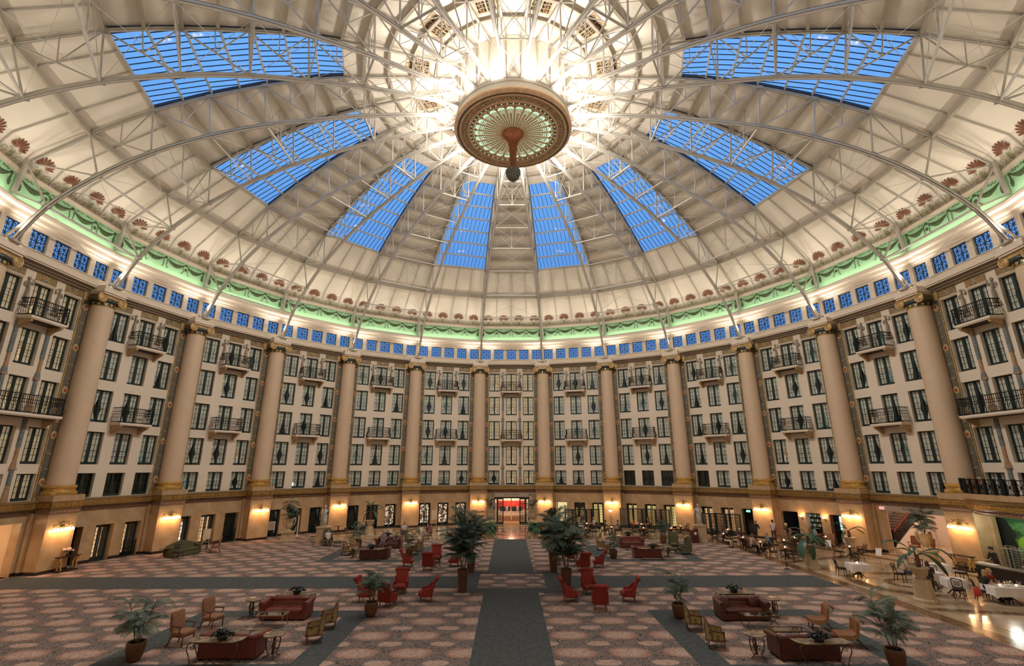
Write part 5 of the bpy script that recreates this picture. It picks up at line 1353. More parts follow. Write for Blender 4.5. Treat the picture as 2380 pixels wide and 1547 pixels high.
def console_table(w=1.75, d=.55):
    t = thing('console_table', 'x', 'console table'); x, y = w / 2, d / 2
    m = MB(); m.prism([(-x, y), (-x, -y * .2), (-x + .18, -y), (x - .18, -y), (x, -y * .2), (x, y)], 'z', .73, .765); m.obj('marble_top', mtop, t)
    m = MB(); m.tube([(-x + .01, y, .745), (-x + .01, -y * .2, .745), (-x + .18, -y, .745), (x - .18, -y, .745), (x - .01, -y * .2, .745), (x - .01, y, .745)], .018, 5)
    for s in (-1, 1):
        for yy in (-y + .08, y - .06):
            m.tube([(s * (x - .22), yy, .73), (s * (x - .06), yy, .66), (s * (x - .05), yy, .52), (s * (x - .17), yy, .30), (s * (x - .22), yy, .12), (s * (x - .12), yy, .02)], [.018, .02, .02, .018, .016, .022], 6)
            spiral(m, (s * (x - .22), yy, .58), .08, 1.2, s, PI / 2, .010)
    m.bar((-x + .3, -y + .08, .70), (x - .3, -y + .08, .70), .02)
    m.tube([(-x + .2, -y + .08, .14), (-x * .5, -y + .08, .07), (-.15, -y + .08, .12), (0, -y + .08, .2), (.15, -y + .08, .12), (x * .5, -y + .08, .07), (x - .2, -y + .08, .14)], .013, 5)
    for s in (-1, 1): spiral(m, (s * .12, -y + .08, .2), .07, 1.3, s, -PI / 2, .009); spiral(m, (s * .5, -y + .08, .15), .07, 1.2, -s, PI / 2, .009)
    m.obj('iron_frame', giltiron, t, smooth=True)
    return t
def glass_table(w=1.1, d=.56, h=.47, style=0):
    t = thing('coffee_table', 'x', 'coffee table'); x, y = w / 2, d / 2; mt = giltiron if style else M('pale_brass', (.42, .30, .16), .35, metal=.6)
    MB().box(-x + .03, x - .03, -y + .03, y - .03, h - .012, h).obj('glass_top', gl_top, t)
    m = MB()
    for a, b in (((-x, -y), (x, -y)), ((x, -y), (x, y)), ((x, y), (-x, y)), ((-x, y), (-x, -y))): m.bar((*a, h - .01), (*b, h - .01), .05, .035)
    m.obj('top_rim', mt, t)
    for sx in (-1, 1):
        for sy in (-1, 1):
            m = MB()
            if style: m.tube([(sx * (x - .04), sy * (y - .03), h - .03), (sx * (x - .16), sy * (y - .05), h * .6), (sx * (x - .02), sy * (y - .02), h * .3), (sx * (x - .1), sy * (y - .03), 0)], .016, 6)
            else: m.tube([(sx * (x - .03), sy * (y - .03), h - .03), (sx * (x - .06), sy * (y - .05), h * .5), (sx * (x - .0), sy * y, 0)], [.02, .013, .016], 6)
            m.obj('leg', mt, t, smooth=True)
    return t
def round_glass():
    t = thing('round_table', 'x', 'side table')
    MB().lathe([(.0, .545), (.37, .545), (.37, .557), (0, .557)], 30, cap=False).obj('glass_top', gl_top, t)
    MB().lathe([(.37, .53), (.39, .53), (.39, .56), (.37, .56), (.37, .53)], 30, cap=False).obj('top_rim', giltiron, t)
    for i in range(3):
        m = MB(); m.T = Matrix.Rotation(2 * PI * i / 3 - .5, 4, 'Z'); m.tube([(.33, 0, .53), (.2, 0, .44), (.08, 0, .3), (.12, 0, .14), (.24, 0, .1), (.28, 0, .0), (.33, 0, .03)], .016, 6); m.obj('leg', giltiron, t, smooth=True)
    return t
def wing_chair():
    t = thing('wing_chair', 'x', 'armchair')
    MB().box(-.32, .32, -.32, .34, .2, .36).obj('base', olive_f, t); MB().pad((0, -.08, .42), (.56, .62, .16), .3, 20, 8).obj('seat_cushion', olive_f, t, smooth=True)
    m = MB()
    def f(u, v):
        q = v * 4; p = u * 5 + (.5 if int(round(q)) % 2 else 0); dd = math.hypot(p - round(p), q - round(q)); return ((u - .5) * .64, .24 + .12 * v + .03 * math.exp(-(dd / .22) ** 2), .42 + .78 * v)
    m.grid(30, 24, f); m.grid(4, 4, lambda u, v: ((u - .5) * .68, .42 + .06 * v, .2 + 1.02 * v)); m.tube([(-.33, .41, 1.19), (0, .42, 1.23), (.33, .41, 1.19)], .06, 8); m.obj('tufted_back', olive_f, t, smooth='auto')
    for s in (-1, 1):
        m = MB(); m.prism([(.45, .25), (.47, 1.2), (.30, 1.17), (.10, 1.0), (.08, .68), (.18, .62), (.2, .25)], 'x', s * .31, s * .38); m.obj('wing', olive_f, t)
        m = MB(); m.box(*sorted((s * .30, s * .39)), -.32, .3, .2, .58); m.tube([(s * .35, -.34, .60), (s * .35, .25, .62)], .06, 10); m.obj('arm', olive_f, t, smooth='auto')
    legs4(t, .27, .28, .21, .03, .018, wood_d, .04)
    return t
def ottoman():
    t = thing('ottoman', 'x', 'ottoman'); MB().pad((0, 0, .34), (.62, .5, .2), .35, 18, 8).obj('cushion', olive_f, t, smooth=True); legs4(t, .22, .17, .27, .026, .015, wood_d, .03); return t
def lyre_chair(fab=None, h=.92):
    t = thing('dining_chair', 'x', 'chair'); fab = fab or M('dark_seat_leather', (.02, .016, .012), .5)
    MB().pad((0, -.02, .45), (.45, .44, .08), .4, 16, 6).obj('seat', fab, t, smooth=True); MB().box(-.21, .21, -.21, .19, .39, .43).obj('seat_frame', wood_d, t)
    for sx in (-1, 1): MB().tube([(sx * .19, -.19, .41), (sx * .2, -.2, 0)], [.022, .016], 5).obj('leg', wood_d, t); MB().tube([(sx * .19, .18, .43), (sx * .19, .26, 0)], [.022, .018], 5).obj('leg', wood_d, t)
    m = MB()
    for sx in (-1, 1): m.tube([(sx * .19, .19, .42), (sx * .19, .23, .68), (sx * .2, .29, h)], .019, 5)
    m.tube([(-.2, .29, h), (0, .31, h + .02), (.2, .29, h)], .022, 5); m.bar((-.19, .215, .56), (.19, .215, .56), .03)
    m.bar((-.18, .215, .56), (.18, .28, h - .02), .02, .035, up=(0, 1, 0)); m.bar((.18, .215, .56), (-.18, .28, h - .02), .02, .035, up=(0, 1, 0))
    m.tube([(.09 * math.cos(q * PI / 4), .245, .74 + .1 * math.sin(q * PI / 4)) for q in range(9)], .012, 4, cap=False)
    m.obj('crossed_back', wood_d, t); return t
def round_wood(r=.5, h=.74, ped=True):
    t = thing('dining_table', 'x', 'table')
    MB().lathe([(r - .02, h - .035), (r, h - .03), (r, h - .005), (r - .01, h)], 28).obj('table_top', wood_t, t, smooth='auto')
    MB().lathe([(.05, h - .04), (.09, h - .1), (.045, h - .2), (.05, .4), (.11, .28), (.06, .16)], 12).obj('pedestal', wood_d, t, smooth=True)
    for i in range(4):
        m = MB(); m.T = Matrix.Rotation(PI / 4 + PI / 2 * i, 4, 'Z'); m.tube([(.04, 0, .24), (.18, 0, .18), (.32, 0, .04), (.38, 0, .0)], [.035, .03, .025, .03], 6); m.obj('foot', wood_d, t, smooth=True)
    return t
def square_wood(w=.9, h=.74):
    t = round_wood(.1, h - .005); t.name = 'dining_table'; MB().box(-w / 2, w / 2, -w / 2, w / 2, h - .03, h).obj('board', wood_t, t); return t
def cloth_mesh(w, d, h, drop):
    m = MB(); n = 10
    ring = []
    for k, (s, z) in enumerate([(0.0, h), (1.0, h), (1.01, h - .02), (1.03, h - drop * .5), (1.06, h - drop)]):
        vs = []
        for i in range(48):
            a = 2 * PI * i / 48; c, s_ = math.cos(a), math.sin(a); q = 1 / max(abs(c), abs(s_)); x, y = c * q * w / 2, s_ * q * d / 2
            wob = 1 + (.035 * math.sin(a * 11) * (k >= 3)); cor = (.09 if abs(abs(c) - abs(s_)) < .18 and k >= 4 else 0)
            vs.append((x * s * wob if s else 0, y * s * wob if s else 0, z - cor * 1.2))
        ring.append(vs)
    vs = [p for r_ in ring for p in r_]; m.add(vs, [(j * 48 + i, j * 48 + (i + 1) % 48, (j + 1) * 48 + (i + 1) % 48, (j + 1) * 48 + i) for j in range(4) for i in range(48)])
    return m.mesh('tablecloth', linen, 'auto')
def white_table(x, y, rot, w, d, label):
    t = square_wood(min(w, d) * .9); t.location = (x, y, 0); t.rotation_euler = (0, 0, rot); tag(t, 'pedestal table under ' + label, 'table', None, 'cloth-covered dining tables')
    put(cloth_mesh(w, d, .755, .38), 'tablecloth', None, (x, y, 0), rot, label=label, cat='tablecloth', group='white tablecloths')
glass_b = MB().lathe([(.03, 0), (.03, .005), (.005, .01), (.005, .09), (.03, .12), (.036, .16), (.03, .2)], 8, cap=False).mesh('wine_glass', glass_mat('clear_glass', (.95, .95, .95), .35))
plate_b = MB().lathe([(.0, .004), (.08, .004), (.12, .016), (.12, .02), (.08, .01)], 14, cap=False).mesh('plate', M('china', (.85, .8, .75), .2))
cand_b = MB().lathe([(.035, 0), (.04, .07), (.03, .075), (.0, .05)], 8, cap=False).mesh('candle_cup', M('candle_glow', (1, .8, .5), .3, emit=(1, .62, .28), estr=7))
GL = {}
def tableware(x, y, z, n, where, r=.28, seed=0, cand=True):
    rg = random.Random(seed)
    for i in range(n):
        a = 2 * PI * i / n + rg.random(); px, py = x + r * math.cos(a), y + r * math.sin(a)
        put(glass_b, 'wine_glass', None, (px, py, z), label=f"stemmed wine glass on {where}", cat='glass', group=f"glasses on {where}")
        if i % 2 == 0: put(plate_b, 'plate', None, (x + r * .7 * math.cos(a + .5), y + r * .7 * math.sin(a + .5), z), label=f"white plate on {where}", cat='plate', group=f"plates on {where}")
    if cand: put(cand_b, 'candle_cup', None, (x, y, z), label=f"small glowing candle cup on {where}", cat='candle')

# ---- prototypes used the first time, copied afterwards
PROTO = {}
def place(key, fn, x, y, deg, label, group=None, z=0.0, scale=None):
    if key not in PROTO:
        o = fn(); PROTO[key] = o; o.location = (x, y, z); o.rotation_euler = (0, 0, R(deg)); o['label'] = label
        if scale: o.scale = (scale,) * 3
        if group: o['group'] = group
        return o
    return dup(PROTO[key], (x, y, z), R(deg), label, group, scale)
SG = 'sofas of the hall'
place('redsofa', lambda: chesterfield(redleather), -9.82, -5.62, 0, 'red tufted leather sofa facing the viewer between two palms, near carpeted quarter', SG)
place('redsofa', None, -9.75, -9.93, 180, 'red leather sofa seen from behind, half hidden by a marble console table', SG)
place('redsofa', None, 9.55, 13.0, 0, 'red tufted leather sofa beyond the dining-side palm, facing the viewer', SG)
place('redsofa', None, 9.62, 8.62, 180, 'red leather sofa with rolled arm behind the console beside green wing chairs', SG)
place('brsofa', lambda: chesterfield(brownleather, 2.06, .98, 1), 9.65, -5.87, 0, 'dark brown leather sofa with loose cushions facing the viewer', SG)
place('brsofa', None, 9.75, -10.2, 180, 'dark brown leather sofa seen from behind at the lower dining corner', SG)
place('brsofa', None, -9.78, 8.38, 180, 'brown leather sofa seen from behind with plant-topped console, far carpeted quarter', SG)
place('brsofa', None, -9.9, 13.05, 0, 'wine-brown tufted sofa where two people sit, far carpeted quarter', SG)
for i, (x, rr_) in enumerate(((9.35 + .9, 12), (8.95, -10))):
    put(MB().pad((0, 0, .2), (.42, .16, .40), .45, 16, 8).mesh('throw_cushion', brownleather, True), 'throw_cushion', None, (x, -5.85, .43), (R(-14), 0, R(rr_)), label=['square dark leather cushion leaning in the sofa corner by the side table', 'crumpled dark leather cushion at the sofa end by the palms'][i], cat='cushion')
AG = 'red armchairs in fours round small tables'
red = lambda x, y, d, l: place('redchair', slipper_chair, x, y, d, l, AG)
Q = ['front carpeted-side ring', 'far carpeted-side ring', 'front dining-side ring', 'far dining-side ring']
for q, ch in zip(Q, ([(-5.85, -1.45, 3), (-4.28, -2.95, -82), (-5.9, -3.92, 160), (-7.15, -3.0, 85)], [(-5.2, 6.65, 5), (-3.85, 5.45, -88), (-5.35, 4.35, 178), (-6.85, 5.4, 92)],
                     [(3.82, -1.72, 4), (5.5, -3.1, -98), (3.88, -4.42, 176), (2.68, -3.15, 96)], [(4.05, 6.95, 12), (5.5, 4.95, -96), (4.35, 4.0, -164), (2.8, 5.85, 90)])):
    for (x, y, d), w_ in zip(ch, ('facing the viewer', 'turned towards the runner' if x else '', 'with its back to the viewer', 'x')):
        side = 'turned towards the wall' 
        if w_.startswith('turned') or w_ == 'x':
            inner = (x > 0) == (abs(d + 90) > 60)
            w_ = 'on the runner side' if (abs(x) < 4.3 if abs(x) < 4.4 else False) or abs(x) < 3 else 'on the outer side'
        red(x, y, d, f"red velvet armchair {w_} of its table, {q}")
for (x, y), q in zip(((-5.62, -3.1), (-5.0, 5.35), (3.88, -2.98), (4.15, 5.35)), Q): place('rglass', round_glass, x, y, 20, f"round glass table on curled iron legs amid red armchairs, {q}", 'round glass tables')
cream = lambda x, y, d, l: place('cream', gainsborough, x, y, d, l, 'cream open armchairs')
cream(-12.25, -8.78, 80, 'cream damask open armchair nearest the big near palm'); cream(-12.27, -6.88, 77, 'cream damask open armchair beyond its twin, beside red sofa group')
by = lambda x, y, d, l: place('berg', bergere, x, y, d, l, 'yellow brocade chairs')
by(-7.48, -8.55, -73, 'yellow brocade chair seen from behind beside the grey band, near carpeted quarter'); by(-7.52, -7.02, -75, 'yellow brocade chair behind its twin, near carpeted quarter')
by(7.05, -7.35, 78, 'yellow brocade chair next to the leaning potted palm, near dining quarter'); by(7.12, -9.27, 78, 'yellow brocade chair closest to viewer, near dining quarter')
by(-7.2, 11.4, -75, 'yellow chair at far carpeted quarter behind the potted palm'); by(-7.28, 9.95, -75, 'yellow chair just behind the brown egg-shaped pot, far carpeted quarter')
by(6.85, 11.6, 78, 'yellow chair near far dining-side sofa, farther of two'); by(7.02, 10.1, 78, 'yellow chair partly hidden by palm, far dining quarter')
by(-12.15, 9.5, 80, 'yellow chair with tall back by the wooden tea table, far carpeted quarter'); by(-12.2, 11.3, 60, 'pale chair behind the tea table, far carpeted quarter')
sl = lambda x, y, d, l: place('scroll', scroll_chair, x, y, d, l, 'tan scroll-back chairs')
sl(12.1, -7.32, -106, 'tan tufted scroll-back chair, farther of the pair'); sl(12.02, -9.12, -106, 'tan tufted scroll-back chair, nearer of the pair by big palm pot')
st = lambda x, y, d, l: place('sidet', iron_side_table, x, y, d, l, 'round marble-topped iron side tables')
st(-11.32, -5.55, 0, 'round iron side table at the end of the front red sofa'); st(-8.3, -10.1, 40, 'round iron side table near camera beside the back-turned red sofa'); st(11.12, -5.7, 20, 'round iron side table beside the brown sofa arm')
st(8.12, -10.25, 60, 'round iron side table at the back-turned brown sofa'); st(-11.3, 8.35, 0, 'round iron side table beside the far brown sofa'); st(11.05, 8.45, 30, 'round iron side table beside green ottomans')
ct = lambda x, y, l, d=0: place('console', console_table, x, y, d, l, 'marble-topped iron consoles')
ct(-9.85, -4.8, 'marble console with dark plant behind the front red sofa'); ct(-9.92, -10.74, 'marble console with dark plant behind the back-turned red sofa'); ct(9.95, -4.76, 'marble console with dark plant behind the brown sofa'); ct(9.88, -11.1, 'marble console with dark plant closest to the viewer, dining quarter')
ct(-9.85, 7.5, 'marble console with dark plant at far carpeted quarter'); ct(9.65, 7.55, 'marble console with dark plant in front of the far red sofa back'); ct(-10.1, 13.95, 'console with plant behind the occupied sofa'); ct(9.6, 13.95, 'console with plant behind the far dining-side red sofa')
for i, (x, y, st_) in enumerate(((-9.92, -6.7, 0), (-9.65, -9.05, 0), (9.85, -7.02, 1), (10.0, -8.88, 1), (9.45, 11.75, 1), (-9.7, 11.6, 1))):
    place(f'coffee{st_}', lambda st_=st_: glass_table(1.08 if not st_ else 1.3, .56, .47, st_), x, y, 0, ['low glass table with slim brass legs before the front red sofa', 'low glass table hidden behind the back-turned red sofa', 'low glass table with curled iron legs before the brown sofa', 'low glass table behind the back-turned brown sofa', 'low table before the far dining-side red sofa', 'low table before the occupied far sofa'][i], 'glass coffee tables')
wg = lambda x, y, d, l: place('wing', wing_chair, x, y, d, l, 'olive wing chairs')
wg(12.75, 9.75, -95, 'olive wing chair in profile beside its ottoman'); wg(12.65, 11.9, -15, 'olive tufted wing chair facing the viewer'); wg(-15.25, 14.1, 25, 'olive wing chair where a man lounges by the pedestal')
place('otto', ottoman, 11.95, 10.0, 0, 'olive ottoman beside the round iron table', 'olive ottomans'); place('otto', None, 11.9, 11.4, 0, 'olive ottoman before the tufted wing chair', 'olive ottomans'); place('otto', None, -14.35, 13.9, 20, 'olive ottoman by the lounging man', 'olive ottomans')
# olive camelback sofa against the wall of the carpeted side
t = thing('camelback_sofa', 'olive camelback sofa with bolster against the carpeted-side wall', 'sofa', (-24.35, 9.85, 0), R(66))
MB().box(-1.1, 1.1, -.38, .36, .06, .34).obj('base', olive_f, t); MB().pad((0, -.08, .42), (1.9, .66, .16), .25, 20, 8).obj('seat_cushion', olive_f, t, smooth=True)
m = MB(); pts = [(-1.1 + 2.2 * i / 20, .72 + .26 * math.cos((i - 10) / 10 * PI / 2) ** 1.3) for i in range(21)]; m.prism(pts + [(1.1, .2), (-1.1, .2)], 'y', .24, .40); m.tube([(x, .32, z) for x, z in pts], .05, 8); m.obj('camel_back', olive_f, t, smooth='auto')
for s in (-1, 1): m = MB(); m.box(*sorted((s * 1.0, s * 1.12)), -.38, .3, .1, .62); m.tube([(s * 1.08, -.4, .64), (s * 1.08, .3, .68)], .08, 10); m.obj('arm', olive_f, t, smooth='auto')
MB().tube([(-.3, -.02, .56), (.3, -.02, .56)], .09, 12).obj('bolster', olive_f, t, smooth=True); MB().pad((-.85, 0, .58), (.18, .4, .34), .5, 12, 6).obj('end_cushion', olive_f, t, smooth=True)
def tripod_table():
    t = thing('tripod_table', 'x', 'side table'); MB().lathe([(.34, .64), (.36, .66), (.35, .67)], 22).obj('table_top', wood_d, t); MB().lathe([(.03, .64), (.05, .5), (.03, .4), (.06, .26), (.04, .2)], 10).obj('stem', wood_d, t, smooth=True)
    for i in range(3): m = MB(); m.T = Matrix.Rotation(2 * PI * i / 3, 4, 'Z'); m.tube([(.03, 0, .26), (.15, 0, .2), (.27, 0, .05), (.34, 0, .02)], .02, 6); m.obj('foot', wood_d, t, smooth=True)
    return t
place('tri', tripod_table, -25.0, 8.75, 0, 'small tripod table at the near end of the olive sofa', 'tripod tables'); place('tri', None, -23.75, 11.75, 0, 'small tripod table between olive sofa and tall chair', 'tripod tables')
place('cream', None, -22.7, 11.1, -60, 'tall brown open armchair beside the olive sofa', 'cream open armchairs'); 
place('dchair', lyre_chair, -23.75, 8.45, 80, 'low wooden chair in front of the olive sofa arm', 'dark wooden chairs')
place('tea', lambda: round_wood(.42, .66), -11.85, 10.0, 0, 'wooden tea table between yellow chairs, far carpeted quarter')
place('cafe', lambda: round_wood(.42, .74), -17.05, 21.9, 0, 'small round wooden table near the statue pedestal'); place('dchair', None, -16.35, 22.2, -70, 'wooden chair at the small round table behind the statue', 'dark wooden chairs')
for i, (x, y, d) in enumerate(((-7.55, 17.6, -20), (-9.95, 18.7, 10))): place('cream', None, x, y, d, ['pale armchair where the woman in purple sits', 'pale armchair where the man in white sits'][i], 'cream open armchairs')

# gilt console tables on the piers
def gilt_console():
    t = thing('gilt_console', 'x', 'console table'); MB().box(-.66, .66, -.24, .2, .84, .89).obj('top', wood_d, t); MB().box(-.62, .62, -.22, .2, 0, .09).obj('plinth', wood_d, t)
    for s in (-1, 1):
        for y in (-.16, .1):
            MB().tube([(s * .56, y, .84), (s * .6, y, .7), (s * .46, y, .5), (s * .50, y, .3), (s * .42, y, .15), (s * .5, y, .09)], [.07, .08, .055, .06, .045, .06], 8, flat=.8).obj('carved_leg', gold_m, t, smooth=True)
    return t
a = -82.0; place('gc', gilt_console, *bp(a, .35, 28.35)[:2], -a, 'gilt console table with flowers by the carpeted-side pier', 'gilt consoles'); place('gc', None, *bp(82.2, .1, 28.3)[:2], -82.2, 'gilt console table by the pier beside the kitchen', 'gilt consoles')
fl_ = thing('flower_vase', 'vase of pink and white flowers on the gilt console', 'flowers', (*bp(a, .3, 28.35)[:2], .89)); MB().lathe([(.06, 0), (.10, .06), (.08, .14), (.06, .16)], 10).obj('vase', M('vase_dark', (.03, .02, .015), .3), fl_)
rg = random.Random(3)
for i in range(20):
    an = rg.random() * 2 * PI; r_ = rg.random() * .26; MB().sph((r_ * math.cos(an) * 1.2, r_ * math.sin(an) * .7, .22 + rg.random() * .24), .055 + rg.random() * .025, 8, 5).obj('bloom', M(['bloom_pink', 'bloom_white'][i % 2], [(.75, .38, .30), (.8, .65, .55)][i % 2], .8), fl_)
m = MB()
for i in range(26): an = rg.random() * 2 * PI; r_ = .15 + rg.random() * .2; m.add([(0, 0, .15), (r_ * .6 * math.cos(an) - .02, r_ * .6 * math.sin(an), .3), (r_ * math.cos(an), r_ * math.sin(an), .2 + rg.random() * .2), (r_ * .6 * math.cos(an) + .02, r_ * .6 * math.sin(an), .26)], [(0, 1, 2, 3)])
m.obj('leaves', M('leaf_dark', (.03, .06, .02), .6), fl_)

# ---- dining furniture on the marble
DG = 'dark dining chairs on the marble'
dc = lambda x, y, d, l: place('dchair', None, x, y, d, l, DG)
def dining(x, y, r, dirs, where, ware=3, rot=0, high=False, sq=False):
    key = 'dt_sq' if sq else f'dt{r}'
    place(key, (lambda: square_wood(.9)) if sq else (lambda: round_wood(r)), x, y, rot, f"dark wooden table, {where}", 'wooden dining tables')
    for i, d in enumerate(dirs):
        a_ = R(d); px, py = x + (r + .30) * math.sin(a_), y + (r + .30) * math.cos(a_)
        nm = {0: 'far side', 90: 'dining-wall side', 180: 'viewer side', -90: 'runner side'}.get(int(round(d / 90.0)) * 90 if d < 170 else 180, 'corner')
        dc(px, py, -d, f"dark wooden chair at {nm} of table, {where}")
    if ware: tableware(x, y, .745, ware, f"table, {where}", r * .6, int(x * 7))
dining(6.85, 19.2, .5, (0, 75, 180, -80), 'first by folding screen')
dining(7.55, 22.9, .42, (90, -90), 'behind first screen table with two guests')
dining(9.45, 20.0, .45, (85, -85), 'second, below torch lamp')
dining(12.25, 19.1, .5, (5, 90, 182, -88), 'third, before second screen')
dining(12.85, 22.2, .42, (90, -90), 'at second screen with woman in red')
dining(16.2, 20.6, .5, (-60, 60, 170), 'near second torch lamp', 2)
dining(14.75, 18.9, .45, (-80, 10, 80), 'between wing chairs and second lamp', 2)
dining(17.95, 15.0, .42, (-70, 30, 170), 'by statue podium', 4, sq=True)
dining(18.55, 12.75, .45, (-80, 90, 20), 'where elderly couple sits', 4)
dining(18.75, 10.4, .45, (-85, 80, 185), 'where man in blue shirt sits', 4)
dining(19.25, 7.9, .5, (-75, 60, 175, 20), 'by the rope post at carpet edge', 4, sq=True)
dining(21.0, 11.2, .45, (-90, 60, 170), 'in second line from carpet', 3)
dining(23.9, 8.0, .5, (-70, 95, 180), 'by broad-leafed urn near the bar', 4)
dining(22.6, 12.6, .42, (-60, 60), 'before the bar', 3)
dining(25.4, 13.0, .42, (-90, 20), 'close to bar opening', 3)
dining(19.6, 17.9, .42, (0, 90), 'beside third screen', 2)
W_ = 'white-clothed table'
white_table(20.2, 1.95, R(-8), .95, .85, 'white tablecloth on the small square table nearest the carpet'); white_table(22.45, -.35, R(-15), 1.05, .9, 'white tablecloth where the couple sits'); white_table(24.75, 1.75, R(-12), 1.0, .85, 'white tablecloth behind the couple')
white_table(22.3, -2.05, R(-20), .85, .8, 'white tablecloth draped low behind the stone urn'); white_table(23.4, -3.7, R(-12), 1.6, .95, 'large white tablecloth crowded with glasses and guests')
tableware(20.2, 1.95, .76, 3, 'the small white table', .25, 1, True); tableware(22.45, -.35, .76, 5, 'the couple\'s white table', .3, 2); tableware(24.75, 1.75, .76, 4, 'the rear white table', .3, 3); tableware(23.1, -3.65, .76, 9, 'the large white table', .3, 4); tableware(23.8, -3.75, .76, 9, 'far half of large white table', .3, 5); tableware(22.3, -2.05, .76, 2, 'the draped white table', .2, 6, False)
for x, y, d, l in ((19.45, 2.35, 75, 'dark cross-back chair drawn up to the small white table'), (20.5, 2.75, 170, 'dark chair behind the small white table'), (21.7, .75, 30, 'dark chair of the man in beige'), (21.75, -1.25, 125, 'dark chair with white cloth over back where brunette sits'),
                   (23.1, .15, -40, 'dark cross-back chair beyond the couple'), (25.35, .95, -70, 'dark cross-back chair in front of the gilt console'), (24.1, 2.4, 160, 'dark chair at the rear white table'), (22.6, -3.15, 60, 'dark chair with red bag of the blonde in black'), (23.3, -2.85, 10, 'dark chair of the woman in dark red'), (24.5, -4.35, -100, 'dark chair of the man in navy'), (23.9, -4.6, -170, 'dark chair at near side of the large table'), (21.75, -2.9, 130, 'dark chair tucked behind the stone urn')): dc(x, y, d, l)
put(MB().pad((0, 0, 0), (.12, .3, .42), .7, 12, 8).mesh('handbag', M('red_bag', (.5, .05, .04), .6), True), 'handbag', None, (22.25, -3.32, .42), R(60), label='red bag hanging on the chair of the blonde woman', cat='bag')
# high-backed padded chairs along the bar
for i, (x, y, d) in enumerate(((22.5, 14.3, 60), (23.6, 15.6, 90), (24.9, 11.9, 70), (25.2, 10.2, 95))): place('cream', None, x, y, -d, ['padded tan armchair before the bar, by the standing man', 'padded tan armchair of the white-haired man', 'padded tan armchair close to bar opening', 'padded tan armchair of the guest in white cap'][i], 'padded armchairs by the bar')

# ---- folding glazed screens
def screen(pts, name_, k=0):
    t = thing('folding_screen', name_, 'screen', (0, 0, 0), 0, 'folding glazed screens')
    for a, b in zip(pts, pts[1:]):
        A_, B_ = Vector((*a, 0)), Vector((*b, 0)); L_ = (B_ - A_).length; an = math.atan2(B_.y - A_.y, B_.x - A_.x)
        m = MB(); h = 1.98; m.box(.01, .12, -.03, .03, 0, h); m.box(L_ - .12, L_ - .01, -.03, .03, 0, h); m.box(0, L_, -.03, .03, .06, .34); m.box(0, L_, -.03, .03, h - .09, h)
        m.box(L_ / 2 - .012, L_ / 2 + .012, -.012, .012, .3, h)
        for j in range(1, 6): z = .34 + (h - .43) * j / 6; m.box(.1, L_ - .1, -.012, .012, z - .012, z + .012)
        p = m.obj('screen_leaf', dkgreen_m, t, loc=tuple(A_), rot=an)
        m = MB()
        for q in range(2):
            for j in range(6):
                x0 = .12 + (L_ - .24) * q / 2; z0 = .34 + (h - .43) * j / 6; m.poly([(x0, .005, z0), (x0 + (L_ - .24) / 2, .005, z0), (x0 + (L_ - .24) / 2, .005, z0 + (h - .43) / 6), (x0, .005, z0 + (h - .43) / 6)])
        m.obj('frosted_panes', glass_mat('screen_glass', (.72, .62, .52), .3, .25), p)
screen([(5.6, 25.0), (6.4, 24.6), (7.1, 25.1), (7.8, 24.55), (8.45, 25.05), (9.2, 24.5)], 'dark-green folding glazed screen closest to the central doorway')
screen([(11.6, 25.9), (12.4, 25.4), (13.0, 25.8), (13.75, 25.0), (14.25, 25.3), (15.0, 24.4), (15.6, 24.6), (16.3, 23.8)], 'dark-green folding glazed screen between the two torch lamps')
screen([(18.3, 20.5), (18.9, 19.9), (19.5, 20.1), (20.1, 19.3), (20.6, 19.5), (21.2, 18.6)], 'dark-green folding glazed screen behind the statue')
# ---- torchere lamps
def torchere():
    t = thing('torchere_lamp', 'x', 'floor lamp'); MB().lathe([(.15, 0), (.15, .03), (.02, .06)], 16).obj('base', iron_m, t); MB().lathe([(.015, .05), (.015, 1.62)], 8).obj('pole', iron_m, t)
    MB().lathe([(.03, 1.6), (.10, 1.66), (.22, 1.80), (.21, 1.80)], 20, cap=False).obj('bowl_shade', M('torch_bowl', (1, .85, .6), .4, emit=(1, .66, .36), estr=6), t, smooth=True); return t
for i, (x, y) in enumerate(((10.55, 25.6), (17.4, 23.6))):
    place('torch', torchere, x, y, 0, ['torch lamp with glowing bowl before the second dining-side pier', 'torch lamp with glowing bowl before the third dining-side pier'][i], 'torch floor lamps'); point('torch_light', (x, y, 1.95), P_TORCH, GOLD, .1)
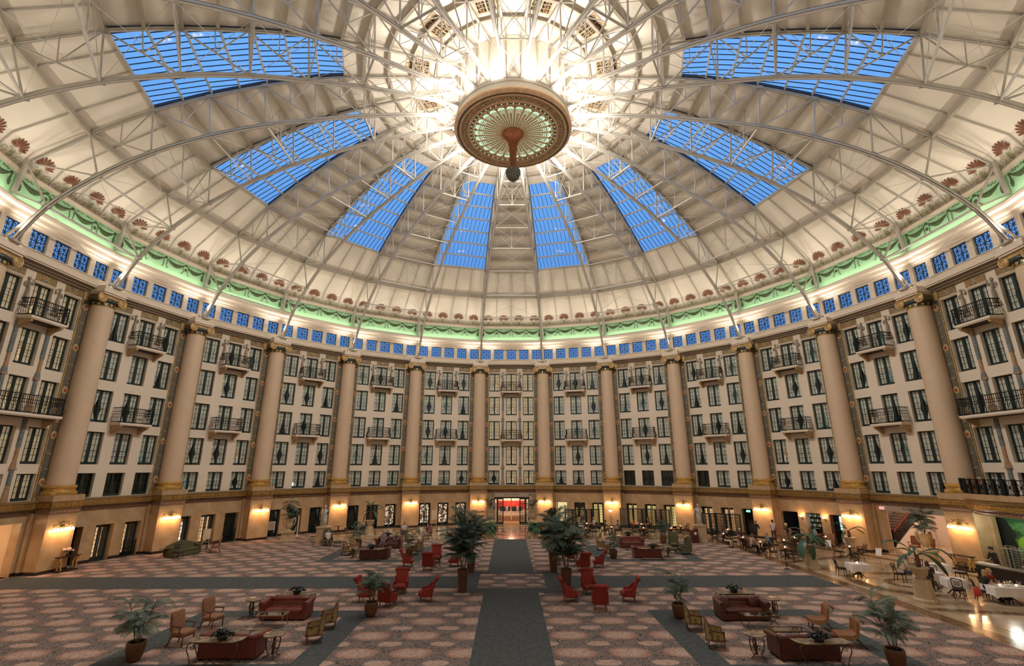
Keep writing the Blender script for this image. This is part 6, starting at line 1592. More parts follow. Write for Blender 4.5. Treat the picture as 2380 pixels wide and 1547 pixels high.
# ---- statues on stone pedestals
def statue(x, y, rot, label, v):
    p = thing('pedestal', label + ', square stone pedestal', 'pedestal', (x, y, 0), rot); MB().box(-.58, .58, -.58, .58, 0, .12).obj('plinth', stone_m, p); MB().box(-.52, .52, -.52, .52, .12, 1.28).obj('shaft', stone_m, p); MB().box(-.56, .56, -.56, .56, 1.28, 1.36).obj('cap', stone_m, p)
    t = thing('statue', label + ', draped white marble figure', 'statue', (x, y, 1.36), rot)
    mt = M('statue_marble', (.52, .47, .40), .5, var=.15, vscale=6); m = MB(); s = 1 if v else -1
    m.lathe([(.30, 0), (.30, .08), (.26, .1)], 16)
    m.tube([(0, 0, .1), (.02, .02, .5), (-.03 * s, 0, .85), (.03 * s, 0, 1.05), (.01, 0, 1.3), (.0, 0, 1.42)], [.27, .23, .19, .16, .19, .10], 14, flat=.8)
    m.tube([(0, 0, 1.38), (0, -.02, 1.5)], .055, 8); m.sph((.02 * s, -.03, 1.6), .10, 12, 8, (.85, 1, 1.2)); m.pad((.02 * s, .03, 1.66), (.2, .2, .16), .9, 10, 6); m.pad((.02 * s, -.13, 1.59), (.03, .05, .06), .9, 6, 4)
    m.tube([(.18 * s, 0, 1.36), (.30 * s, -.04, 1.12), (.22 * s, -.18, 1.0), (.08 * s, -.2, 1.1)], [.07, .055, .045, .035], 8)
    m.tube([(-.18 * s, 0, 1.36), (-.30 * s, .02, 1.2 if v else 1.1), (-.34 * s, -.1, 1.0 if v else 1.35), (-.3 * s, -.16, .9 if v else 1.6)], [.07, .055, .045, .035], 8)
    for q in range(12):
        a = 2 * PI * q / 12; m.tube([(.24 * math.cos(a), .2 * math.sin(a), .1), (.2 * math.cos(a + .2), .17 * math.sin(a + .2), .6), (.16 * math.cos(a + .4), .14 * math.sin(a + .4), 1.0)], [.03, .025, .012], 5)
    m.tube([(-.2 * s, -.08, 1.3), (.05 * s, -.2, 1.0), (.2 * s, -.14, .7), (.1 * s, -.16, .4)], [.04, .06, .06, .03], 6)
    for hx in (.08 * s, -.3 * s):
        for q in range(4): m.tube([(hx + .015 * q, -.2, 1.1 if hx * s > 0 else (.9 if v else 1.6)), (hx + .02 * q, -.24, 1.1 if hx * s > 0 else (.86 if v else 1.66))], .009, 4)
    m.obj('draped_body', mt, t, smooth=True)
statue(-16.1, 15.3, R(15), 'carpeted side', 0); statue(16.35, 16.0, R(-20), 'dining side', 1)
t = thing('podium', 'dark red-brown host podium with a round pale badge beside the pedestal', 'podium', (15.55, 15.35, 0), R(10)); MB().prism([(-.28, 0), (-.28, 1.0), (.26, 1.16), (.26, 0)], 'y', -.25, .25).obj('cabinet', M('podium_wood', (.08, .015, .01), .4), t)
MB().prism([(math.cos(i * PI / 10) * .13, .78 + math.sin(i * PI / 10) * .13) for i in range(20)], 'y', -.27, -.25).obj('round_badge', M('badge', (.7, .66, .66), .5), t)

# ---- signs, easels, posts
def easel(x, y, rot, label, h=1.75):
    t = thing('easel', label, 'easel', (x, y, 0), rot); wm = M('pale_easel_wood', (.6, .46, .3), .5); m = MB()
    for s in (-1, 1): m.bar((s * .3, 0, 0), (s * .08, .02, h * .9), .035)
    m.bar((0, .5, 0), (0, .03, h * .85), .03); m.bar((-.3, -.04, h * .42), (.3, -.04, h * .42), .04); m.obj('stand', wm, t)
    MB().box(-.3, .3, -.04, -.015, h * .44, h).obj('frame', wm, t); MB().box(-.25, .25, -.05, -.04, h * .47, h * .97).obj('poster', M('poster_paper', (.62, .50, .38), .7), t)
easel(-8.4, 27.0, 0, 'pale easel with framed poster beside the book shop doors'); easel(-25.2, 14.0, R(60), 'small easel with poster before the lit shop door', 1.35)
t = thing('framed_sign', 'white framed notice on thin stand by the third carpeted-side pier', 'sign', (-22.5, 19.55, 0), R(50)); MB().box(-.3, .3, -.02, .02, .62, 1.34).obj('frame', M('white_frame', (.75, .66, .55), .5), t); MB().box(-.24, .24, -.03, -.02, .68, 1.28).obj('notice', M('notice', (.38, .30, .22), .6), t); m = MB(); m.bar((-.2, 0, 0), (-.2, 0, .65), .02); m.bar((.2, 0, 0), (.2, 0, .65), .02); m.obj('stand', iron_m, t)
t = thing('white_post', 'tall white post on round foot by the dark doors', 'post', (-20.2, 19.9, 0)); MB().lathe([(.22, 0), (.22, .03), (.05, .05)], 16).obj('foot', linen, t); MB().lathe([(.045, .04), (.045, 1.85)], 10).obj('shaft', linen, t)
def rope_post(x, y, label):
    t = thing('rope_post', label, 'post', (x, y, 0)); MB().lathe([(.2, 0), (.2, .02), (.03, .05)], 16).obj('base', iron_m, t); MB().lathe([(.02, .04), (.02, 1.0), (.03, 1.03), (.0, 1.06)], 8).obj('shaft', iron_m, t)
rope_post(17.3, 4.35, 'black rope post at the carpet edge below dining tables')
def menu_stand(x, y, rot, label): 
    t = thing('menu_stand', label, 'sign', (x, y, 0), rot); MB().lathe([(.16, 0), (.16, .02), (.02, .04)], 14).obj('base', M('chrome', (.6, .58, .55), .2, metal=.9), t); MB().lathe([(.015, .03), (.015, .8)], 8).obj('pole', M('chrome', (.6, .58, .55), .2, metal=.9), t); m = MB(); m.T = Matrix.Translation((0, 0, 1.0)) @ Matrix.Rotation(R(-20), 4, 'X'); m.box(-.17, .17, -.01, .01, -.22, .24); m.obj('menu_board', linen, t)
menu_stand(22.25, 7.7, R(-40), 'white menu board on stand beside broad-leafed plant'); menu_stand(23.2, 4.2, R(-60), 'slanted menu board on chrome pole in front of the stair hall')
# ---- open kitchen: counter, rack
t = thing('kitchen_counter', 'dark stone-topped kitchen counter before the mural', 'counter', (26.4, -1.6, 0), R(-83)); MB().box(-2.2, 2.4, -.3, .3, .94, 1.0).obj('counter_top', M('grey_stone_top', (.16, .13, .10), .3), t); MB().box(-2.15, 2.35, -.25, .28, 0, .94).obj('counter_front', M('counter_dark', (.02, .012, .01), .5), t)
m = MB().box(-.5, .5, -.2, .2, 0, .04); put(m.mesh('tray', M('food_tray', (.75, .68, .58), .4)), 'serving_tray', None, (26.35, .25, 1.0), R(-83), label='white serving trays on the end of kitchen counter', cat='tray')
t = thing('bakers_rack', 'tall metal tray rack on wheels behind the chef', 'rack', (29.0, 1.3, 0), R(-85)); ch = M('aluminium', (.55, .53, .5), .3, metal=.8)
for sx in (-1, 1):
    m = MB()
    for x in (-.28 + sx * .38, .28 + sx * .38):
        for y in (-.28, .28): m.bar((x, y, .1), (x, y, 1.7), .03)
    for y in (-.28, .28): m.bar((-.28 + sx * .38, y, 1.7), (.28 + sx * .38, y, 1.7), .03); m.bar((-.28 + sx * .38, y, .1), (.28 + sx * .38, y, .1), .03)
    m.obj('rack_frame', ch, t)
    for j in range(11): MB().box(-.26 + sx * .38, .26 + sx * .38, -.27, .27, .22 + j * .135, .235 + j * .135).obj('tray', ch, t)
# ---- stair hall furniture
place('cream', None, *bp(75, -2.3, 32.3)[:2], -60, 'red-brown armchair beneath the lamp in the stair hall', 'stair hall chairs'); place('cream', None, *bp(75, -1.2, 32.2)[:2], -110, 'second red-brown armchair in the stair hall', 'stair hall chairs')
t = thing('table_lamp', 'table lamp with glowing pleated shade in the stair hall', 'lamp', (*bp(75, -2.2, 33.2)[:2], .66)); MB().lathe([(.08, 0), (.05, .05), (.09, .2), (.03, .32), (.02, .42)], 12).obj('base', brass_m, t, smooth=True); MB().lathe([(.24, .36), (.12, .68)], 20, cap=False).obj('shade', M('lamp_shade_glow', (1, .75, .5), .6, emit=(1, .6, .35), estr=2.2), t, smooth=True)
place('tri', None, *bp(75, -2.2, 33.2)[:2], 0, 'tripod table under the lamp in the stair hall', 'tripod tables')
# ================================================================== PLANTS
frond_g = M('palm_leaf', (0.045, 0.080, 0.050), .55, var=.35, vscale=7)
frond_l = M('palm_leaf_light', (0.09, 0.14, 0.09), .5, var=.3, vscale=7)
broad_g = M('broad_leaf', (0.045, 0.10, 0.05), .4, var=.25, vscale=4)
stem_g = M('palm_stem', (0.10, 0.10, 0.045), .6, var=.3, vscale=9)
terra = M('brown_glazed_pot', (0.13, 0.055, 0.022), .4, var=.25, vscale=3)
soil = M('soil', (.02, .012, .008), .95)
urn_m = M('urn_stone', (0.52, 0.40, 0.25), .55, var=.12, vscale=4)
def frond(L_, droop, up, nl=22, ll=.30, wid=.022, side_droop=.5, mat=None, name='frond'):
    """one arching feather leaf along +x"""
    m = MB(); pts = []
    for i in range(12):
        t = i / 11; pts.append(Vector((L_ * (t - .12 * t * t * droop), 0, up * L_ * t - droop * L_ * t * t)))
    m.tube(pts, [.010 - .0075 * i / 11 for i in range(12)], 4)
    def at(t): k = min(int(t * 11), 10); q = t * 11 - k; return pts[k].lerp(pts[k + 1], q), (pts[k + 1] - pts[k]).normalized()
    for i in range(nl):
        t = .16 + .84 * i / (nl - 1); p, d = at(min(t, .999)); l = ll * (math.sin(PI * min(1, (t - .1) / .95)) ** .6 + .12)
        for s in (-1, 1):
            sd = Vector((0, s, 0)); dr = (d * .55 + sd * .85).normalized()
            a = p; b = p + dr * l * .55 + Vector((0, 0, -.12 * l * side_droop)); c = p + dr * l * .92 + Vector((0, 0, -.55 * l * side_droop)); w_ = d.cross(dr).cross(dr).normalized() * wid
            m.add([a - w_ * .4, a + w_ * .4, b + w_, b - w_, c], [(0, 1, 2, 3), (3, 2, 4)])
    return m.mesh(name, mat or frond_g)
FR = [frond(.85, .75, .65, 30, .30, .009, 1.0), frond(.95, .55, .7, 32, .30, .009, 1.1), frond(.7, .95, .5, 28, .28, .009, .9, frond_l), frond(.8, .6, .5, 28, .28, .009, 1.0, frond_l)]
FB = [frond(1.25, .45, .65, 34, .42, .013, .55), frond(1.35, .6, .8, 34, .40, .013, .6), frond(1.1, .75, .5, 32, .40, .013, .6, frond_l)]
def palm(x, y, z, h, label, pot=None, seed=1, kind='areca', spread=1.0, stems=6, group='palms of the hall'):
    rg = random.Random(seed); t = thing('potted_palm', label, 'plant', (x, y, z), rg.random() * 6, group)
    set_ = FR if kind == 'areca' else FB; base = 0
    if pot == 'egg':
        MB().lathe([(.17, 0), (.24, .16), (.285, .38), (.29, .52), (.28, .60), (.255, .60), (.245, .55)], 22).obj('pot', terra, t, smooth=True); MB().lathe([(.0, .55), (.25, .55)], 16, cap=False).obj('soil', soil, t); base = .55
    elif pot == 'tall':
        MB().lathe([(.20, 0), (.23, .3), (.29, 1.02), (.30, 1.10), (.27, 1.10), (.26, 1.04)], 22).obj('pot', M('tall_brown_pot', (.11, .045, .025), .45, var=.15, vscale=2), t, smooth='auto'); MB().lathe([(.0, 1.04), (.27, 1.04)], 16, cap=False).obj('soil', soil, t); base = 1.04
    elif pot == 'none': base = 0
    H = h - base
    for i in range(stems):
        a = 2 * PI * i / stems + rg.random() * .8; r0 = .04 + .07 * rg.random(); lean = (.10 + .16 * rg.random()) * spread; hh = H * (.28 + .52 * (i % 3) / 2 + .08 * rg.random())
        p0 = Vector((r0 * math.cos(a), r0 * math.sin(a), base)); p1 = p0 + Vector((lean * math.cos(a) * hh, lean * math.sin(a) * hh, hh))
        MB().tube([p0, p0.lerp(p1, .5) + Vector((0, 0, .02)), p1], [.016, .013, .009], 5).obj('stem', stem_g, t)
        nf = 6 if kind == 'areca' else 9
        for j in range(nf):
            f = set_[rg.randrange(len(set_))]; az = a + 2 * PI * j / nf + rg.random() * .7; q = .62 + .38 * (j / nf); p = p0.lerp(p1, q)
            put(f, 'frond', t, tuple(p), (rg.uniform(-.25, .25), rg.uniform(-.75, .1), az), (.62 + .32 * rg.random()) * spread * (H / 1.7 if kind == 'areca' else H / 2.6) ** .5)
    return t
palm(-12.8, -10.33, 0, 2.1, 'big arching palm in brown egg-shaped pot near camera, carpeted side', 'egg', 3, spread=1.1)
palm(-6.26, -5.44, 0, 2.05, 'arching palm in brown pot hiding a red armchair', 'egg', 5, spread=.95)
palm(7.0, -5.85, 0, 2.05, 'palm in dark pot leaning behind yellow chairs, dining side', 'egg', 8)
palm(12.11, -11.24, 0, 2.2, 'big palm in orange-brown pot closest to viewer, dining side', 'egg', 11, spread=1.15)
palm(-7.5, 9.1, 0, 2.15, 'palm in brown pot beyond the far carpeted-side armchairs', 'egg', 14, spread=.85)
palm(-12.45, 13.2, 0, 2.1, 'palm in greenish pot by the brown tufted sofa', 'egg', 17, spread=.9)
palm(7.1, 8.07, 0, 1.95, 'palm in round brown pot beside the far red sofa group, dining side', 'egg', 20, spread=.85)
palm(12.79, 15.0, 0, 2.0, 'palm in pot behind olive wing chairs', 'egg', 23, spread=.9)
for i, (x, y) in enumerate(((-2.68, -1.26), (-2.62, 3.62), (2.72, -1.25), (2.48, 3.6))):
    palm(x, y, 0, 3.75 if i in (0, 2) else 3.65, ['tall bushy palm in tapered brown planter, nearer pair, carpeted side', 'tall bushy palm in tapered brown planter, farther pair, carpeted side', 'tall bushy palm in tapered brown planter, nearer pair, dining side', 'tall bushy palm in tapered brown planter, farther pair, dining side'][i], 'tall', 30 + i, 'tall', 1.05, 11)
def arrangement(x, y, z, label, seed):
    rg = random.Random(seed); t = thing('leafy_arrangement', label, 'plant', (x, y, z), 0, 'dark leafy arrangements')
    MB().lathe([(.1, 0), (.17, .05), (.18, .12), (.15, .13)], 14).obj('bowl', M('bowl_dark', (.02, .015, .012), .4), t, smooth=True)
    m = MB()
    for i in range(230):
        a = rg.random() * 2 * PI; e = rg.random(); r_ = .30 * math.sqrt(rg.random()); z_ = .1 + .24 * (1 - (r_ / .34) ** 2) * (.3 + .7 * e); c = Vector((r_ * math.cos(a) * 1.25, r_ * math.sin(a) * .8, z_)); b = rg.random() * 6.3; s_ = .05 + .03 * rg.random(); u = Vector((math.cos(b), math.sin(b), rg.uniform(-.3, .9))).normalized() * s_; v = u.cross(Vector((rg.random() - .5, rg.random() - .5, 1))).normalized() * s_ * .5
        m.add([c - u, c + v, c + u, c - v], [(0, 1, 2, 3)])
    m.obj('leaves', ramp_mat('blackish_leaf', [(0.4, (0.008, 0.014, 0.011)), (0.62, (0.035, 0.05, 0.04)), (.75, (.05, .02, .02))], 9, rough=.4), t)
for i, (x, y, l) in enumerate(((-9.72, -10.76, 'on the console behind the back-turned red sofa'), (-9.8, -4.8, 'on the console behind the front red sofa'), (9.8, -11.12, 'on the console closest to the viewer'), (9.9, -4.78, 'on the console behind the brown sofa'), (-9.85, 7.5, 'on the far carpeted-side console'), (9.8, 7.55, 'on the console before the far red sofa back'), (-10.3, 13.95, 'behind the occupied tufted sofa'), (9.6, 13.95, 'behind the far dining-side red sofa'))): arrangement(x, y, .765, 'bushy dark foliage bowl ' + l, i)
def fern(x, y, label, seed):
    rg = random.Random(seed); t = thing('potted_fern', label, 'plant', (x, y, 0), 0, 'ferns flanking the runner')
    MB().box(-.42, .42, -.42, .42, 0, .08).obj('plinth', urn_m, t); MB().box(-.34, .34, -.34, .34, .08, .62).obj('pedestal', urn_m, t); MB().lathe([(.2, .62), (.3, .8), (.32, .92)], 14).obj('pot', terra, t)
    f = frond(.85, 1.05, .75, 24, .16, .022, .4, M('fern_green', (0.035, 0.10, 0.035), .6, var=.3, vscale=6))
    for i in range(46): put(f, 'frond', t, (0, 0, .9), (rg.uniform(-.2, .2), rg.uniform(-.95, .35), 2 * PI * i / 46 * 3.1), .85 + .35 * rg.random())
fern(-2.0, 18.25, 'lush fern on low stone pedestal, carpeted side of the runner end', 1); fern(2.05, 18.2, 'lush fern on low stone pedestal, dining side of the runner end', 2)
def urn(x, y, label, h0=1.35, handles=True, palmh=4.0, seed=4, group='stone urns'):
    t = thing('stone_urn', label, 'urn', (x, y, 0), 0, group)
    MB().box(-.55, .55, -.55, .55, 0, .16).obj('plinth', urn_m, t); MB().prism([(-.5, -.5), (.5, -.5), (.5, .5), (-.5, .5)], 'z', .16, .22).obj('plinth_step', urn_m, t)
    MB().box(-.4, .4, -.4, .4, .22, h0 - .12).obj('pedestal', urn_m, t); MB().box(-.47, .47, -.47, .47, h0 - .12, h0).obj('pedestal_cap', urn_m, t)
    MB().lathe([(.26, h0), (.24, h0 + .06), (.14, h0 + .14), (.2, h0 + .24), (.31, h0 + .38), (.32, h0 + .6), (.34, h0 + .82), (.42, h0 + .98), (.43, h0 + 1.03), (.38, h0 + 1.0)], 24).obj('bowl', urn_m, t, smooth=True)
    MB().lathe([(.0, h0 + .97), (.38, h0 + .97)], 14, cap=False).obj('soil', soil, t)
    if handles:
        for s in (-1, 1): MB().tube([(s * .3, 0, h0 + .42), (s * .5, 0, h0 + .6), (s * .55, 0, h0 + .9), (s * .5, 0, h0 + 1.14), (s * .38, 0, h0 + 1.12), (s * .38, 0, h0 + .98)], .05, 8).obj('handle', urn_m, t, smooth=True)
    return h0 + .97
for x, y, l, sd in ((-2.0, 20.0, 'carpeted side of the shop doorway', 41), (1.92, 19.95, 'dining side of the shop doorway', 42)):
    z_ = urn(x, y, 'two-handled stone urn, ' + l, 1.3); palm(x, y, z_ - .1, 1.9, 'slim palm rising from the stone urn, ' + l, 'none', sd, 'areca', .8, 5)
z_ = urn(-19.65, 16.6, 'two-handled stone urn by the carpeted-side marble edge', .85); palm(-19.65, 16.6, z_ - .1, 2.1, 'bushy palm in the two-handled urn by the wall, carpeted side', 'none', 43, 'areca', .9, 8)
z_ = urn(*bp(75, .8, 29.15)[:2], 'two-handled stone urn in front of the stair hall', .75); palm(*bp(75, .8, 29.15)[:2], z_ - .1, 2.0, 'bushy palm in the urn before the stair hall', 'none', 44, 'areca', 1.0, 8)
# broad-leafed plants in stone pots on octagonal plinths
def blade(L_, w, up, droop):
    m = MB(); n = 12
    def c(t): return Vector((L_ * (t - .25 * t * t * droop), 0, L_ * (up * t - droop * t * t)))
    vs = []; 
    for i in range(n + 1):
        t = i / n; p = c(t); ww = w * (abs(math.sin(PI * max(0, (t - .18) / .82))) ** .55 if t > .18 else 0.0) + .006
        vs += [(p.x, -ww, p.z - ww * .35), (p.x, 0, p.z), (p.x, ww, p.z - ww * .35)]
    m.add(vs, [(i * 3 + j, i * 3 + j + 1, i * 3 + 4 + j, i * 3 + 3 + j) for i in range(n) for j in (0, 1)]); m.tube([c(i / 8) for i in range(9)], [.02 - .0018 * i for i in range(9)], 5)
    return m.mesh('broad_frond', broad_g, True)
BLD = [blade(1.9, .16, 1.0, .95), blade(1.7, .15, .6, .85), blade(1.6, .17, .35, .9)]
def broadleaf(x, y, label, h0, lv, seed, trunk=.5, sc_=1.0):
    rg = random.Random(seed); t = thing('broadleaf_plant', label, 'plant', (x, y, 0), 0, 'broad-leafed plants in stone pots')
    MB().lathe([(.50, 0), (.50, .12), (.42, .2), (.36, h0)], 8).obj('octagonal_plinth', urn_m, t); MB().lathe([(.26, h0), (.2, h0 + .1), (.3, h0 + .22), (.34, h0 + .42), (.42, h0 + .5), (.42, h0 + .55), (.36, h0 + .53)], 20).obj('pot', urn_m, t, smooth=True); MB().lathe([(0, h0 + .5), (.37, h0 + .5)], 14, cap=False).obj('soil', soil, t)
    z0 = h0 + .48; MB().tube([(0, 0, z0), (.03, .0, z0 + trunk * .5), (0, 0, z0 + trunk)], [.09, .10, .08], 10).obj('trunk', M('shaggy_trunk', (.16, .07, .03), .9, var=.4, vscale=20, bump=1), t)
    for i, (az, tilt, s) in enumerate(lv): put(BLD[i % 3], 'leaf', t, (0, 0, z0 + trunk - .03), (0, R(tilt), R(az)), s * sc_)
broadleaf(19.6, -3.4, 'cycad with few long leaves in octagonal stone pot before the white tables', 1.0, [(150, -10, 1.0), (185, 10, .9), (0, 0, 1.1), (-20, 10, 1.0), (60, -30, .7), (120, -35, .8), (300, 15, .8), (215, -20, .7)], 1, .6)
broadleaf(18.9, 4.35, 'big plant with drooping broad leaves by the carpet corner', .95, [(q, tl, .8 + .12 * (q % 3)) for q, tl in ((0, -15), (40, 5), (85, -20), (130, 10), (175, -5), (215, 15), (250, 5), (285, 15), (320, 0), (20, 30), (200, 35), (265, 40), (340, 35), (150, -45))], 2, .45)
broadleaf(24.5, 8.75, 'sparse broad-leafed plant in front of the fifth dining-side pier', .75, [(170, -25, .7), (140, -45, .6), (5, -25, .85), (-25, 5, .8), (200, 20, .7), (90, -40, .6)], 3, .5)
broadleaf(-13.5, 20.15, 'broad-leafed plant with few tall leaves behind the occupied sofa', .85, [(150, -35, .85), (195, 10, .8), (10, -30, 1.0), (-15, -5, .95), (-40, 15, .9), (170, 20, .8), (60, -50, .7)], 4, .9)

# ================================================================== PEOPLE
SKIN = [M('skin_light', (.52, .30, .20), .6), M('skin_tan', (.34, .18, .10), .6)]
BONES = {}
def rig(pose):
    J = {}
    if pose.startswith('sit'):
        ln = .0 if pose == 'sit' else (-.14 if pose == 'sit_lean' else .22)
        sl = .95 if pose == 'sit_recline' else 1.0
        J.update(pel=(0, .02, .54), sp=(0, .02 + ln * .3, .78), ch=(0, .0 + ln * .8, 1.0 * sl), nk=(0, ln, 1.11 * sl), hd=(0, ln - .02, 1.25 * sl))
        for s, n_ in ((-1, 'l'), (1, 'r')):
            J['sh' + n_] = (s * .18, ln * .85 + .01, 1.03 * sl); J['el' + n_] = (s * .25, ln - .06, .77); J['wr' + n_] = (s * .13, ln - .31, .76 if pose != 'sit_recline' else .66)
            J['hp' + n_] = (s * .09, 0, .52); J['kn' + n_] = (s * .12, -.43, .53); J['an' + n_] = (s * .12, -.45 if pose != 'sit_recline' else -.8, .10 if pose != 'sit_recline' else .2); J['to' + n_] = (s * .12, J['an' + n_][1] - .15, .04 if pose != 'sit_recline' else .16)
    else:
        ln = -.05 if pose == 'stand' else -.14
        J.update(pel=(0, 0, .95), sp=(0, ln * .3, 1.16), ch=(0, ln * .7, 1.38), nk=(0, ln, 1.49), hd=(0, ln - .02, 1.62))
        for s, n_ in ((-1, 'l'), (1, 'r')):
            J['sh' + n_] = (s * .19, ln * .8, 1.41); J['el' + n_] = (s * .27, ln, 1.14) if pose == 'stand' else (s * .25, ln - .06, 1.15); J['wr' + n_] = (s * .26, ln - .12, .92) if pose == 'stand' else (s * .12, ln - .30, 1.10)
            J['hp' + n_] = (s * .09, 0, .92); J['kn' + n_] = (s * .10, -.02 - (.10 * s if pose == 'walk' else 0), .50); J['an' + n_] = (s * .10, .03 + (-.18 * s if pose == 'walk' else 0), .09); J['to' + n_] = (s * .11, J['an' + n_][1] - .15, .035)
    return J
RAD = dict(pel=.15, sp=.13, ch=.15, nk=.055, hd=.06, sh=.062, el=.042, wr=.027, hp=.095, kn=.062, an=.04, to=.035)
EDG = [('pel', 'sp'), ('sp', 'ch'), ('ch', 'nk'), ('nk', 'hd')] + [e for n_ in 'lr' for e in (('ch', 'sh' + n_), ('sh' + n_, 'el' + n_), ('el' + n_, 'wr' + n_), ('pel', 'hp' + n_), ('hp' + n_, 'kn' + n_), ('kn' + n_, 'an' + n_), ('an' + n_, 'to' + n_))]
dg = None
def body_mesh(pose, long=False):
    """one continuous skin surface; returns mesh with face regions: 0 skin, 1 top, 2 legs, 3 shoes"""
    J = rig(pose); names = list(J); me = bpy.data.meshes.new('b'); me.from_pydata([J[n_] for n_ in names], [(names.index(a), names.index(b)) for a, b in EDG], [])
    o = bpy.data.objects.new('tmp', me); C.objects.link(o); md = o.modifiers.new('s', 'SKIN'); 
    for i, n_ in enumerate(names):
        r = RAD.get(n_, RAD.get(n_[:-1])); me.skin_vertices[0].data[i].radius = (r * (1.0 if n_ not in ('pel', 'sp', 'ch') else 1.12), r * (1.0 if n_ not in ('pel', 'sp', 'ch') else .78)); me.skin_vertices[0].data[i].use_root = n_ == 'pel'
    o.modifiers.new('u', 'SUBSURF').levels = 1
    bpy.context.view_layer.update(); d = bpy.context.evaluated_depsgraph_get(); ev = o.evaluated_get(d); m2 = bpy.data.meshes.new_from_object(ev)
    vs = [tuple(v.co) for v in m2.vertices]; fs = [tuple(p.vertices) for p in m2.polygons]; cs = [tuple(p.center) for p in m2.polygons]
    bpy.data.objects.remove(o); 
    reg = []
    def sd(p, a, b):
        p, a, b = Vector(p), Vector(a), Vector(b); ab = b - a; t = max(0, min(1, (p - a).dot(ab) / ab.length_squared)); return (p - a - ab * t).length, t
    for c in cs:
        best = min(((sd(c, J[a], J[b])[0] - .5 * (RAD.get(a, RAD.get(a[:-1])) + RAD.get(b, RAD.get(b[:-1]))) , a, b, sd(c, J[a], J[b])[1]) for a, b in EDG), key=lambda q: q[0]); _, a, b, t = best
        if b == 'hd' or (b == 'nk' and t > .75): reg.append(0)
        elif b[:2] == 'wr' : reg.append(0 if not long or t > .9 else 1)
        elif b[:2] == 'el': reg.append(1 if (long or t < .55) else 0)
        elif b[:2] in ('sh',) or b in ('sp', 'ch', 'nk'): reg.append(1)
        elif b[:2] == 'to' or (b[:2] == 'an' and t > .92): reg.append(3)
        else: reg.append(2)
    return J, vs, fs, reg
BM = {}
def person(x, y, deg, pose, label, top, legs=(.03, .03, .04), hair=(.05, .025, .012), hairstyle='short', skin=0, z=0.0, long=False, hat=None, scale=1.0):
    if (pose, long) not in BM: BM[(pose, long)] = body_mesh(pose, long)
    J, vs, fs, reg = BM[(pose, long)]; t = thing('person', label, 'person', (x, y, z), R(deg), scale=scale); sk = SKIN[skin]
    mb = MB(); mb.add(vs, fs); h = Vector(J['hd'])
    mb.pad(tuple(h), (.165, .20, .235), .95, 14, 10); mb.pad(tuple(h + Vector((0, -.105, -.015))), (.028, .045, .05), .9, 6, 4)
    for s in (-1, 1): mb.pad(tuple(h + Vector((s * .085, .0, -.01))), (.02, .04, .06), .9, 6, 4)
    for n_, s in (('l', -1), ('r', 1)):
        w_ = Vector(J['wr' + n_]); e = Vector(J['el' + n_]); d = (w_ - e).normalized(); sd_ = Vector((1, 0, 0)); pl = w_ + d * .05
        mb.pad(tuple(pl), (.075, .09, .035), .7, 8, 5)
        for q in range(4):
            b = w_ + d * .085 + sd_ * (q - 1.5) * .018; l = (.062, .072, .068, .052)[q]; mb.tube([b, b + d * l * .55 + Vector((0, 0, -.008)), b + d * l * .85 + Vector((0, 0, -.03))], [.009, .008, .006], 5)
        b = w_ + d * .03 - sd_ * s * .035; mb.tube([b, b + d * .03 - sd_ * s * .02, b + d * .055 - sd_ * s * .018], [.010, .009, .007], 5)
    mb.obj('body', sk, t, smooth=True)
    def cloth(r, nm, col, off):
        m = MB(); me = {}; used = [f for f, q in zip(fs, reg) if q == r]
        nrm = {}
        for f in used:
            a, b, c = (Vector(vs[f[i]]) for i in (0, 1, 2)); n_ = (b - a).cross(c - a)
            if n_.length > 0: n_.normalize()
            for i in f: nrm[i] = nrm.get(i, Vector()) + n_
        idx = {i: k for k, i in enumerate(nrm)}
        m.add([Vector(vs[i]) + (nrm[i].normalized() if nrm[i].length > 0 else nrm[i]) * off for i in nrm], [tuple(idx[i] for i in f) for f in used])
        m.obj(nm, M(f"cloth_{int(col[0]*99)}_{int(col[1]*99)}_{int(col[2]*99)}", col, .85, var=.12, vscale=8), t, smooth=True)
    cloth(1, 'shirt', top, .012); cloth(2, 'trousers', legs, .010); cloth(3, 'shoes', (.02, .015, .012), .008)
    m = MB()
    for s in (-1, 1): m.sph(tuple(h + Vector((s * .034, -.092, .012))), .010, 6, 4)
    m.pad(tuple(h + Vector((0, -.094, -.058))), (.045, .012, .010), .8, 6, 4); m.obj('eyes_and_mouth', M('face_dark', (.08, .02, .02), .5), t)
    if hairstyle != 'bald':
        m = MB(); m.pad(tuple(h + Vector((0, .025, .035))), (.19, .205, .215), .9, 14, 8)
        if hairstyle == 'long': m.pad(tuple(h + Vector((0, .06, -.08))), (.20, .13, .32), .8, 12, 7)
        m.obj('hair', M(f"hair_{int(hair[0]*99)}_{int(hair[2]*99)}", hair, .7), t, smooth=True)
    if hat: m = MB(); m.pad(tuple(h + Vector((0, 0, .09))), (.21, .23, .13), .6, 14, 6); m.obj('cap', M('cap_' + str(int(hat[0] * 99)), hat, .8), t, smooth=True)
    return t
BLK = (.012, .012, .014); GR = (.30, .28, .26); WH = (.7, .66, .62)
person(22.05, .72, 205 - 180 + 15, 'sit_lean', 'man in beige jacket leaning towards his companion at white table', (.48, .38, .29), (.05, .05, .07), long=True)
person(21.95, -1.0, 150, 'sit', 'brunette woman in dark dress with back to viewer at white table', (.04, .02, .025), BLK, (.10, .03, .012), 'long', 0)
person(22.75, -3.2, 75, 'sit_lean', 'blonde woman in black sleeveless top at the large white table', BLK, (.03, .03, .05), (.45, .27, .11), 'long')
person(23.4, -2.75, 15, 'sit_lean', 'blonde woman in dark red top beside kitchen counter', (.28, .012, .02), BLK, (.42, .24, .10), 'long')
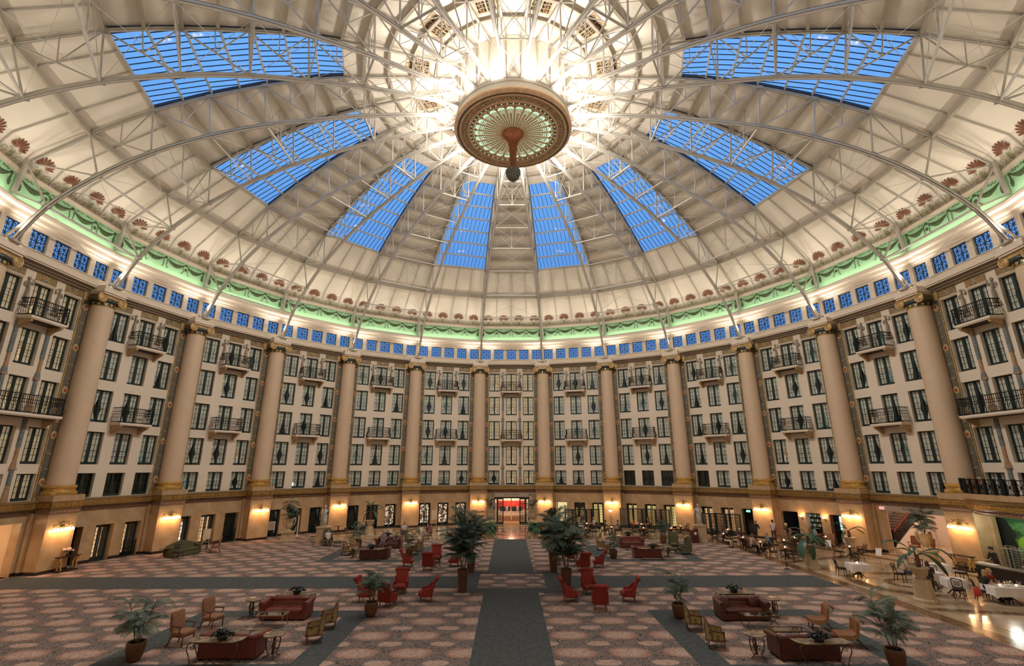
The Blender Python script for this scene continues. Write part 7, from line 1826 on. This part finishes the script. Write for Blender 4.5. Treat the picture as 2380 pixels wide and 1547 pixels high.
person(24.35, -4.3, -105, 'sit_lean', 'man in navy shirt at the end of large white table', (.02, .02, .07), (.05, .04, .05), (.06, .03, .02))
person(27.65, 1.05, -95, 'work', 'chef in black jacket and cap preparing trays at the counter', BLK, BLK, hat=BLK, long=True)
person(27.6, -1.0, -85, 'work', 'cook in black shirt behind the counter near mural', BLK, BLK, (.05, .02, .01), long=True)
person(17.25, 13.0, 40, 'sit_lean', 'bald man in black shirt and light shorts at second row table', BLK, (.5, .42, .33), hairstyle='bald')
person(18.75, 13.65, 5, 'sit', 'grey-haired woman facing viewer behind candlelit table', (.06, .03, .03), BLK, (.45, .38, .30))
person(19.55, 10.6, -95, 'sit_lean', 'man in blue shirt seated with back turned at candlelit table', (.12, .27, .38), (.04, .03, .03), (.30, .22, .15))
person(17.95, 10.15, 90, 'sit_lean', 'woman in pale print dress facing the man in blue', (.5, .33, .28), BLK, (.15, .07, .04), 'long')
person(21.0, 15.6, 120, 'walk', 'waiter in black walking past the pier', BLK, BLK, (.35, .18, .06), long=True)
person(22.75, 16.0, 150, 'work', 'standing man in pale pink shirt at the bar tables', (.55, .42, .44), (.05, .02, .02), long=True)
person(23.75, 15.7, 60, 'sit', 'white-haired man in black jacket before the bar', BLK, BLK, (.6, .55, .5), z=.15, long=True)
person(24.7, 13.2, 80, 'sit', 'dark-haired man in light blue shirt at bar table', (.25, .32, .40), BLK, (.02, .012, .01), z=.15)
person(25.3, 10.45, 100, 'sit', 'guest in white cap sitting close to bar opening', (.6, .55, .5), BLK, hat=(.75, .7, .62), z=.1)
person(6.82, 22.95, 75, 'sit', 'blonde woman in blue striped top by first screen', (.25, .28, .45), (.6, .58, .55), (.40, .26, .12), 'long')
person(8.28, 22.9, -80, 'sit', 'woman in white blouse facing the blonde by first screen', (.66, .56, .52), BLK, (.35, .20, .10), 'long')
person(8.75, 20.0, 80, 'sit_lean', 'man in dark brown shirt at second table', (.05, .03, .025), (.05, .04, .04), (.02, .01, .01))
person(10.2, 20.0, -85, 'sit_lean', 'man in blue shirt leaning over second table', (.05, .12, .18), (.05, .04, .04), (.03, .015, .01))
person(12.15, 22.25, 85, 'sit', 'woman in red top before second screen', (.55, .05, .03), BLK, (.02, .01, .01), 'long')
person(13.6, 22.2, -90, 'sit', 'woman in dark clothes facing the woman in red', (.06, .02, .02), BLK, (.06, .02, .015), 'long')
person(-7.55, 17.55, -25, 'sit', 'woman in purple top seated in pale armchair', (.20, .05, .10), (.35, .28, .22), (.06, .03, .02), 'long', z=-.02)
person(-9.9, 18.65, 10, 'sit', 'man in white shirt behind the potted palm', (.6, .56, .52), BLK, (.05, .03, .02))
person(-10.4, 13.05, 5, 'sit_recline', 'woman in patterned dress on the tufted brown sofa', (.16, .12, .16), (.14, .11, .14), (.35, .2, .15), 'long', z=-.05)
person(-9.35, 13.05, -5, 'sit', 'child in patterned clothes on the tufted brown sofa', (.14, .08, .07), (.06, .03, .03), (.03, .015, .01), z=.06, scale=.82)
person(-15.2, 14.05, 30, 'sit_recline', 'man in white sleeves lounging in olive chair', (.55, .5, .46), (.10, .08, .05), (.03, .02, .015), z=-.03)
